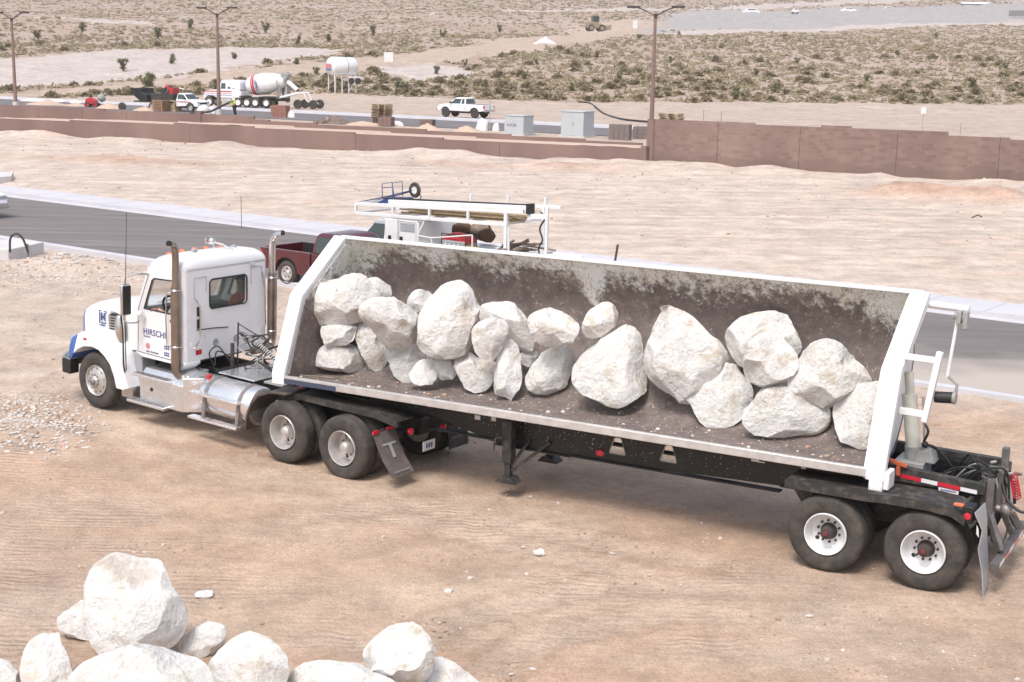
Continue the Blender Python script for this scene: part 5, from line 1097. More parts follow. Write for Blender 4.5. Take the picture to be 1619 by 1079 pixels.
TUBR = [
 (Z3, -.05, .62, [(165,340),(205,275),(330,262),(440,225),(490,235),(520,285),(560,330),(555,400),(490,440),(440,470),(330,485),(215,475),(180,410)], 'wide cream boulder, highest at the left end of the tub'),
 (Z3, -.50, .60, [(480,260),(545,242),(600,280),(622,310),(618,345),(540,370),(480,330)], 'small pale boulder half hidden behind the wide one at the tub left end'),
 (Z3, .22, .58, [(440,390),(530,345),(620,345),(700,385),(745,425),(748,500),(735,560),(700,600),(620,600),(560,560),(530,500),(470,450)], 'smooth white boulder between the wide left boulder and the tall egg shaped one'),
 (Z3, .10, .55, [(268,490),(330,475),(440,465),(440,540),(400,580),(290,585),(275,530)], 'small cream boulder squeezed under the wide left boulder'),
 (Z3, .34, .60, [(440,465),(500,450),(545,490),(570,560),(600,610),(595,680),(560,708),(510,700),(480,640),(445,560)], 'narrow slanting boulder right of the bottom left boulder in the tub'),
 (Z3, .52, .70, [(228,630),(290,580),(350,558),(440,580),(475,620),(495,680),(440,715),(330,705),(260,690),(235,660)], 'low long boulder on the tub floor at the far left'),
 (Z3, -.15, .60, [(590,590),(700,590),(700,660),(620,680),(590,640)], 'shaded small boulder behind the slanting narrow one'),
 (Z3, .50, .60, [(605,680),(650,640),(700,600),(722,540),(750,560),(800,640),(818,685),(750,740),(700,772),(650,750)], 'pointed boulder on the floor under the tall egg shaped one'),
 (Z3, .22, .60, [(760,650),(840,650),(845,740),(810,775),(740,775),(690,740)], 'tan boulder tucked behind the right side of the pointed floor boulder'),
 (Z3, .05, .62, [(748,440),(790,370),(870,290),(930,253),(985,265),(1030,330),(1048,400),(1035,500),(1015,580),(960,635),(870,648),(780,620),(745,560)], 'tall egg shaped white boulder, biggest in the left half of the tub'),
 (Z3, -.55, .60, [(695,360),(730,310),(770,303),(835,335),(810,400),(740,420),(700,395)], 'small cream boulder peeking out left of the tall egg shaped one'),
 (Z3, .0, .60, [(830,640),(915,650),(935,700),(930,745),(860,752),(830,700)], 'small shaded boulder on the floor below the tall egg shaped one'),
 (Z3, .42, .62, [(918,665),(1000,610),(1040,640),(1135,660),(1130,740),(1100,800),(1050,815),(990,800),(950,730)], 'rounded boulder on the floor just left of the narrow upright one'),
 (Z3, -.28, .55, [(1050,400),(1100,370),(1210,362),(1250,410),(1290,450),(1300,520),(1345,590),(1335,615),(1280,625),(1240,590),(1190,560),(1130,540),(1060,470)], 'stepped pale boulder leaning on the tub wall right of the egg shaped one'),
 (Z3, .18, .58, [(1015,520),(1040,470),(1110,445),(1190,460),(1200,510),(1170,580),(1130,650),(1080,662),(1035,620),(1020,570)], 'mid sized boulder propped in front of the stepped pale one'),
 (Z3, .58, .70, [(1150,600),(1180,545),(1225,550),(1250,620),(1262,760),(1240,830),(1180,835),(1120,815),(1125,720)], 'narrow upright boulder standing on the tub floor'),
 (Z3, .02, .60, [(1285,440),(1340,410),(1400,398),(1450,410),(1500,440),(1555,490),(1530,545),(1470,580),(1390,590),(1340,570),(1300,500)], 'angular cream boulder resting high, left of the small oval one'),
 (Z3, .46, .58, [(1270,765),(1310,680),(1380,600),(1450,590),(1505,570),(1508,700),(1480,780),(1400,820),(1370,828),(1290,800)], 'wedge shaped boulder on the floor right of the narrow upright one'),
 (Z3, .10, .60, [(1250,615),(1340,610),(1350,650),(1300,690),(1255,670)], 'tan boulder sliver behind the narrow upright one'),
 (Z4, -.15, .80, [(105,245),(130,190),(190,152),(230,155),(258,200),(240,250),(190,290),(140,305),(108,280)], 'small oval boulder perched high near the middle of the tub'),
 (Z4, .38, .66, [(58,480),(90,380),(180,310),(250,270),(310,237),(338,250),(350,330),(370,450),(362,530),(300,570),(240,595),(150,545),(80,510)], 'big pointed boulder standing alone below the small oval one'),
 (Z4, -.02, .55, [(357,375),(400,270),(430,180),(500,166),(560,210),(620,280),(700,350),(715,395),(690,480),(640,550),(565,585),(480,540),(400,490),(365,440)], 'very large boulder with a flat peaked top, right of the tub middle'),
 (Z4, .52, .55, [(520,520),(570,470),(650,420),(720,400),(770,450),(815,515),(790,590),(765,640),(690,672),(600,665),(570,600)], 'white boulder at the lip in front of the flat peaked one'),
 (Z4, -.52, .50, [(695,300),(720,240),(800,200),(900,183),(950,210),(990,280),(1018,350),(980,390),(900,400),(800,430),(760,420),(720,370)], 'broad pale boulder leaning on the tub wall right of the flat peaked one'),
 (Z4, -.02, .56, [(770,400),(790,320),(850,275),(920,285),(980,350),(1007,410),(960,470),(880,500),(830,508),(785,470)], 'blocky boulder with a yellow stain in front of the broad pale one'),
 (Z4, -.22, .52, [(940,500),(1000,390),(1050,320),(1120,303),(1190,330),(1220,390),(1295,430),(1292,475),(1240,530),(1160,570),(1130,590),(1040,560)], 'rough cream boulder above the rightmost one'),
 (Z4, .50, .58, [(748,655),(790,590),(850,500),(1000,495),(1070,530),(1130,580),(1140,640),(1100,690),(1000,700),(900,716),(820,690)], 'long low boulder at the lip near the right end of the tub'),
 (Z4, .50, .60, [(1140,590),(1180,530),(1240,490),(1340,475),(1375,500),(1370,600),(1330,730),(1280,760),(1230,750),(1160,710),(1145,640)], 'rightmost boulder, partly covered by the white end flange'),
]
for i, (zf, y, th, pl, lab) in enumerate(TUBR):
    pp = [zf(*q) for q in pl]; a = np.array(pp); cu_, cv_ = (a[:, 0].min() + a[:, 0].max()) / 2, (a[:, 1].min() + a[:, 1].max()) / 2
    x, y_ = a[:, 0], a[:, 1]; x1, y1 = np.roll(x, -1), np.roll(y_, -1); cr = x * y1 - x1 * y_; A = cr.sum() / 2; cu_, cv_ = ((x + x1) * cr).sum() / (6 * A), ((y_ + y1) * cr).sum() / (6 * A)
    o = boulder(pp, trpoint(cu_, cv_, y), th, 100 + i, lab, 'boulders in the trailer tub')
    if i in (4, 5, 7, 12, 15, 17, 18, 20, 21, 22, 25, 26, 27):      # these rest on the tub floor: slide along the line of sight until they touch
        lv = np.empty(len(o.data.vertices) * 3); o.data.vertices.foreach_get('co', lv); lv = lv.reshape(-1, 3); C0 = np.array(o.location); iy = np.array([q[0] for q in inner][::-1]); iz = np.array([q[1] for q in inner][::-1])
        def clear(k):
            Wv = CAMP + (C0 - CAMP) * k + lv * k; yy = (Wv - T0) @ TY; return (Wv[:, 2] - np.interp(yy, iy, iz)).min()
        lo_, hi_ = .93, 1.06
        for _ in range(30):
            md_ = (lo_ + hi_) / 2
            if clear(md_) > -.015: lo_ = md_
            else: hi_ = md_
        o.location = tuple(CAMP + (C0 - CAMP) * lo_); o.scale = (lo_,) * 3
chips = []
iy = np.array([q[0] for q in inner][::-1]); iz = np.array([q[1] for q in inner][::-1])
for k in range(420):
    yy = RNG.uniform(-.15, 1.0); xx = RNG.uniform(XF + .4, XR - .4); P = T0 + TX * xx + TY * yy; chips.append([P[0], P[1], float(np.interp(yy, iy, iz)), RNG.choice([.008, .014, .025, .045], p=[.5, .3, .15, .05]), int(RNG.rand() < .5)])
CHIPS = chips
PILE = [
 (14.7, .72, [(285,140),(300,80),(345,45),(405,25),(450,50),(480,60),(520,45),(562,80),(560,120),(610,190),(632,250),(620,310),(570,350),(520,380),(430,400),(340,385),(300,320),(283,220)], 'largest white boulder of the pile on the ground, twin humped top'),
 (15.4, .7, [(178,275),(230,220),(285,185),(350,230),(350,320),(290,325),(230,310)], 'small wedge boulder behind the left side of the twin humped one'),
 (14.0, .7, [(70,400),(90,340),(120,305),(180,298),(215,340),(245,430),(245,520),(150,560),(75,520)], 'upright oval boulder left of the twin humped one in the ground pile'),
 (13.9, .7, [(-60,420),(0,382),(45,410),(65,450),(66,540),(-20,580),(-80,520)], 'boulder cut off at the lower left corner'),
 (13.35, .62, [(225,470),(290,390),(380,370),(430,345),(520,340),(600,370),(680,400),(715,430),(725,500),(680,620),(500,660),(330,640),(235,560)], 'big rough boulder in front, below the twin humped one'),
 (15.0, .6, [(590,370),(640,290),(700,263),(765,275),(755,330),(700,395),(640,410)], 'small slab boulder right behind the twin humped one'),
 (14.0, .66, [(698,420),(750,350),(800,305),(880,303),(930,340),(970,380),(968,450),(940,560),(800,600),(705,540)], 'flat topped boulder right of the big rough one'),
 (14.2, .6, [(970,450),(1010,405),(1080,392),(1180,400),(1200,520),(1080,580),(980,540)], 'yellowish low boulder at the lower edge, left of the angular one'),
 (13.8, .6, [(1060,470),(1130,405),(1200,400),(1280,440),(1345,475),(1345,560),(1200,610),(1070,570)], 'white low boulder under the left side of the angular one'),
 (14.2, .66, [(1208,370),(1270,310),(1320,270),(1400,268),(1450,320),(1462,400),(1440,460),(1380,480),(1290,445),(1230,405)], 'angular boulder on top at the right end of the ground pile'),
 (14.3, .6, [(1390,440),(1460,370),(1530,400),(1590,450),(1650,500),(1600,590),(1420,590)], 'long low boulder at the right end of the ground pile'),
]
for i, (Y, th, pl, lab) in enumerate(PILE):
    pp = [Z7(*q) for q in pl]; a = np.array(pp); x, y_ = a[:, 0], a[:, 1]; x1, y1 = np.roll(x, -1), np.roll(y_, -1); cr = x * y1 - x1 * y_; A = cr.sum() / 2; cu_, cv_ = ((x + x1) * cr).sum() / (6 * A), ((y_ + y1) * cr).sum() / (6 * A)
    P = D(cu_, cv_, Y); hgt = (a[:, 1].max() - a[:, 1].min()) / F_PX * Y
    boulder(pp, P, th, 300 + i, lab, 'boulders piled on the ground')
# small lone stones
for u, v, s_, lab in ((852, 876, .07, 'small pale stone lying alone between the camera and the trailer'), (322, 945, .09, 'pale flat stone beside the largest ground boulder')):
    P = G(u, v); V, Fc = ICO2; vv = V * np.array([1.2, .9, .6]) * s_ * (1 + .9 * fbm(V[:, 0] * 2 + u, V[:, 1] * 2, V[:, 2] * 2))[:, None]
    b = MB(); b.add([tuple(q) for q in vv], Fc); o = b.build('stone', 'limestone', ang=25); o.location = (P[0], P[1], float(zt(P[0], P[1])) + s_ * .3); tag(o, lab, 'stone', 'lone stones')
# gravel
def gravel(name, spots, mats_, base=ICO1, flat=.6):
    V, Fc = base; Fc = np.array(Fc); vs = []; fs = []; mi = []
    for k, (x, y, z, s_, m_) in enumerate(spots):
        a = RNG.uniform(0, 6.28); sc = s_ * RNG.uniform(.6, 1.3, 3) * np.array([1, 1, flat]); q = V * (1 + RNG.uniform(-.25, .25, (len(V), 1))) * sc; c, s2 = math.cos(a), math.sin(a)
        q = np.stack([q[:, 0] * c - q[:, 1] * s2, q[:, 0] * s2 + q[:, 1] * c, q[:, 2]], 1) + np.array([x, y, z + s_ * .15]); vs.append(q); fs.append(Fc + k * len(V)); mi += [m_] * len(Fc)
    me = bpy.data.meshes.new(name); vs = np.concatenate(vs); fs = np.concatenate(fs); me.from_pydata(vs.tolist(), [], fs.tolist())
    for m_ in mats_: me.materials.append(M[m_])
    me.polygons.foreach_set('material_index', mi); me.update(); o = bpy.data.objects.new(name, me); COL.objects.link(o); tag(o, kind='stuff'); return o
M['chipw'] = mat('pale_chips', (.52, .46, .42), .9, var=.35, vs=3, tex='Object'); M['chipb'] = mat('brown_clods', (.42, .29, .21), .95, var=.25, vs=3)
M['chipw'] = mat('pale_chips', (.62, .57, .53), .9, var=.25, vs=3); M['chipb'] = mat('brown_clods', (.42, .29, .21), .95, var=.25, vs=3); gravel('rock_chips', CHIPS, ['chipw', 'chipb'])
for pl in (((-9.0, .9), (-8.6, .6), (-8.2, .45)), ((-8.75, .7), (-8.5, .35), (-8.45, .2))):
    b = MB(); b.tube([tuple(T0 + TX * x_ + TY * y_ + np.array([0, 0, float(np.interp(y_, iy, iz)) + .03])) for x_, y_ in pl], .010, 5); o = b.build('twig', 'oldwood'); tag(o, 'dry twig on the tub floor below the wide left boulder' if pl[0][0] < -8.9 else 'short forked twig beside the longer one on the tub floor', 'twig')
sp = []
for k in range(12000):
    Y = 13 + 26 * RNG.rand() ** 1.4; X = (RNG.rand() - .5) * .86 * Y; 
    if fbm(np.array([X * .5]), np.array([Y * .5]), oct=3, sd=55)[0] < -.1 + .25 * RNG.rand(): continue
    if rl(X, Y)[1] < ROADW + .5: continue
    sp.append([X, Y, 0, RNG.choice([.008, .012, .018, .03, .045], p=[.45, .33, .15, .05, .02]), int(RNG.rand() < .6)])
def cluster(u, v, n, sx_, sy_, smin, smax, pm=.15):
    P = G(u, v)
    for k in range(n): sp.append([P[0] + RNG.normal() * sx_, P[1] + RNG.normal() * sy_, 0, RNG.uniform(smin, smax), int(RNG.rand() < pm)])
cluster(50, 665, 300, .55, .45, .015, .045); cluster(75, 690, 220, .5, .3, .015, .04); cluster(30, 710, 160, .6, .35, .015, .05); cluster(25, 650, 120, .5, .3, .015, .035); cluster(110, 640, 80, .8, .6, .01, .03)
cluster(100, 432, 420, 1.5, 1.0, .02, .055); cluster(85, 425, 240, .9, .6, .02, .07); cluster(150, 440, 220, 1.3, .6, .015, .055); cluster(60, 460, 60, 1.5, .6, .02, .06)
cluster(210, 880, 60, .4, .4, .01, .03, .8); cluster(680, 1020, 90, .35, .5, .01, .025, .8); cluster(230, 990, 60, .5, .3, .01, .03, .8)
sa = np.array([[q[0], q[1]] for q in sp]); zz = zt(sa[:, 0], sa[:, 1])
for q, z in zip(sp, zz): q[2] = float(z)
gravel('gravel', sp, ['chipw', 'chipb'])
sp = []
for k in range(2600):
    t = RNG.uniform(-30, 75); s_ = -abs(RNG.gamma(1.6, 9)) - .3; P = WA + WD * t + WN * s_
    if s_ < -34 or rl(P[0], P[1])[1] > -3: continue
    sp.append([P[0], P[1], float(zt(P[0], P[1])), RNG.choice([.03, .05, .08], p=[.6, .3, .1]), int(RNG.rand() < .45)])
gravel('lot_stones', sp, ['chipw', 'chipb'])

# ------------------------------------------------------------------ block walls
def wallpt(u, v, s_):
    d = ray(u, v)[:]; o2 = WA + WN * s_; A = np.array([[WD[0], -d[0]], [WD[1], -d[1]]]); t, k = np.linalg.solve(A, -o2); return t, CAM_H + d[2] * k
def blockmat(name, c1, c2, mortar, plaster, ph):
    m = bpy.data.materials.new(name); m.use_nodes = True; T = m.node_tree; N = T.nodes; L = T.links; b = N['Principled BSDF']; b.inputs['Roughness'].default_value = .9; b.inputs['Specular IOR Level'].default_value = .2
    tc = N.new('ShaderNodeTexCoord'); sp_ = N.new('ShaderNodeSeparateXYZ'); L.new(tc.outputs['Object'], sp_.inputs[0]); cb = N.new('ShaderNodeCombineXYZ'); L.new(sp_.outputs[0], cb.inputs[0]); L.new(sp_.outputs[2], cb.inputs[1])
    br = N.new('ShaderNodeTexBrick'); L.new(cb.outputs[0], br.inputs['Vector']); br.inputs['Scale'].default_value = 1; br.inputs['Brick Width'].default_value = .41; br.inputs['Row Height'].default_value = .205; br.inputs['Mortar Size'].default_value = .012; br.inputs['Bias'].default_value = 0
    br.inputs['Color1'].default_value = (*c1, 1); br.inputs['Color2'].default_value = (*c2, 1); br.inputs['Mortar'].default_value = (*mortar, 1)
    n = N.new('ShaderNodeTexNoise'); n.inputs['Scale'].default_value = .45; n.inputs['Detail'].default_value = 6; n.inputs['Roughness'].default_value = .7; mp = N.new('ShaderNodeMapping'); mp.inputs['Scale'].default_value = (1, 1, 1.6); L.new(tc.outputs['Object'], mp.inputs[0]); L.new(mp.outputs[0], n.inputs['Vector'])
    # parge coat over the lower courses, ragged upper edge
    ma = N.new('ShaderNodeMath'); ma.operation = 'MULTIPLY_ADD'; L.new(n.outputs[0], ma.inputs[0]); ma.inputs[1].default_value = -2.2; L.new(sp_.outputs[2], ma.inputs[2])
    mr = N.new('ShaderNodeMapRange'); L.new(ma.outputs[0], mr.inputs[0]); mr.inputs[1].default_value = ph - .06; mr.inputs[2].default_value = ph + .1; mr.inputs[3].default_value = .88; mr.inputs[4].default_value = 0
    mx = N.new('ShaderNodeMix'); mx.data_type = 'RGBA'; L.new(mr.outputs[0], mx.inputs[0]); L.new(br.outputs[0], mx.inputs[6]); mx.inputs[7].default_value = (*plaster, 1)
    n2 = N.new('ShaderNodeTexNoise'); n2.inputs['Scale'].default_value = .22; n2.inputs['Detail'].default_value = 5; mp2 = N.new('ShaderNodeMapping'); mp2.inputs['Scale'].default_value = (1.5, 1, .35); L.new(tc.outputs['Object'], mp2.inputs[0]); L.new(mp2.outputs[0], n2.inputs['Vector'])
    mr2 = N.new('ShaderNodeMapRange'); L.new(n2.outputs[0], mr2.inputs[0]); mr2.inputs[1].default_value = .35; mr2.inputs[2].default_value = .65; mr2.inputs[3].default_value = .86; mr2.inputs[4].default_value = 1.14
    vm = N.new('ShaderNodeVectorMath'); vm.operation = 'SCALE'; L.new(mx.outputs[2], vm.inputs[0]); L.new(mr2.outputs[0], vm.inputs['Scale']); L.new(vm.outputs[0], b.inputs['Base Color'])
    return m
M['block'] = blockmat('brown_block', (.21, .145, .125), (.265, .19, .165), (.25, .185, .165), (.205, .145, .127), .05)
M['block2'] = blockmat('parged_block', (.235, .158, .137), (.26, .178, .158), (.25, .178, .158), (.23, .158, .14), 3)
WROT = math.atan2(WD[1], WD[0])
def wall(name, segs, s_, zb, thick, m, label, joints=()):
    root_t = wallpt(segs[0][0], segs[0][1], s_)[0]; o2 = WA + WN * s_ + WD * root_t
    e = empty(name, (o2[0], o2[1], 0), WROT); tag(e, label, 'wall'); tops = []
    for (u0, v0, u1, v1) in segs:
        ta, za = wallpt(u0, v0, s_); tb, zb_ = wallpt(u1, v1, s_); ta -= root_t; tb -= root_t; z = round((za + zb_) / 2 / .1) * .1
        tops.append([ta, tb, z])
    for i in range(1, len(tops)): tops[i][0] = tops[i - 1][1]
    # one stepped outline
    pl = []
    for ta, tb, z in tops: pl += [(ta, z), (tb, z)]
    pl += [(tops[-1][1], zb), (tops[0][0], zb)]
    b = MB(); b.prism([pl[-1], pl[-2]] + pl[:-2][::-1], 0, thick, 'y'); b.build('wall_face', m, e, smooth=False)
    b = MB(); n = 0
    for (u, v) in joints:
        t, z = wallpt(u, v, s_); b.box(t - root_t - .014, t - root_t + .014, -.004, 0.01, zb, z - .03); n += 1
    if n: b.build('control_joints', 'jointb', e, smooth=False)
    return e, tops, root_t
W3, tops3, rt3 = wall('block_wall', [(1028,191,1193,194),(1193,198,1298,200.4),(1298,198.4,1346,200),(1346,204.5,1407,206.5),(1407,207.2,1499,209.6),(1499,214.3,1597,216.7),(1597,222,1700,224.5),(1700,226,1850,230)], 0, .2, .2, 'block', 'tall brown concrete block wall with stepped top at the right', [(1136,192),(1266,200),(1420,207.5),(1582,216)])
W1, tops1, rt1 = wall('retaining_wall', [(-220,180,0,188.2),(0,188.4,110,191.6),(110,191.8,274,196.2),(274,195.2,400,199.5),(400,200.4,560,210),(560,211,700,219.3),(700,220.3,860,228.3),(860,229.3,1016,234)], 0, .2, .2, 'block2', 'low brown retaining wall at the edge of the pale lot', [(300,198),(562,212),(790,226)])
W2, tops2, rt2 = wall('retaining_wall', [(-220,160,23,165),(23,169,164,171.5),(164,174.5,314,178.5),(314,181.5,401,184),(401,187.2,425,189),(425,190.5,500,195),(500,197,673,204),(673,208,807,213),(807,214.5,924,221.5),(924,223,1015,228)], 5, .5, .2, 'block2', 'upper brown retaining wall set back behind the low one', [(60,170),(130,172),(200,176)])
for (x, s_, z0, z1, wd, par) in ((wallpt(1022, 200, 0)[0], 0, .2, wallpt(1022, 232, 0)[1] + .02, .55, W1), (wallpt(1029, 200, 0)[0], 0, .2, tops3[0][2], .4, W3), (wallpt(314, 178, 5)[0], 5, .5, wallpt(314, 178, 5)[1] + .1, .45, W2)):
    rt_ = {W1: rt1, W2: rt2, W3: rt3}[par]; b = MB(); b.box(x - rt_ - wd / 2, x - rt_ + wd / 2, -.08, .3, z0, z1); b.build('pilaster', 'block2', par, smooth=False)
# terrace of sand between the two walls
def terrace():
    t0, t1 = tops1[0][0] + rt1, tops1[-1][1] + rt1; nt_, ns = 420, 14; vs = []
    tt = np.linspace(t0, t1, nt_); tz_ = np.interp(tt - rt1, [q for a in tops1 for q in (a[0], a[1] - .01)], [a[2] for a in tops1 for _ in (0, 1)])
    for j in range(ns):
        s_ = .1 + 5.0 * j / (ns - 1)
        n = fbm(tt * .45, np.full(nt_, s_ * .6), oct=4, sd=77); z = tz_ - .02 - .035 * s_ + .14 * np.maximum(n + .1, -.1) * math.sin(PI * min(1, (j + .6) / 3)) + (.05 if j else -.03)
        if j == 0: z = tz_ - .05 + .12 * np.maximum(0, n)
        P = WA[None] + WD[None] * tt[:, None] + WN[None] * s_; vs.append(np.stack([P[:, 0], P[:, 1], z], 1))
    vs = np.concatenate(vs); fs = [(j * nt_ + i, j * nt_ + i + 1, (j + 1) * nt_ + i + 1, (j + 1) * nt_ + i) for j in range(ns - 1) for i in range(nt_ - 1)]
    me = bpy.data.meshes.new('terrace'); me.from_pydata(vs.tolist(), [], fs); me.polygons.foreach_set('use_smooth', [True] * len(fs)); me.materials.append(mat('terrace_sand', (.56, .42, .34), .95, var=.18, vs=1.2, bump=.6, bs=4)); me.update()
    o = bpy.data.objects.new('terrace', me); COL.objects.link(o); tag(o, kind='structure')
terrace()
# far street
S0, S1 = GT(350, 174.5)[:2], GT(1000, 206)[:2]; SD = (S1 - S0) / np.linalg.norm(S1 - S0); SN = np.array([SD[1], -SD[0]]); SN = SN if SN[1] < 0 else -SN
M['asphalt_far'] = mat('far_asphalt', (.17, .155, .155), .9, var=.2, vs=.4)
strip('road', 'asphalt_far', S0, SD, SN, -90, 110, 0, 11, .2, .47); strip('gutter', 'walk', S0, SD, SN, -90, 110, -.5, 0, .2, .49); strip('pavement', 'walk', S0, SD, SN, -90, 110, -3.0, -.5, .2, .62)
SROT = math.atan2(SD[1], SD[0])
# ------------------------------------------------------------------ small cars' wheels and pickups
def carwheel(parent, x, y, side, r, wdt, rimm='alurim', spokes=5, rr_=None):
    rr_ = rr_ or r * .60; org = (x, y - side * wdt, r)
    w_ = MB(); w_.lathe([(rr_, .02), (rr_, wdt - .01), (rr_ - .015, wdt), (rr_ - .03, wdt - .03), (rr_ * .4, wdt - .05), (rr_ * .3, wdt - .02), (.02, wdt - .015)], org, (0, side, 0), 24); rim = w_.build('wheel', rimm, parent)
    t = MB(); t.lathe([(rr_ - .005, .03), (rr_ + .02, .005), (r * .86, 0), (r * .96, .03), (r, .08), (r, wdt - .07), (r * .96, wdt - .02), (r * .86, wdt + .008), (rr_ + .02, wdt + .004), (rr_ - .005, wdt - .02), (rr_ - .005, .03)], org, (0, side, 0), 32, caps=False); t.build('tyre', 'rubber', rim)
    if spokes:
        h = MB()
        for k in range(spokes):
            a = 2 * PI * k / spokes + .3; c_ = Vector((x + math.cos(a) * rr_ * .66, y + side * -.048, r + math.sin(a) * rr_ * .66)); h.lathe([(rr_ * .17, 0), (rr_ * .17, .01)], c_, (0, side, 0), 8)
        h.build('hand_hole', 'plastic', rim)
    return rim
def arch(cx, r, z0, n=10): return [(cx + r * math.cos(a), z0 + max(0, r * math.sin(a))) for a in [PI * k / n for k in range(n + 1)]]
def pickup(name, loc, rz, scale, paint, label, wr=.40, lift=0, L=5.6, cab=(-.55, 1.25), bed=True, ext=False, group=None, stripe=None, rimm='alurim', crew=False):
    """local x forwards, y left; origin on the ground at mid-length"""
    e = empty(name, loc, rz); e.scale = (scale,) * 3; tag(e, label, 'truck' if name != 'parked_suv' else 'car', group); W = .98; z0 = .42 + lift; h = L / 2; xf, xr = h - .95, -h + 1.15
    belt = 1.14 + lift; hood = 1.12 + lift
    def side(pts, nm, m=paint, y0=-W, y1=W, bev=.04):
        b = MB(); b.prism(pts, y0, y1, 'y'); return b.build(nm, m, e, bev=bev)
    ar = wr + .09; fa = [(x, z) for x, z in arch(xf, ar, wr + .02) if z > z0]
    cb0 = cab[0]
    lower = [(cb0, z0), (cb0, belt), (cab[1] + .35, belt), (cab[1] + .9, hood - .01), (h - .25, hood - .10), (h - .05, hood - .22), (h, z0 + .35), (h - .02, z0)] + [(max(min(p[0], h - .05), cb0 + .02), p[1]) for p in fa]
    side(lower, 'body')
    if bed:
        ra = [(x, z) for x, z in arch(xr, ar, wr + .02) if z > z0]
        bo_ = [(-h, z0 + .1), (-h, belt), (cb0 - .03, belt), (cb0 - .03, z0)] + ra
        side(bo_, 'bed_side', y0=W - .12, y1=W, bev=.02); side(bo_, 'bed_side', y0=-W, y1=-W + .12, bev=.02)
        b = MB(); b.box(-h, -h + .06, -W + .10, W - .10, z0 + .1, belt); b.build('tailgate', paint, e, bev=.02); b = MB(); b.box(-h + .05, cb0 - .03, -W + .1, W - .1, z0 + .2, z0 + .26); b.box(cb0 - .08, cb0 - .03, -W + .1, W - .1, z0 + .2, belt - .03); b.box(-h + .07, cb0 - .05, W - .135, W - .125, z0 + .25, belt - .01); b.box(-h + .07, cb0 - .05, -W + .125, -W + .135, z0 + .25, belt - .01); b.build('bed_liner', 'plastic', e)
        b = MB(); b.box(-h - .12, -h, -W + .05, W - .05, z0 + .02, z0 + .22); b.build('rear_bumper', 'chrome' if paint != 'maroon' else 'alu', e, bev=.02)
    for s_ in (1, -1):
        b = MB(); b.box(-h - .015, -h + .1, (W - .13) * s_, (W + .005) * s_, belt - .42, belt - .08); b.build('tail_light', 'red', e, bev=.02)
        b = MB(); b.box(h - .16, h - .0, (W - .38) * s_, (W - .02) * s_, hood - .36, hood - .17); b.build('headlight', 'greyplastic', e, bev=.03)
    b = MB(); b.box(h - .02, h + .12, -W, W, z0, z0 + .22); b.build('bumper', 'chrome', e, bev=.03)
    b = MB(); b.box(h - .03, h + .015, -W + .42, W - .42, z0 + .3, hood - .22); b.build('grille', 'plastic', e, bev=.02)
    # greenhouse
    zr = belt + .64; a0, a1 = cab; top = [(a0 + .12, .74), (a1 - .42, .72)]
    lo = [[(a0, -W + .04, belt - .02), (a0, W - .04, belt - .02), (a1 + .35, W - .06, belt - .02), (a1 + .35, -W + .06, belt - .02)], [(a0 + .10, -.80, zr - .08), (a0 + .10, .80, zr - .08), (a1 - .33, .78, zr - .08), (a1 - .33, -.78, zr - .08)], [(a0 + .2, -.70, zr), (a0 + .2, .70, zr), (a1 - .5, .68, zr), (a1 - .5, -.68, zr)]]
    b = MB(); b.loft(lo); b.build('cab', paint, e, bev=.05)
    def L3(p, q, t): return tuple(p[i] + (q[i] - p[i]) * t for i in range(3))
    for s_ in (1, -1):
        A_ = (a0, (W - .035) * s_, belt - .02); B_ = (a0 + .10, .805 * s_, zr - .08); C_ = (a1 - .33, .785 * s_, zr - .08); D_ = (a1 + .35, (W - .055) * s_, belt - .02)
        spans = ((.10, .92),) if not ext else ((.08, .27), (.34, .92))
        if crew: spans = ((.06, .44), (.50, .93))
        for i0, i1 in spans:
            b = MB(); q = [L3(L3(A_, D_, i0), L3(B_, C_, i0), .10), L3(L3(A_, D_, i1), L3(B_, C_, i1), .10), L3(L3(A_, D_, i1), L3(B_, C_, i1), .93), L3(L3(A_, D_, i0), L3(B_, C_, i0), .93)]
            q = [(x, y + .008 * s_, z) for x, y, z in q]; b.add(q + [(x, y - .02 * s_, z) for x, y, z in q], [(0, 1, 2, 3), (4, 7, 6, 5), (0, 4, 5, 1), (2, 6, 7, 3), (1, 5, 6, 2), (0, 3, 7, 4)]); b.build('side_window', 'glass', e, smooth=False)
        b = MB(); b.box(a1 - .05, a1 + .08, (W + .02) * s_, (W + .22) * s_, belt + .02, belt + .22); b.build('mirror', 'plastic', e, bev=.03)
        b = MB(); b.box(a0 + .75, a0 + .9, W * s_, (W + .015) * s_, belt - .2, belt - .16); b.build('door_handle', 'plastic', e)
        for xx in ((a0 + .05, a1 + .05) if not crew else (a0 + .05, (a0 + a1) / 2, a1 + .05)):
            b = MB(); b.box(xx - .006, xx + .006, W * s_ - .0, (W + .004) * s_, z0 + .08, belt - .03); b.build('door_seam', 'plastic', e)
        for xx in (xf, xr): carwheel(e, xx, (W - .02) * s_, s_, wr, .26, rimm)
    for x0, x1, y0, y1 in ((a0, a0 + .10, W - .14, .70), (a1 + .35, a1 - .33, W - .14, .68)):
        s2 = -1 if x0 == a0 else 1; b = MB(); z1_, z2_ = belt + .05, zr - .12; xa = x0 + (x1 - x0) * .12 + s2 * .008; xb = x0 + (x1 - x0) * .93 + s2 * .008
        b.add([(xa, -y0, z1_), (xa, y0, z1_), (xb, y1, z2_), (xb, -y1, z2_)], [(0, 1, 2, 3)]); b.build('windscreen' if s2 > 0 else 'rear_window', 'glass', e, smooth=False)
    b = MB(); b.box(-h + .3, h - .3, -.5, .5, wr - .02, z0 + .1); b.build('chassis', 'blackd', e)
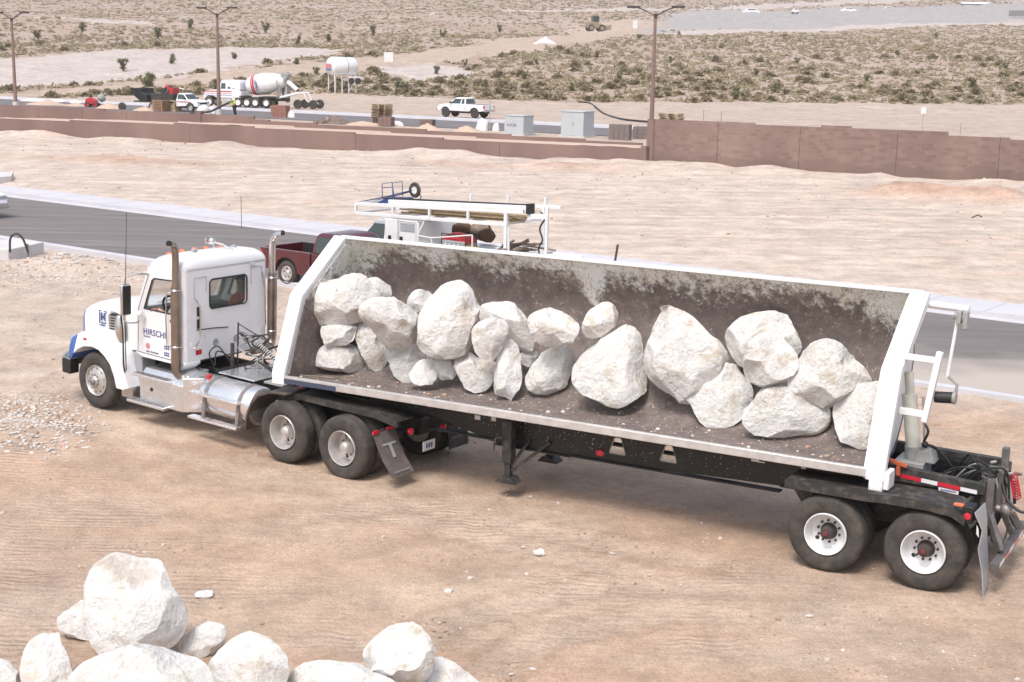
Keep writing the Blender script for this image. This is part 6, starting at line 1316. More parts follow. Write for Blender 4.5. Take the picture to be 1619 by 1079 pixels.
    if stripe:
        b = MB()
        for s_ in (1, -1): b.box(a0 + .1, h - .9, W * s_, (W + .006) * s_, belt - .28, belt - .20)
        b.build('stripe', stripe, e, smooth=False)
    return e
P0_ = G(450, 452, .012); rdir = np.array([RD[0], RD[1]]); ldir = -RN     # rdir: to the right in the picture; ldir: away from the camera
ctr = P0_[:2] + rdir * (1.65 * .93) + ldir * (.98 * .93); RROT = math.atan2(RD[1], RD[0])
pickup('pickup_truck', (ctr[0], ctr[1], .012), RROT, .91, 'maroon', 'dark red pickup with an empty black bed parked behind the tractor', wr=.40, cab=(-.55, .95), L=5.6)
# service truck
W0 = np.array([-3.84289, 42.3])
ST = empty('service_truck', mtx=frame_mtx((W0[0], W0[1], .012), (-RD[0], -RD[1], 0), (RN[0], RN[1], 0)), flip=True); tag(ST, 'white service truck with tool boxes and a ladder rack beside the red pickup', 'truck')
Wd = -1.85
b = MB(); b.prism([(-2.45, .45), (-2.5, .95), (-2.3, 1.08), (-1.1, 1.15), (-.02, 1.14), (-.02, .45), (-.9, .45), (-1.2, .42), (-1.3, .72), (-1.6, .82), (-1.9, .72), (-2.0, .45)], Wd + .05, -.05, 'y'); b.build('body', 'white', ST, bev=.04)
b = MB(); b.loft([[(-1.12, Wd + .08, 1.13), (-1.12, -.08, 1.13), (-.02, -.06, 1.13), (-.02, Wd + .06, 1.13)], [(-.62, Wd + .2, 1.68), (-.62, -.2, 1.68), (-.06, -.16, 1.70), (-.06, Wd + .16, 1.70)], [(-.5, Wd + .3, 1.77), (-.5, -.3, 1.77), (-.08, -.25, 1.78), (-.08, Wd + .25, 1.78)]]); b.build('cab', 'white', ST, bev=.03)
b = MB(); b.add([(-1.0, -.06, 1.17), (-.12, -.05, 1.17), (-.13, -.145, 1.64), (-.58, -.16, 1.63)], [(0, 1, 2, 3)]); b.build('side_window', 'glass', ST, smooth=False)
b = MB(); b.add([(-1.12, -.16, 1.17), (-1.12, Wd + .16, 1.17), (-.68, Wd + .26, 1.65), (-.68, -.26, 1.65)], [(0, 1, 2, 3)]); b.build('windscreen', 'glass', ST, smooth=False)
b = MB(); b.box(-1.05, -.95, .0, .2, 1.14, 1.34); b.build('mirror', 'plastic', ST, bev=.03)
b = MB(); b.box(-.02, .47, Wd, 0, .5, 1.84); b.build('tool_box', 'whiteplain', ST, bev=.012)
b = MB(); b.box(.49, 1.24, Wd, -.02, .5, 1.84); b.build('tool_box', 'whiteplain', ST, bev=.012)
b = MB()
for k in range(6): b.box(.58, 1.15, -.02, .0, 1.52 + k * .045, 1.535 + k * .045)
b.build('louvre', 'greyplastic', ST, smooth=False)
b = MB(); b.tube([(.53, -.012, .6), (.53, -.012, 1.80), (1.2, -.012, 1.80), (1.2, -.012, .6)], .008, 4); b.build('door_seam', 'greyplastic', ST)
for x, y, z in ((.18, .0, 1.28), (.62, -.02, 1.28)):
    b = MB(); b.box(x - .06, x + .06, y, y + .02, z - .06, z + .06); b.build('box_latch', 'plastic', ST, bev=.01)
b = MB(); b.box(1.24, 5.9, Wd, 0, .98, 1.06); b.box(1.24, 1.30, Wd, 0, 1.06, 1.8); b.box(1.24, 5.9, -.06, .0, .8, 1.12); b.box(1.24, 5.9, Wd, Wd + .06, .8, 1.12); b.build('flat_bed', 'whiteplain', ST, bev=.01)
b = MB(); b.box(-1.9, 5.6, Wd + .4, -.4, .4, .75); b.build('chassis', 'blackd', ST)
for y, s_ in ((-.06, 1), (Wd + .06, -1)):
    for x in (-1.6, 3.9): carwheel(ST, x, y, s_, .38, .25, 'whiterim')
def rk(x, z0): return z0 + (x + 1.2) * .0375
b = MB()
for y in (-.03, Wd + .03):
    b.beam((-1.22, y, 2.17), (5.1, y, 2.42), .06, .10, up=(0, 0, 1)); b.beam((-1.22, y, 1.89), (4.5, y, 2.02), .06, .10)
    for x in (-1.22, .28, 1.70, 3.14): b.beam((x, y, 1.87 + (x + 1.22) * .024), (x, y, rk(x, 2.19)), .07, .08, up=(0, 1, 0))
    b.beam((4.5, y, .98), (4.5, y, 2.42), .10, .10, up=(0, 1, 0))
for x in (-1.2, .28, 1.7, 3.14, 4.45): b.beam((x, -.03, 1.90 + (x + 1.22) * .024), (x, Wd + .03, 1.90 + (x + 1.22) * .024), .07, .07)
b.beam((-1.22, -.03, 2.17), (-1.22, Wd + .03, 2.17), .06, .08)
for x in (1.8, 3.2, 4.55): b.beam((x, Wd + .03, rk(x, 2.15)), (x, Wd + .03, rk(x, 2.46)), .07, .07, up=(0, 1, 0))
b.beam((5.85, -.1, 1.0), (5.85, -.1, 2.62), .09, .07, up=(0, 1, 0)); b.beam((5.2, -.1, 2.3), (5.85, -.1, 2.35), .08, .14); b.beam((4.6, -.03, 1.1), (4.6, -.03, 1.95), .05, .05, up=(0, 1, 0))
b.build('ladder_rack', 'whiteplain', ST, bev=.006)
b = MB(); b.beam((.1, -.12, 2.33), (5.2, -.12, 2.54), .22, .12); b.build('rack_trough', 'whiteplain', ST, bev=.01)
b = MB(); b.beam((-.2, -.2, 2.405), (5.2, -.2, 2.615), .16, .03); b.box(5.2, 5.32, -.25, .0, 2.38, 2.66); b.build('trough_cap', 'plastic', ST)
b = MB(); b.tube([(1.25, -.05, 1.42), (1.78, -.03, 1.40), (3.3, -.03, 1.62)], .022, 6); b.tube([(1.78, -.03, 1.06), (1.78, -.03, 1.40)], .022, 6); b.tube([(3.3, -.03, 1.06), (3.3, -.03, 1.62)], .022, 6); b.tube([(1.28, -.05, 1.50), (1.5, -.05, 1.88)], .03, 6); b.build('side_rail', 'whiteplain', ST)
b = MB(); b.tube([(5.6, -.15, 2.45), (5.75, -.15, 2.3), (5.6, -.12, 2.0), (5.7, -.12, 1.7), (5.58, -.12, 1.45), (5.65, -.12, 1.1)], .025, 6, 5); b.tube([(3.6, -.4, 1.98), (3.65, -.4, 1.7), (3.6, -.4, 1.45)], .02, 6); b.build('hanging_strap', 'rebar', ST)
def onbed(name, mtx_off, label, cat, **k):
    e = empty(name, mtx=ST.matrix_world @ Matrix.Translation((-mtx_off[0], mtx_off[1], mtx_off[2])), flip=True); tag(e, label, cat, **k); return e
g_ = onbed('generator', (2.45, -.45, 1.06), 'red portable generator on the service truck bed', 'generator')
b = MB(); b.box(-.42, .42, -.3, .25, .08, .30); b.build('panel', 'greyplastic', g_, bev=.03); b = MB(); b.sph((0, -.02, .36), .30, 16, (1.5, .85, .55)); b.box(-.45, .45, -.28, .2, .22, .42); b.build('body', 'redpaint', g_, bev=.06)
b = MB(); b.tube([(-.45, .22, .02), (-.45, .22, .48), (.45, .22, .48), (.45, .22, .02)], .02, 6); b.tube([(-.45, -.28, .02), (-.45, -.28, .48), (.45, -.28, .48), (.45, -.28, .02)], .02, 6); b.build('frame', 'rebar', g_)
b = MB()
for k in range(4): b.lathe([(.04, 0), (.04, .02)], (-.28 + k * .16, .25, .18), (0, 1, 0), 10)
b.build('socket', 'paper', g_)
b = MB(); b.box(-.25, .25, -.2, .0, 0, .18); o = b.build('yellow_box', 'yellow', None, flip=False, bev=.01); o.matrix_world = ST.matrix_world @ Matrix.Translation((-3.1, -.15, 1.06)); tag(o, 'yellow box right of the red generator on the service truck bed', 'box')
b = MB()
for k in range(26): x0 = random.uniform(3.5, 4.6); y0 = random.uniform(-1.5, -.2); a = random.uniform(-.6, .6); b.beam((-x0, y0, 1.08 + random.uniform(0, .22)), (-x0 - random.uniform(.3, .7), y0 + a, 1.1 + random.uniform(0, .4)), .1, .05)
o = b.build('scrap_timber', 'oldwood', None, flip=False); o.matrix_world = ST.matrix_world.copy(); tag(o, 'heap of weathered scrap timber on the rear of the service truck bed', 'scrap wood', kind='stuff')
b = MB()
for k in range(12):
    x0 = random.uniform(.1, 1.2); x1 = random.uniform(4.0, 5.4); y = -.75 + .055 * k; z = random.choice([2.03, 2.08, 2.12, 2.16]) - .03; b.beam((-x0, y, z + .024 * x0), (-x1, y, z + .024 * x1), .08, .04)
o = b.build('lumber_stack', 'wood', None, flip=False); o.matrix_world = ST.matrix_world.copy(); tag(o, 'pale timber boards lying along the ladder rack of the service truck', 'lumber')
for x, y, r_, mt, lab in ((2.0, -1.2, .28, 'cloth_brown', 'brown bundle behind the red generator, left one'), (2.55, -1.4, .30, 'oldwood', 'tan bundle behind the red generator, middle one'), (3.0, -1.1, .22, 'cloth_brown', 'dark red bundle behind the red generator, right one')):
    V, Fc = ICO2; q = V * r_ * (1 + .3 * fbm(V[:, 0] * 1.5 + x, V[:, 1] * 1.5, V[:, 2] * 1.5))[:, None] * np.array([1.2, 1, .9]); b = MB(); b.add([tuple(p) for p in q], Fc); o = b.build('cloth_bundle', mt, None, flip=False); o.matrix_world = ST.matrix_world @ Matrix.Translation((-x, y, 1.06 + r_ * .8 + .25)); tag(o, lab, 'bundle')
wb = onbed('wheelbarrow', (-.25, -.9, 2.14), 'blue wheelbarrow upside down on top of the service truck rack', 'wheelbarrow')
b = MB(); b.loft([[(-.75, -.3, 0), (.55, -.35, .0), (.55, .35, 0), (-.75, .3, 0)], [(-.35, -.2, .22), (.35, -.22, .26), (.35, .22, .26), (-.35, .2, .22)]]); b.build('tray', 'bluebarrow', wb, bev=.03)
b = MB(); b.lathe([(.12, .0), (.2, .0), (.235, .04), (.2, .09), (.12, .09), (.12, 0)], (.62, -.05, .50), (0, 1, 0), 20, caps=False); b.build('tyre', 'rubber', wb); b = MB(); b.lathe([(.12, .02), (.12, .07)], (.62, -.05, .50), (0, 1, 0), 16); b.build('wheel', 'whiteplain', wb)
b = MB(); b.tube([(-1.4, -.35, .0), (-.2, -.2, .28), (.62, -.1, .5), (.8, -.1, .3), (.7, .0, .1)], .018, 6); b.tube([(-1.4, .35, .0), (-.2, .2, .28), (.62, .12, .5)], .018, 6); b.build('handle', 'bluebarrow', wb)
b = MB(); b.tube([(-.45, -.22, .22), (-.5, -.24, .62), (-.1, -.24, .70), (-.05, -.22, .25)], .015, 6); b.tube([(-.5, .2, .2), (-.5, .22, .62), (-.1, .22, .70), (0, .22, .24)], .015, 6); b.beam((-.5, -.24, .5), (-.5, .22, .5), .02, .02); b.build('leg', 'navy', wb)
# white car at the left edge
P = G(-2, 357, .012); c2 = P[:2] - rdir * 4.15 + ldir * .9
pickup('parked_suv', (c2[0] - .15, c2[1], .012), RROT + .02, .93, 'white', 'white car nosing in at the left edge on the street', wr=.37, cab=(-2.2, .9), L=4.9, bed=False, crew=True)

# ------------------------------------------------------------------ things beyond the walls
def place(u, v, z=None):
    return GT(u, v) if z is None else G(u, v, z)
FS = SROT + PI    # heading left along the far street
P = G(751, 187.6, .47); fd = np.array([math.cos(FS), math.sin(FS)]); fl = np.array([-fd[1], fd[0]])
c2 = P[:2] + fd * 1.72 - fl * (.9); pickup('pickup_truck', (c2[0], c2[1], .47), FS, 1.0, 'white', 'white lifted pickup with big black tyres on the far street', wr=.47, lift=.22, ext=True, cab=(-.6, 1.1), rimm='rebar')
b = MB(); b.cyl((0, 0, 0), (0, 0, 2.4), .02, n=6); b.box(-.35, .35, -.01, .01, 1.1, 1.14)
# flatbed truck facing right
P = G(301, 178, .45); fd = np.array([math.cos(SROT + .12), math.sin(SROT + .12)]); c2 = P[:2] - fd * 1.85 - np.array([-fd[1], fd[0]]) * (-.95)
fb = pickup('flatbed_truck', (c2[0], c2[1], .45), SROT + .12, 1.0, 'white', 'white flatbed truck with red stripe and a dark dump body on the far street', wr=.42, lift=.1, cab=(.1, 1.25), bed=False, stripe='redpaint', rimm='alurim')
b = MB(); b.box(-5.2, -.05, -1.1, 1.1, .85, .98); b.prism([(-5.6, 1.9), (-5.6, 2.25), (-4.3, 2.25), (-4.3, 1.9), (-3.6, 1.6), (-3.4, .95), (-4.4, .95), (-5.1, 1.4)], -1.05, 1.05, 'y'); b.build('dump_body', 'black', fb, bev=.03)
b = MB(); b.tube([(-3.4, 1.05, .98), (-3.2, 1.05, 1.7), (-2.5, 1.05, 2.25), (-1.0, 1.05, 2.3), (-.4, 1.05, 2.2)], .05, 6); b.build('rail', 'whiteplain', fb)
b = MB(); b.box(-3.1, -.3, -.9, .9, 1.0, 1.75); b.box(-2.2, -1.7, -.5, .6, 1.7, 2.3); b.cyl((-1.6, -.4, 1.7), (-1.5, .3, 2.5), .2); b.build('machinery', 'blackd', fb, bev=.02)
b = MB(); b.box(-1.6, -.9, -.2, .9, 1.7, 2.35); b.sph((-1.9, .3, 2.4), .3, 10); b.build('machine_drum', 'redpaint', fb, bev=.05)
for s_ in (1, -1): carwheel(fb, -3.0, 1.0 * s_, s_, .42, .28, 'alurim')
# concrete mixer, heading left; local x rearwards from its last axle
P = G(420.5, 171, .47); mx_ = empty('concrete_mixer', mtx=frame_mtx((P[0], P[1], .47), (-math.cos(R(13)), math.sin(R(13)), 0), (-math.sin(R(13)), -math.cos(R(13)), 0)), flip=True); tag(mx_, 'white concrete mixer truck with red stripes and trailing booster wheels', 'truck')
y0, y1 = -2.4, 0
b = MB(); b.box(-7.0, 2.2, -1.65, -.75, .75, 1.1); b.box(-3.2, -2.6, y0 + .1, -.1, 1.1, 1.25); b.box(-.9, 1.2, y0 + .05, -.05, 1.12, 1.22); b.build('chassis', 'blackd', mx_)
b = MB(); b.prism([(-7.5, .75), (-7.5, 1.35), (-7.3, 1.75), (-5.7, 1.9), (-5.45, 1.9), (-3.2, 1.9), (-3.0, 1.6), (-3.0, 1.0), (-5.8, .95), (-6.1, 1.05), (-6.3, 1.15), (-6.9, 1.2), (-7.25, 1.0), (-7.35, .75)], y0 + .12, -.12, 'y'); b.build('hood', 'white', mx_, bev=.06)
b = MB(); b.loft([[(-5.75, y0 + .15, 1.88), (-5.75, -.15, 1.88), (-3.05, -.12, 1.88), (-3.05, y0 + .12, 1.88)], [(-5.45, y0 + .25, 2.75), (-5.45, -.25, 2.75), (-3.15, -.2, 2.8), (-3.15, y0 + .2, 2.8)], [(-5.2, y0 + .4, 2.95), (-5.2, -.4, 2.95), (-3.3, -.35, 2.97), (-3.3, y0 + .35, 2.97)]]); b.build('cab', 'white', mx_, bev=.06)
for x0, x1 in ((-5.40, -4.85), (-4.6, -4.25), (-4.0, -3.3)):
    b = MB(); b.add([(x0, -.135, 1.98), (x1, -.135, 1.98), (x1, -.215, 2.6), (x0 + .03, -.215, 2.6)], [(0, 1, 2, 3)]); b.build('side_window', 'glass', mx_, smooth=False)
b = MB(); b.box(-5.95, -5.75, -.05, .12, 1.95, 2.5); b.build('mirror', 'plastic', mx_)
for z, m_ in ((1.62, 'redpaint'), (1.42, 'redpaint'), (1.22, 'blue')):
    b = MB(); b.box(-7.35, -4.1, -.12, -.112, z, z + (.12 if z > 1.5 else .05)); b.build('stripe', m_, mx_, smooth=False)
b = MB(); b.box(-5.9, -3.6, y0 + .1, -.05, .55, .9); b.build('step_box', 'alu', mx_, bev=.03)
for x in (-6.82, -3.35, -2.3, -1.3, 0.0):
    for s_, y in ((1, 0), (-1, y0)): carwheel(mx_, x, y, s_, .52, .5 if x > -3 else .3, 'whiterim', 0)
dp = [(.45, 0), (.9, .35), (1.12, 1.1), (1.18, 2.0), (1.16, 2.5), (.98, 3.4), (.72, 4.3), (.55, 4.6)]; A_ = Vector((-2.75, -1.2, 2.28)); ax_ = Vector((1, 0, .16)).normalized()
b = MB(); b.lathe(dp, A_, ax_, 32); dr = b.build('drum', 'white', mx_, ang=50)
b = MB(); b.lathe([(1.075, .9), (1.085, .95), (1.115, 1.07), (1.125, 1.09)], A_, ax_, 32, caps=False); b.lathe([(1.13, 1.13), (1.15, 1.25), (1.165, 1.32)], A_, ax_, 32, caps=False); b.build('drum_stripe', 'redpaint', dr)
text('drum_lettering', 'CEMEX', .42, 'navy', dr, (1.45, .02, 3.05), (-.25, 0, -.9), (-.95, .1, .25), ext=.03)
b = MB(); b.box(1.2, 1.45, -1.9, -1.7, 1.0, 3.3); b.box(1.2, 1.45, -.75, -.55, 1.0, 3.3)
for k in range(8): b.box(1.2, 1.25, -.55, -.15, 1.1 + .27 * k, 1.15 + .27 * k)
b.box(1.2, 1.26, -.18, -.12, 1.0, 3.2); b.box(2.0, 2.2, -1.6, -.8, .6, 2.4); b.prism([(1.3, 3.2), (1.6, 3.9), (2.4, 3.75), (2.0, 2.9)], -1.7, -.7, 'y'); b.build('pedestal', 'greypaint', mx_, bev=.02)
b = MB(); b.cyl((2.1, -1.2, 2.9), (3.4, -.9, 2.0), .28, .22, 14); b.build('chute', 'whiteplain', mx_); b = MB(); b.lathe([(.2, 0), (.2, .02)], (3.4, -.9, 2.0), (1.3, .3, -.9), 14); b.build('chute_mouth', 'plastic', mx_)
b = MB(); b.beam((1.5, -.5, 1.2), (3.7, -.5, 1.75), .2, .2); b.beam((1.5, -1.9, 1.2), (3.7, -1.9, 1.75), .2, .2); b.tube([(3.6, -.5, 1.6), (4.3, -.5, 1.7), (4.6, -.5, .9), (5.4, -.5, .6)], .08, 6, 3); b.tube([(3.6, -1.9, 1.6), (4.3, -1.9, 1.7), (4.6, -1.9, .9), (5.4, -1.9, .6)], .08, 6, 3); b.beam((5.4, -.2, .5), (5.4, -2.2, .5), .1, .1); b.build('booster_arm', 'whiteplain', mx_)
for x, y in ((3.7, 0), (3.7, -2.2), (5.45, -.1), (5.45, -2.1)): carwheel(mx_, x, y, 1, .5, .35, 'rebar', 0)
# water tank on legs
P = GT(541, 147.5); wt = empty('water_tank', (P[0], P[1], P[2]), R(38)); wt.scale = (.87,) * 3; tag(wt, 'raised white water tank on thin legs with a red and blue panel', 'water tank')
b = MB(); b.lathe([(.05, 0), (.8, .06), (1.25, .22), (1.42, .5), (1.42, 4.3), (1.25, 4.6), (.8, 4.75), (.05, 4.8)], (-2.4, 0, 4.15), (1, 0, 0), 32); b.build('tank', 'white', wt, ang=50)
b = MB(); b.lathe([(1.43, 0), (1.45, 0), (1.45, .12), (1.43, .12), (1.43, 0)], (.3, 0, 4.15), (1, 0, 0), 32, caps=False); b.build('tank_band', 'greypaint', wt)
b = MB()
for x in (-1.9, -.6, .6, 1.9):
    for y in (1.0, -1.0): b.beam((x, y, -.2), (x, y * .9, 3.2), .12, .12, up=(0, 1, 0))
b.beam((-1.9, 1.0, 1.2), (-.6, 1.0, 2.6), .06, .06); b.beam((.6, -1, .2), (1.9, -1, 2.4), .06, .06); b.beam((-2, .95, 3.0), (2, .95, 3.0), .15, .2); b.beam((-2, -.95, 3.0), (2, -.95, 3.0), .15, .2); b.build('legs', 'whiteplain', wt)
for x in (.9, 2.1):
    b = MB(); b.lathe([(.15, 0), (.42, 0), (.48, .06), (.48, .26), (.42, .32), (.15, .32)], (x, -1.5, 1.9), (0, 1, 0), 20); b.build('trailer_wheel', 'rubber', wt); b = MB(); b.box(x - .5, x + .5, -1.6, -1.1, 2.35, 2.6); b.build('wheel_guard', 'white', wt, bev=.03)
for k, (m_, z0, z1) in enumerate((('decal_pink', 3.9, 4.5), ('blue_paint', 3.5, 3.72))):
    b = MB(); b.add([(-2.47, -1.0 + .2, z0), (-2.47, .8, z0), (-2.47, .8, z1), (-2.47, -.8, z1), (-2.44, -.8, z0), (-2.44, .8, z0), (-2.44, .8, z1), (-2.44, -.8, z1)], [(0, 1, 2, 3), (4, 7, 6, 5), (0, 4, 5, 1), (2, 6, 7, 3)]); b.build('tank_panel', bpy.data.materials[m_], wt, smooth=False)
# street lamps
def lamp(u, vt, Y, label):
    P = D(u, vt, Y); zb = .4; e = empty('street_lamp', (P[0], P[1], zb), SROT + PI / 2); tag(e, label, 'street lamp', 'twin head street lamps'); H = P[2] - zb
    b = MB(); b.tube([(0, 0, 0), (0, 0, H - .4)], [.20, .12], 10); b.build('pole', 'pole', e); b = MB(); b.cyl((0, 0, -.1), (0, 0, .6), .3, n=14); b.build('footing', 'concrete', e); b = MB(); b.tube([(0, 0, H - .45), (0, 0, H - .1)], .14, 10); b.build('pole_cap', 'bronze', e)
    for s_ in (1, -1):
        b = MB(); b.tube([(0, 0, H - .3), (0, .9 * s_, H + .15), (0, 1.6 * s_, H + .38)], .055, 6); b.build('arm', 'bronze', e)
        b = MB(); b.prism([(-.22, 1.5), (.22, 1.5), (.26, 1.9), (.22, 2.5), (-.22, 2.5), (-.26, 1.9)], H + .36, H + .52, 'z'); 
        o = b.build('lamp_head', 'bronze', e, bev=.03); o.scale = (1, s_, 1)
for u, vt, Y, lab in ((18, 27, 150, 'street lamp nearest the left edge'), (343, 20, 141, 'street lamp in front of the concrete mixer'), (1036.5, 20, 118, 'street lamp behind the left end of the tall block wall')): lamp(u, vt, Y, lab)
# electrical cabinets
def cabinet(u, v, w_, d_, h_, label, rot=0):
    P = GT(u, v); e = empty('electrical_cabinet', (P[0], P[1], P[2] - .02), WROT + rot); tag(e, label, 'electrical box', 'pale green electrical cabinets')
    b = MB(); b.box(-w_ / 2, w_ / 2, 0, d_, .15, h_); b.build('body', 'box', e, bev=.03); b = MB(); b.box(-w_ / 2 - .04, w_ / 2 + .04, -.04, d_ + .04, h_, h_ + .08); b.build('lid', 'box', e, bev=.02)
    b = MB(); b.box(-w_ / 2 - .15, w_ / 2 + .15, -.15, d_ + .15, -.3, .15); b.build('plinth', 'concrete', e); b = MB(); b.box(-.01, .01, -.01, 0, .25, h_ - .05); b.box(.08, .14, -.05, -.0, h_ * .5, h_ * .62); b.build('door_latch', 'greyplastic', e); return e
cb_ = cabinet(812, 214.5, 1.75, 1.7, 1.55, 'lower pale cabinet with scribbled marks on its front', -.1); cabinet(904, 217.5, 2.0, 1.9, 2.0, 'taller pale cabinet right of the lower one, behind the walls', -.1)
b = MB()
for k in range(5): b.tube([(-.6 + .18 * k, -.012, .75), (-.55 + .18 * k, -.012, .95), (-.5 + .18 * k, -.012, .72)], .015, 4)
b.build('scribble', 'rebar', cb_)
# pallets, block stacks, bags, sand piles, rubble
def pallets(u, v, n, label, w_=1.2, par=.14, jit=.05, z=None):
    P = GT(u, v) if z is None else D(u, v, z); e = empty('pallet_stack', tuple(P), WROT); tag(e, label, 'pallets', 'stacks of wooden pallets'); rn_ = random.Random(int(u))
    for k in range(n):
        b = MB(); ox, oy = rn_.uniform(-jit, jit), rn_.uniform(-jit, jit); z0 = k * par
        for j in range(7): b.box(ox - w_ / 2, ox + w_ / 2, oy - w_ / 2 + j * w_ / 7, oy - w_ / 2 + j * w_ / 7 + w_ / 9, z0 + .10, z0 + .12)
        for j in range(3): b.box(ox - w_ / 2 + j * (w_ / 2 - .05), ox - w_ / 2 + j * (w_ / 2 - .05) + .1, oy - w_ / 2, oy + w_ / 2, z0 + .01, z0 + .10)
        b.build('pallet', 'wood' if k > n - 4 else 'palletw', e, smooth=False)
M['palletw'] = mat('brown_pallet_wood', (.36, .22, .13), .85, var=.3, vs=4)
pallets(604, 197, 13, 'tall stack of wooden pallets behind the upper retaining wall', w_=1.4)
pallets(1061, 190.5, 4, 'short stack of yellowish pallets above the tall block wall', w_=1.6, z=112)
def blocks(u, v, nx_, nz_, label, m_='block2', s_=(.41, .41, .2)):
    P = GT(u, v); e = empty('block_stack', tuple(P), WROT + .05); tag(e, label, 'blocks', 'cubes of stacked concrete blocks')
    for k in range(nz_):
        b = MB()
        for i in range(nx_):
            for j in range(2): b.box(i * s_[0] - nx_ * s_[0] / 2 + .01, (i + 1) * s_[0] - nx_ * s_[0] / 2 - .01, j * s_[1] + .01, (j + 1) * s_[1] - .01, k * s_[2] + .005, (k + 1) * s_[2] - .005)
        b.build('block_course', m_, e, smooth=False)
M['greyblock'] = mat('grey_brown_block', (.22, .18, .165), .9, var=.25, vs=4); M['redblock'] = mat('red_block', (.34, .17, .13), .9, var=.25, vs=4)
blocks(608, 200, 3, 4, 'cube of brown blocks in front of the tall pallet stack'); blocks(673, 200, 3, 3, 'low brown block stack between the pallets and the white pickup')
blocks(978, 222, 4, 6, 'grey brown block cube just right of the taller cabinet', 'greyblock'); blocks(1012, 221, 3, 5, 'small grey block cube against the tall wall end', 'greyblock')
P = None; blocks(440, 187, 4, 6, 'red clay block cube in front of the mixer rear', 'redblock')
def lump(name, u, v, w_, h_, m_, label, cat, group=None, kind=None, z=None, Y=None, d_=None, ov=1.0, seed=0):
    P = GT(u, v) if Y is None else D(u, v, Y); V, Fc = ICO4 if w_ > 1 else ICO2; q = V * np.array([w_ / 2, (d_ or w_ * .7) / 2, h_]); sx_ = u * .37 + seed
    q = q * (1 + .28 * fbm(V[:, 0] * 1.5 + sx_, V[:, 1] * 1.5, V[:, 2] * 1.5, oct=4))[:, None]
    if name in ('sand_pile', 'dirt_mound', 'rubble_pile'): rr0 = np.hypot(V[:, 0], V[:, 1]); q[:, 2] = np.maximum(-.1, h_ * np.maximum(0, 1 - rr0) ** .9 * (1 + .3 * fbm(V[:, 0] * 4 + sx_, V[:, 1] * 4, oct=3))) * (V[:, 2] > 0) - .1 * (V[:, 2] <= 0)
    b = MB(); b.add([tuple(p) for p in q], Fc); o = b.build(name, m_, ang=60); o.location = tuple(P); o.rotation_euler = (0, 0, WROT); tag(o, label, cat, group, kind); return o
M['sand'] = mat('pile_sand', (.55, .40, .31), .95, var=.15, vs=2, bump=.5, bs=5)
M['debrisc'] = mat('dark_rubble', (.24, .18, .15), .95, var=.6, vs=5, bump=1, bs=8)
for u, v, w_, h_, lab in ((172, 173, 2.8, 1.0, 'conical sand pile right of the small red machine'), (228, 176.5, 2.6, .7, 'sand pile under the dark dump body'), (75, 167, 5.0, .8, 'long low sand pile beside the left street lamp'), (675, 207, 2.6, .8, 'sand pile left of the bag by the white pickup'), (738, 209.5, 2.4, .8, 'sand pile just left of the white bag'), (575, 198, 3.5, .5, 'low sand pile left of the tall pallet stack'), (120, 169, 3, .6, 'sand pile left of the small red machine')):
    lump('sand_pile', u, v, w_ * 1.15, h_ * .75, 'sand', lab, 'sand pile', 'sand piles behind the upper wall')
lump('rubble_pile', 527, 196, 3.8, .75, 'debrisc', 'dark rubble heap left of the tall pallet stack', 'rubble')
rs_ = []
P = GT(527, 196)
for k in range(160): a, r_ = RNG.uniform(0, 6.28), RNG.uniform(0, 1); rs_.append([P[0] + 1.9 * r_ * math.cos(a), P[1] + 1.2 * r_ * math.sin(a), P[2] + .65 * (1 - r_), RNG.uniform(.08, .2), int(RNG.rand() < .6)])
M['rub1'] = mat('rubble_grey', (.32, .27, .24), .9); M['rub2'] = mat('rubble_dark', (.16, .11, .09), .9); gravel('rubble', rs_, ['rub1', 'rub2'])
for u, v, w_, h_, lab in ((322, 181, 1.5, .95, 'white bulk bag left of the street lamp'), (334, 181, 1.2, .7, 'lower white bulk bag beside the lamp foot'), (762, 207, 1.1, .95, 'white bulk bag with printed front left of the lower cabinet'), (784, 208, .7, .75, 'small white bag against the lower cabinet'), (627, 199, 1.4, .4, 'crumpled white sack beside the brown block cube'), (458, 187, 1.2, .7, 'grey white sack beside the red clay block cube')):
    lump('bulk_bag', u, v, w_, h_, 'bag', lab, 'bag', 'white bags behind the walls')
for u, v, lab, w_ in ((55, 161, 'pale crumpled sheet near the left street lamp', 4.0), (92, 162, 'pale sheet between the lamp and the red machine', 2.2), (120, 164, 'white sheet edge left of the red machine', 1.6)):
    lump('plastic_sheet', u, v, w_, .35, 'bag', lab, 'sheet', 'pale plastic sheets')
# hoses and lines
b = MB(); b.tube([tuple(GT(*q) + np.array([0, 0, .08])) for q in ((914, 162.5), (930, 163.5), (940, 169), (955, 181), (985, 190), (1030, 194.5))], .10, 8, 6); o = b.build('black_pipe', 'hose'); tag(o, 'long black pipe curving down the bank behind the taller cabinet', 'pipe')
Pw = G(371, 183.5, .47)
a0_ = D(300, 178.5, Pw[1]); a1_ = D(330, 177, Pw[1]); a2_ = D(350, 168, Pw[1]); a3_ = D(366, 161, Pw[1]); b = MB(); b.tube([tuple(a0_), tuple(a1_), tuple(a2_), tuple(a3_)], .11, 8, 5); o = b.build('conveyor_hose', 'hose'); tag(o, 'dark rising hose beside the worker in the yellow vest', 'hose')
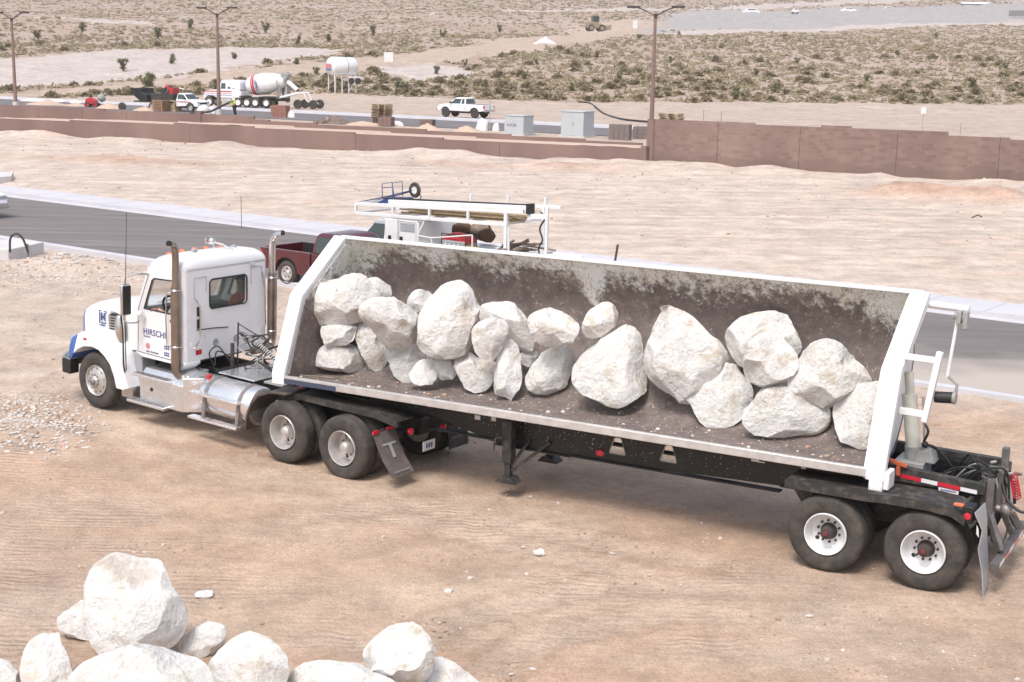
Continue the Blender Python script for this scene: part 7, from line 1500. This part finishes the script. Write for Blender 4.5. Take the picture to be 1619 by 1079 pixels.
# worker in hi-vis
wk = empty('person', (Pw[0], Pw[1], .47), -2.2); tag(wk, 'worker in a yellow vest and hard hat bending by the upper wall', 'person')
wp = [(0, 0, .95), (.08, 0, 1.15), (.18, 0, 1.38), (.24, 0, 1.48), (.12, .2, 1.40), (.12, -.2, 1.40), (.28, .28, 1.15), (.48, .2, 1.0), (.28, -.3, 1.18), (.5, -.22, 1.05), (.02, .12, .9), (.05, .16, .48), (-.05, .18, .06), (.12, .18, .04), (.02, -.12, .9), (-.08, -.15, .48), (-.2, -.16, .06), (-.03, -.16, .04)]
we = [(0, 1), (1, 2), (2, 3), (2, 4), (2, 5), (4, 6), (6, 7), (5, 8), (8, 9), (0, 10), (10, 11), (11, 12), (12, 13), (0, 14), (14, 15), (15, 16), (16, 17)]
skin('body', wp, we, [(.16, .13), (.16, .12), (.17, .12), .06, .07, .07, .05, .04, .05, .04, .10, .07, .05, .04, .10, .07, .05, .04], 'skin', wk)
skin('vest', [wp[i] for i in (0, 1, 2, 4, 5, 6, 8)], [(0, 1), (1, 2), (2, 3), (2, 4), (3, 5), (4, 6)], [(.19, .16), (.19, .15), (.2, .15), .1, .1, .075, .075], 'hivis', wk)
skin('trousers', [wp[i] for i in (0, 10, 11, 12, 14, 15, 16)], [(0, 1), (1, 2), (2, 3), (0, 4), (4, 5), (5, 6)], [(.18, .15), .12, .09, .07, .12, .09, .07], 'trousers', wk)
head(wk, (.36, 0, 1.66), (1, 0, 0), capm='paper', hard=True)
hb = MB(); hand(hb, wp[7], (.8, -.2, -.5), (0, 0, 1), 1); hand(hb, wp[9], (.8, .2, -.5), (0, 0, 1), -1); hb.build('hand', 'skin', wk)
# small red machine at the left
P = GT(146, 170.5); rm_ = empty('red_machine', tuple(P), WROT + .4); tag(rm_, 'small red construction machine behind the upper wall at the left', 'machine')
b = MB(); b.prism([(-.7, .35), (-.6, .9), (-.1, 1.1), (.5, .8), (.7, .35)], -.4, .4, 'y'); b.build('body', 'redpaint', rm_, bev=.05); b = MB(); b.lathe([(.2, 0), (.42, .15), (.45, .5), (.3, .7)], (.7, 0, .9), (1, 0, .45), 16); b.build('drum', 'greypaint', rm_); b = MB(); b.sph((-.15, 0, 1.2), .16, 8); b.build('engine_cap', 'rebar', rm_)
for s_ in (1, -1): carwheel(rm_, -.4, .5 * s_, s_, .3, .18, 'redpaint', 0); carwheel(rm_, .45, .5 * s_, s_, .3, .18, 'redpaint', 0)
P = GT(193, 174.5); b = MB(); b.lathe([(.25, 0), (.4, .02), (.42, .1), (.4, .18), (.25, .2)], (0, 0, .38), (0, 1, 0), 18); o = b.build('old_tyre', 'rubber'); o.location = tuple(P); tag(o, 'dark tyre showing above the upper wall left of the dump body', 'tyre')
# lumber stacks in front of the flatbed
for u, v, m_, lab in ((249, 177.5, 'palletw', 'brown timber bundle below the dark dump body'), (269, 177.5, 'wood', 'yellowish timber bundle beside the flatbed cab')):
    P = GT(u, v); b = MB(); rn_ = random.Random(int(u))
    for k in range(8):
        for j in range(2): b.box(-.75 + rn_.uniform(-.08, .08), .72 + rn_.uniform(-.08, .08), j * .5, j * .5 + .45, .1 + k * .14, .1 + k * .14 + .09)
        b.box(-.6, -.5, 0, .9, .19 + k * .14 - .14, .24 + k * .14 - .14); b.box(.5, .6, 0, .9, .19 + k * .14 - .14, .24 + k * .14 - .14)
    o = b.build('timber_bundle', m_, smooth=False); o.location = tuple(P); o.rotation_euler = (0, 0, SROT); tag(o, lab, 'lumber', 'timber bundles by the flatbed')
# signs, stakes
def post(u, v0, v1, label, head_=None, name='sign_post', Y=None, cat='sign', group=None):
    P = GT(u, v1) if Y is None else D(u, v1, Y); T_ = D(u, v0, P[1]); H = T_[2] - P[2]; e = empty(name, tuple(P), SROT); tag(e, label, cat, group)
    b = MB(); b.cyl((0, 0, -.3), (0, 0, H), .03, n=6); b.build('post', 'greypaint', e)
    if head_: b = MB(); b.box(-head_[0] / 2, head_[0] / 2, -.04, -.01, H - head_[1], H); b.build('sign_panel', 'paper', e)
post(1458, 170, 207.5, 'white street sign on a grey post behind the tall wall', (.45, .55), Y=125)
post(1112, 174, 192, 'thin stake behind the tall wall, left one', None, 'survey_stake', 118, 'stake', 'survey stakes'); post(1140, 175, 194, 'thin stake behind the tall wall, right one', None, 'survey_stake', 116, 'stake', 'survey stakes'); post(1518, 195, 213, 'thin stake behind the right part of the tall wall', None, 'survey_stake', 112, 'stake', 'survey stakes'); post(774, 152, 200, 'thin pole beside the tail of the white pickup', None, 'survey_stake', 118, 'stake', 'survey stakes')
for u, v, w_, h_, lab in ((614.5, 101, 1.7, 2.0, 'white board beside the dirt track right of the water tank'), (1004, 47, 1.5, 2.6, 'white board at the tip of the paved area')):
    P = GT(u, v); e = empty('site_board', tuple(P), 0); tag(e, lab, 'sign', 'white site boards'); b = MB(); b.box(-w_ / 2, w_ / 2, -.04, .04, .3, h_); b.build('board', 'paper', e); b = MB(); b.cyl((-w_ / 2, 0, -.3), (-w_ / 2, 0, h_), .05, n=6); b.cyl((w_ / 2, 0, -.3), (w_ / 2, 0, h_), .05, n=6); b.build('post', 'greypaint', e)
lump('rubble_pile', 862, 73, 7, 2.0, 'bag', 'pale bluish heap beside the dirt track', 'heap')
# loader far away
P = GT(942, 50); ex = empty('wheel_loader', tuple(P), .3); ex.scale = (1.25,) * 3; tag(ex, 'dusty tan wheel loader on the distant dirt track', 'loader'); M['tanpaint'] = mat('dusty_tan_paint', (.34, .27, .18), .7, var=.2, vs=2)
b = MB(); b.prism([(-2.2, .7), (-2.2, 1.9), (-.8, 2.1), (.3, 1.9), (1.2, 1.2), (1.2, .7)], -.9, .9, 'y'); b.build('body', 'tanpaint', ex, bev=.08); b = MB(); b.box(-.9, .4, -.8, .8, 2.0, 3.3); b.build('cab', 'glass', ex, bev=.05); b = MB(); b.box(-1, .5, -.9, .9, 3.3, 3.42); b.build('roof', 'tanpaint', ex)
b = MB(); b.prism([(2.2, .3), (3.1, .3), (3.2, 1.5), (2.5, 1.3)], -1.3, 1.3, 'y'); b.beam((.8, .6, 1.6), (2.5, .6, .9), .2, .3); b.beam((.8, -.6, 1.6), (2.5, -.6, .9), .2, .3); b.build('bucket', 'tanpaint', ex)
for x in (-1.4, 1.1):
    for s_ in (1, -1): carwheel(ex, x, 1.15 * s_, s_, .75, .5, 'tanpaint', 0)
post(907, 46, 54, 'thin stake left of the distant loader', None, 'survey_stake', None, 'stake', 'survey stakes')
# vehicles along the far edge of the paved area
for k, (u, v, L_, lab) in enumerate(((1187, 23, 7, 'white vehicle parked at the far edge of the paved area, left one'), (1257, 22, 3, 'small white box at the far edge of the paved area'), (1341, 20.5, 7, 'white vehicle parked at the far edge of the paved area, middle one'), (1404, 19, 5, 'small pale vehicle at the far edge of the paved area'))):
    P = GT(u, v); e = empty('distant_vehicle', tuple(P), .05); tag(e, lab, 'car', 'vehicles at the paved area')
    b = MB(); b.prism([(-L_ / 2, .5), (-L_ / 2, 1.4), (-L_ * .3, 1.6), (-L_ * .2, 2.3), (L_ * .25, 2.3), (L_ * .35, 1.5), (L_ / 2, 1.4), (L_ / 2, .5)], -1, 1, 'y'); b.build('body', 'white', e, bev=.1)
    b = MB(); b.box(-L_ * .2, L_ * .25, -1.01, 1.01, 1.7, 2.1); b.build('window', 'glass', e)
    for x in (-L_ * .3, L_ * .3): carwheel(e, x, 1, 1, .45, .3, 'rebar', 0); carwheel(e, x, -1, -1, .45, .3, 'rebar', 0)
P = GT(1541, 15); e = empty('site_trailer', tuple(P), .02); tag(e, 'pale roofed site office at the top right', 'building'); b = MB(); b.box(-7, 7, -1.5, 1.5, 0, 2.6); b.build('wall', 'greypaint', e); b = MB(); b.prism([(-1.9, 2.6), (0, 3.6), (1.9, 2.6)], -7.3, 7.3, 'x'); b.build('roof', 'bag', e)
P0f, P1f = GT(1595, 26), GT(1700, 23); e = empty('mesh_fence', tuple(P0f)); tag(e, 'grey screened fence at the right edge of the paved area', 'fence'); dd_ = P1f - P0f; b = MB(); b.beam((0, 0, 1.2), tuple(dd_ + np.array([0, 0, 1.2])), .06, 2.4); b.build('screen', 'greypaint', e); b = MB()
for k in range(5): q = dd_ * k / 4; b.cyl(tuple(q), tuple(q + np.array([0, 0, 2.6])), .08, n=6)
b.build('fence_posts', 'steel', e)
for u in (1158, 1254, 1372):
    P = GT(u, 21); b = MB(); b.cyl((0, 0, 0), (0, 0, 7.5), .10, n=6); o = b.build('utility_pole', 'pole'); o.location = tuple(P); tag(o, 'thin distant pole standing %s the far edge of the paved area' % {1158: 'left along', 1254: 'midway along', 1372: 'right along'}[u], 'pole', 'thin distant poles')

# ------------------------------------------------------------------ desert scrub
def shmat(name, cols):
    m = bpy.data.materials.new(name); m.use_nodes = True; T = m.node_tree; N = T.nodes; L = T.links; b = N['Principled BSDF']; b.inputs['Roughness'].default_value = .95; b.inputs['Specular IOR Level'].default_value = .1
    ge = N.new('ShaderNodeNewGeometry'); n = N.new('ShaderNodeTexNoise'); n.inputs['Scale'].default_value = .45; n.inputs['Detail'].default_value = 4; n.inputs['Roughness'].default_value = .8; L.new(ge.outputs['Position'], n.inputs['Vector'])
    r = N.new('ShaderNodeValToRGB'); L.new(n.outputs[0], r.inputs[0]); e = r.color_ramp.elements; e[0].position = .3; e[0].color = (*cols[0], 1); e[1].position = .7; e[1].color = (*cols[-1], 1)
    for k, c in enumerate(cols[1:-1]): q = e.new(.3 + .4 * (k + 1) / (len(cols) - 1)); q.color = (*c, 1)
    L.new(r.outputs[0], b.inputs['Base Color']); return m
M['scrub'] = shmat('scrub_foliage', [(.16, .15, .065), (.26, .22, .135), (.35, .285, .21), (.20, .185, .085), (.40, .325, .25), (.18, .16, .09)])
M['joshua'] = shmat('yucca_foliage', [(.13, .14, .06), (.19, .19, .09), (.25, .235, .12)]); M['trunk'] = mat('shaggy_trunk', (.16, .12, .09), .95, var=.4, vs=6)
def clump(n, rs_, h_=.75):
    """dome of small blades standing off a twiggy core"""
    vs = []; fs = []
    for k in range(n):
        a = rs_.uniform(0, 2 * PI); e_ = rs_.uniform(.05, 1.45); r0 = rs_.uniform(.35, .8); r1 = r0 + rs_.uniform(.2, .42)
        d = np.array([math.cos(a) * math.cos(e_), math.sin(a) * math.cos(e_), math.sin(e_) * h_]); s2 = np.cross(d, rs_.normal(size=3)); s2 /= np.linalg.norm(s2) + 1e-6; wd = rs_.uniform(.09, .2)
        p, q = d * r0, d * r1 + rs_.normal(size=3) * .08; i = len(vs); vs += [p - s2 * wd, p + s2 * wd, q + s2 * wd * .6, q - s2 * wd * .6]; fs.append((i, i + 1, i + 2, i + 3))
    return np.array(vs), fs
def domev(rs_, n=8, h_=.6):
    vs = [(0, 0, h_ * .95)]; fs = []
    for ring, (rr2, z) in enumerate(((.55, .8), (.95, .38), (.85, -.1))):
        for k in range(n): a = 2 * PI * (k + .5 * ring) / n; q = rs_.uniform(.75, 1.15); vs.append((rr2 * q * math.cos(a), rr2 * q * math.sin(a), z * h_ * rs_.uniform(.8, 1.2)))
    for k in range(n): fs.append((0, 1 + k, 1 + (k + 1) % n))
    for r_ in range(2):
        for k in range(n): fs.append((1 + r_ * n + k, 1 + (r_ + 1) * n + k, 1 + (r_ + 1) * n + (k + 1) % n)); fs.append((1 + r_ * n + k, 1 + (r_ + 1) * n + (k + 1) % n, 1 + r_ * n + (k + 1) % n))
    return np.array(vs), fs
RS = np.random.RandomState(12)
def blocked(x, y):
    r = np.zeros(len(x), bool)
    for k in ('pale', 'road', 'bank', 'paved'):
        for p in PW[k]: r |= inpoly(x, y, p)
    return r
n0 = 120000; Y = 172 + (1150 - 172) * RS.rand(n0) ** 1.25; X = (RS.rand(n0) - .5) * .92 * Y
ok = ~blocked(X, Y) & (fbm(X * .07, Y * .07, oct=3, sd=61) + .9 * fbm(X * .25, Y * .25, oct=2, sd=67) > RS.uniform(-1.05, .15, n0)) & (Y > 176 + 6 * fbm(X * .1, X * 0, oct=3, sd=62))
X, Y = X[ok], Y[ok]; S = RS.gamma(3.2, .14, len(X)) * (1 + .7 * sm(400, 900, Y)); S = np.clip(S, .16, 1.35); Z = zt(X, Y)
app = S / Y; order = np.argsort(-app * (np.abs(X / Y) < .365)); big = order[:300]; rest = order[300:]
protos = []
for k in range(6):
    v, f = clump(150, RS, RS.uniform(.65, .95)); v2, f2 = domev(RS, 8, .55); v2 = v2 * .72; b = MB(); b.add([tuple(q) for q in v], f); b.add([tuple(q) for q in v2], f2); o = b.build('desert_shrub', 'scrub', smooth=False); protos.append(o)
for i, k in enumerate(big):
    o = protos[i] if i < 6 else protos[i % 6].copy()
    if i >= 6: COL.objects.link(o)
    o.location = (X[k], Y[k], Z[k] - .05); o.rotation_euler = (0, 0, RS.uniform(0, 6)); o.scale = (S[k], S[k], S[k] * RS.uniform(.7, 1.1)); tag(o, 'low grey green desert shrub on the rising scrubland', 'shrub', 'desert shrubs on the scrubland')
vs = []; fs = []; n = 0
var = [(clump(14, RS, .75), domev(RS, 6, .6)) for _ in range(10)]
for k in rest:
    (v, f), (v2, f2) = var[RS.randint(10)]; a = RS.uniform(0, 6.28); c, s2 = math.cos(a), math.sin(a); Rz = np.array([[c, s2, 0], [-s2, c, 0], [0, 0, 1]])
    for vv, ff, ke in ((v, f, Y[k] < 380), (v2 * .8, f2, True)):
        if not ke: continue
        q = (vv * S[k] * np.array([1, 1, RS.uniform(.7, 1.2)])) @ Rz + np.array([X[k], Y[k], Z[k] - .05]); vs.append(q); fs += [tuple(i + n for i in t) for t in ff]; n += len(vv)
me = bpy.data.meshes.new('scrubland'); me.from_pydata(np.concatenate(vs).tolist(), [], fs); me.materials.append(M['scrub']); me.update(); o = bpy.data.objects.new('scrubland', me); COL.objects.link(o); tag(o, kind='stuff')
# joshua trees
def joshua(rs_):
    e = empty('joshua_tree'); t = MB(); c = MB(); tips = []
    H = rs_.uniform(.35, .8); t.tube([(0, 0, -.2), (.05, 0, H * .5), (0, .05, H)], [.16, .13, .11], 6)
    for k in range(rs_.randint(2, 6)):
        a = rs_.uniform(0, 6.28); q = (math.cos(a) * .5 * rs_.uniform(.5, 1.2), math.sin(a) * .5, H + rs_.uniform(.2, .9)); t.tube([(0, 0, H * .85), (q[0] * .7, q[1] * .7, H + .1), q], [.10, .09, .08], 5); tips.append(q)
    for q in tips + [(0, 0, H + .1), (.2, .1, H * .6), (-.2, -.1, H * .5)]:
        for j in range(44):
            d = rs_.normal(size=3); d[2] += .3; d /= np.linalg.norm(d); s2 = np.cross(d, rs_.normal(size=3)); s2 /= np.linalg.norm(s2); p = np.array(q); c.add([p - s2 * .06, p + s2 * .06, p + d * rs_.uniform(.35, .65)], [(0, 1, 2)])
    t.build('trunk', 'trunk', e); c.build('crown', 'joshua', e, smooth=False); return e
jp = [joshua(RS) for _ in range(4)]
JT = [(236, 138, 1.5), (228, 134, 1.2), (271, 101, 1.2), (195, 112, 1.4), (1163, 158, 1.3), (1260, 100, .9), (1060, 100, .9), (944, 92, 1), (1140, 80, 1), (1330, 75, 1), (1420, 92, 1.1), (1537, 140, 1.1), (1590, 110, 1), (828, 128, 1), (770, 140, .9), (690, 118, 1), (735, 105, .9), (560, 108, 1), (850, 105, .9), (1240, 62, 1), (1480, 60, 1), (1550, 75, 1), (1075, 60, 1.2), (1010, 65, 1.2), (630, 145, 1.1), (640, 140, .9), (905, 145, .9), (1370, 130, .9), (1195, 120, .9), (980, 125, .9), (470, 105, 1), (500, 120, 1), (370, 95, 1), (60, 60, 1.6), (130, 50, 1.6), (250, 60, 1.7), (420, 50, 1.8), (520, 65, 1.4), (300, 45, 1.7), (590, 55, 1.6), (700, 60, 1.5), (790, 50, 1.6), (470, 70, 1.3)]
for i, (u, v, s_) in enumerate(JT):
    P = GT(u, v); o = jp[i] if i < 4 else copy_tree(jp[i % 4]); o.location = (P[0], P[1], P[2]); o.rotation_euler = (0, 0, i * 1.7); o.scale = (s_ * .85,) * 3; tag(o, 'spiky dark green joshua tree among the desert scrub', 'joshua tree', 'joshua trees in the scrub')

# ------------------------------------------------------------------ every loose piece of these parts becomes a part of its own
def split_loose(o, newname=None):
    bm = bmesh.new(); bm.from_mesh(o.data); bm.verts.ensure_lookup_table(); seen = set(); comps = []
    for v in bm.verts:
        if v.index in seen: continue
        st, c = [v], []; seen.add(v.index)
        while st:
            q = st.pop(); c.append(q.index)
            for e_ in q.link_edges:
                w_ = e_.other_vert(q)
                if w_.index not in seen: seen.add(w_.index); st.append(w_)
        comps.append(set(c))
    bm.free()
    if len(comps) < 2: return
    src = o.data
    for i, c in enumerate(comps):
        b2 = bmesh.new(); b2.from_mesh(src); b2.verts.ensure_lookup_table(); bmesh.ops.delete(b2, geom=[v for v in b2.verts if v.index not in c], context='VERTS')
        me = bpy.data.meshes.new(newname or o.name.split('.')[0]); b2.to_mesh(me); b2.free()
        for m_ in src.materials: me.materials.append(m_)
        if i == 0: o.data = me
        else: n_ = o.copy(); n_.data = me; COL.objects.link(n_); n_.parent = o.parent
for o in list(SC.objects):
    nm = o.name.split('.')[0]
    if o.type == 'MESH' and nm in ('cab_corner', 'bumper_arm', 'bumper_end', 'flap_reflector', 'hole_rim', 'headlight', 'legs', 'booster_arm', 'tub_rib', 'guard_bracket', 'fence_posts', 'axle', 'frame_rail', 'leg', 'clamp', 'tail_post', 'hose', 'handle', 'hood_ornament', 'fence_post'):
        if nm == 'leg' and o.parent is None: continue
        if nm in ('legs', 'fence_posts'): o.name = {'legs': 'leg', 'fence_posts': 'fence_post'}[nm]
        split_loose(o)

# ------------------------------------------------------------------ the air
hz = bpy.data.materials.new('haze_air'); hz.use_nodes = True; T = hz.node_tree; T.nodes.clear(); pv = T.nodes.new('ShaderNodeVolumePrincipled'); pv.inputs['Color'].default_value = (.95, .90, .93, 1); pv.inputs['Density'].default_value = .00028; ou = T.nodes.new('ShaderNodeOutputMaterial'); T.links.new(pv.outputs[0], ou.inputs['Volume']); M['haze'] = hz
o = MB().box(-3600, 3600, -1600, 3300, -5, 330).build('haze', 'haze', smooth=False); tag(o, kind='stuff')
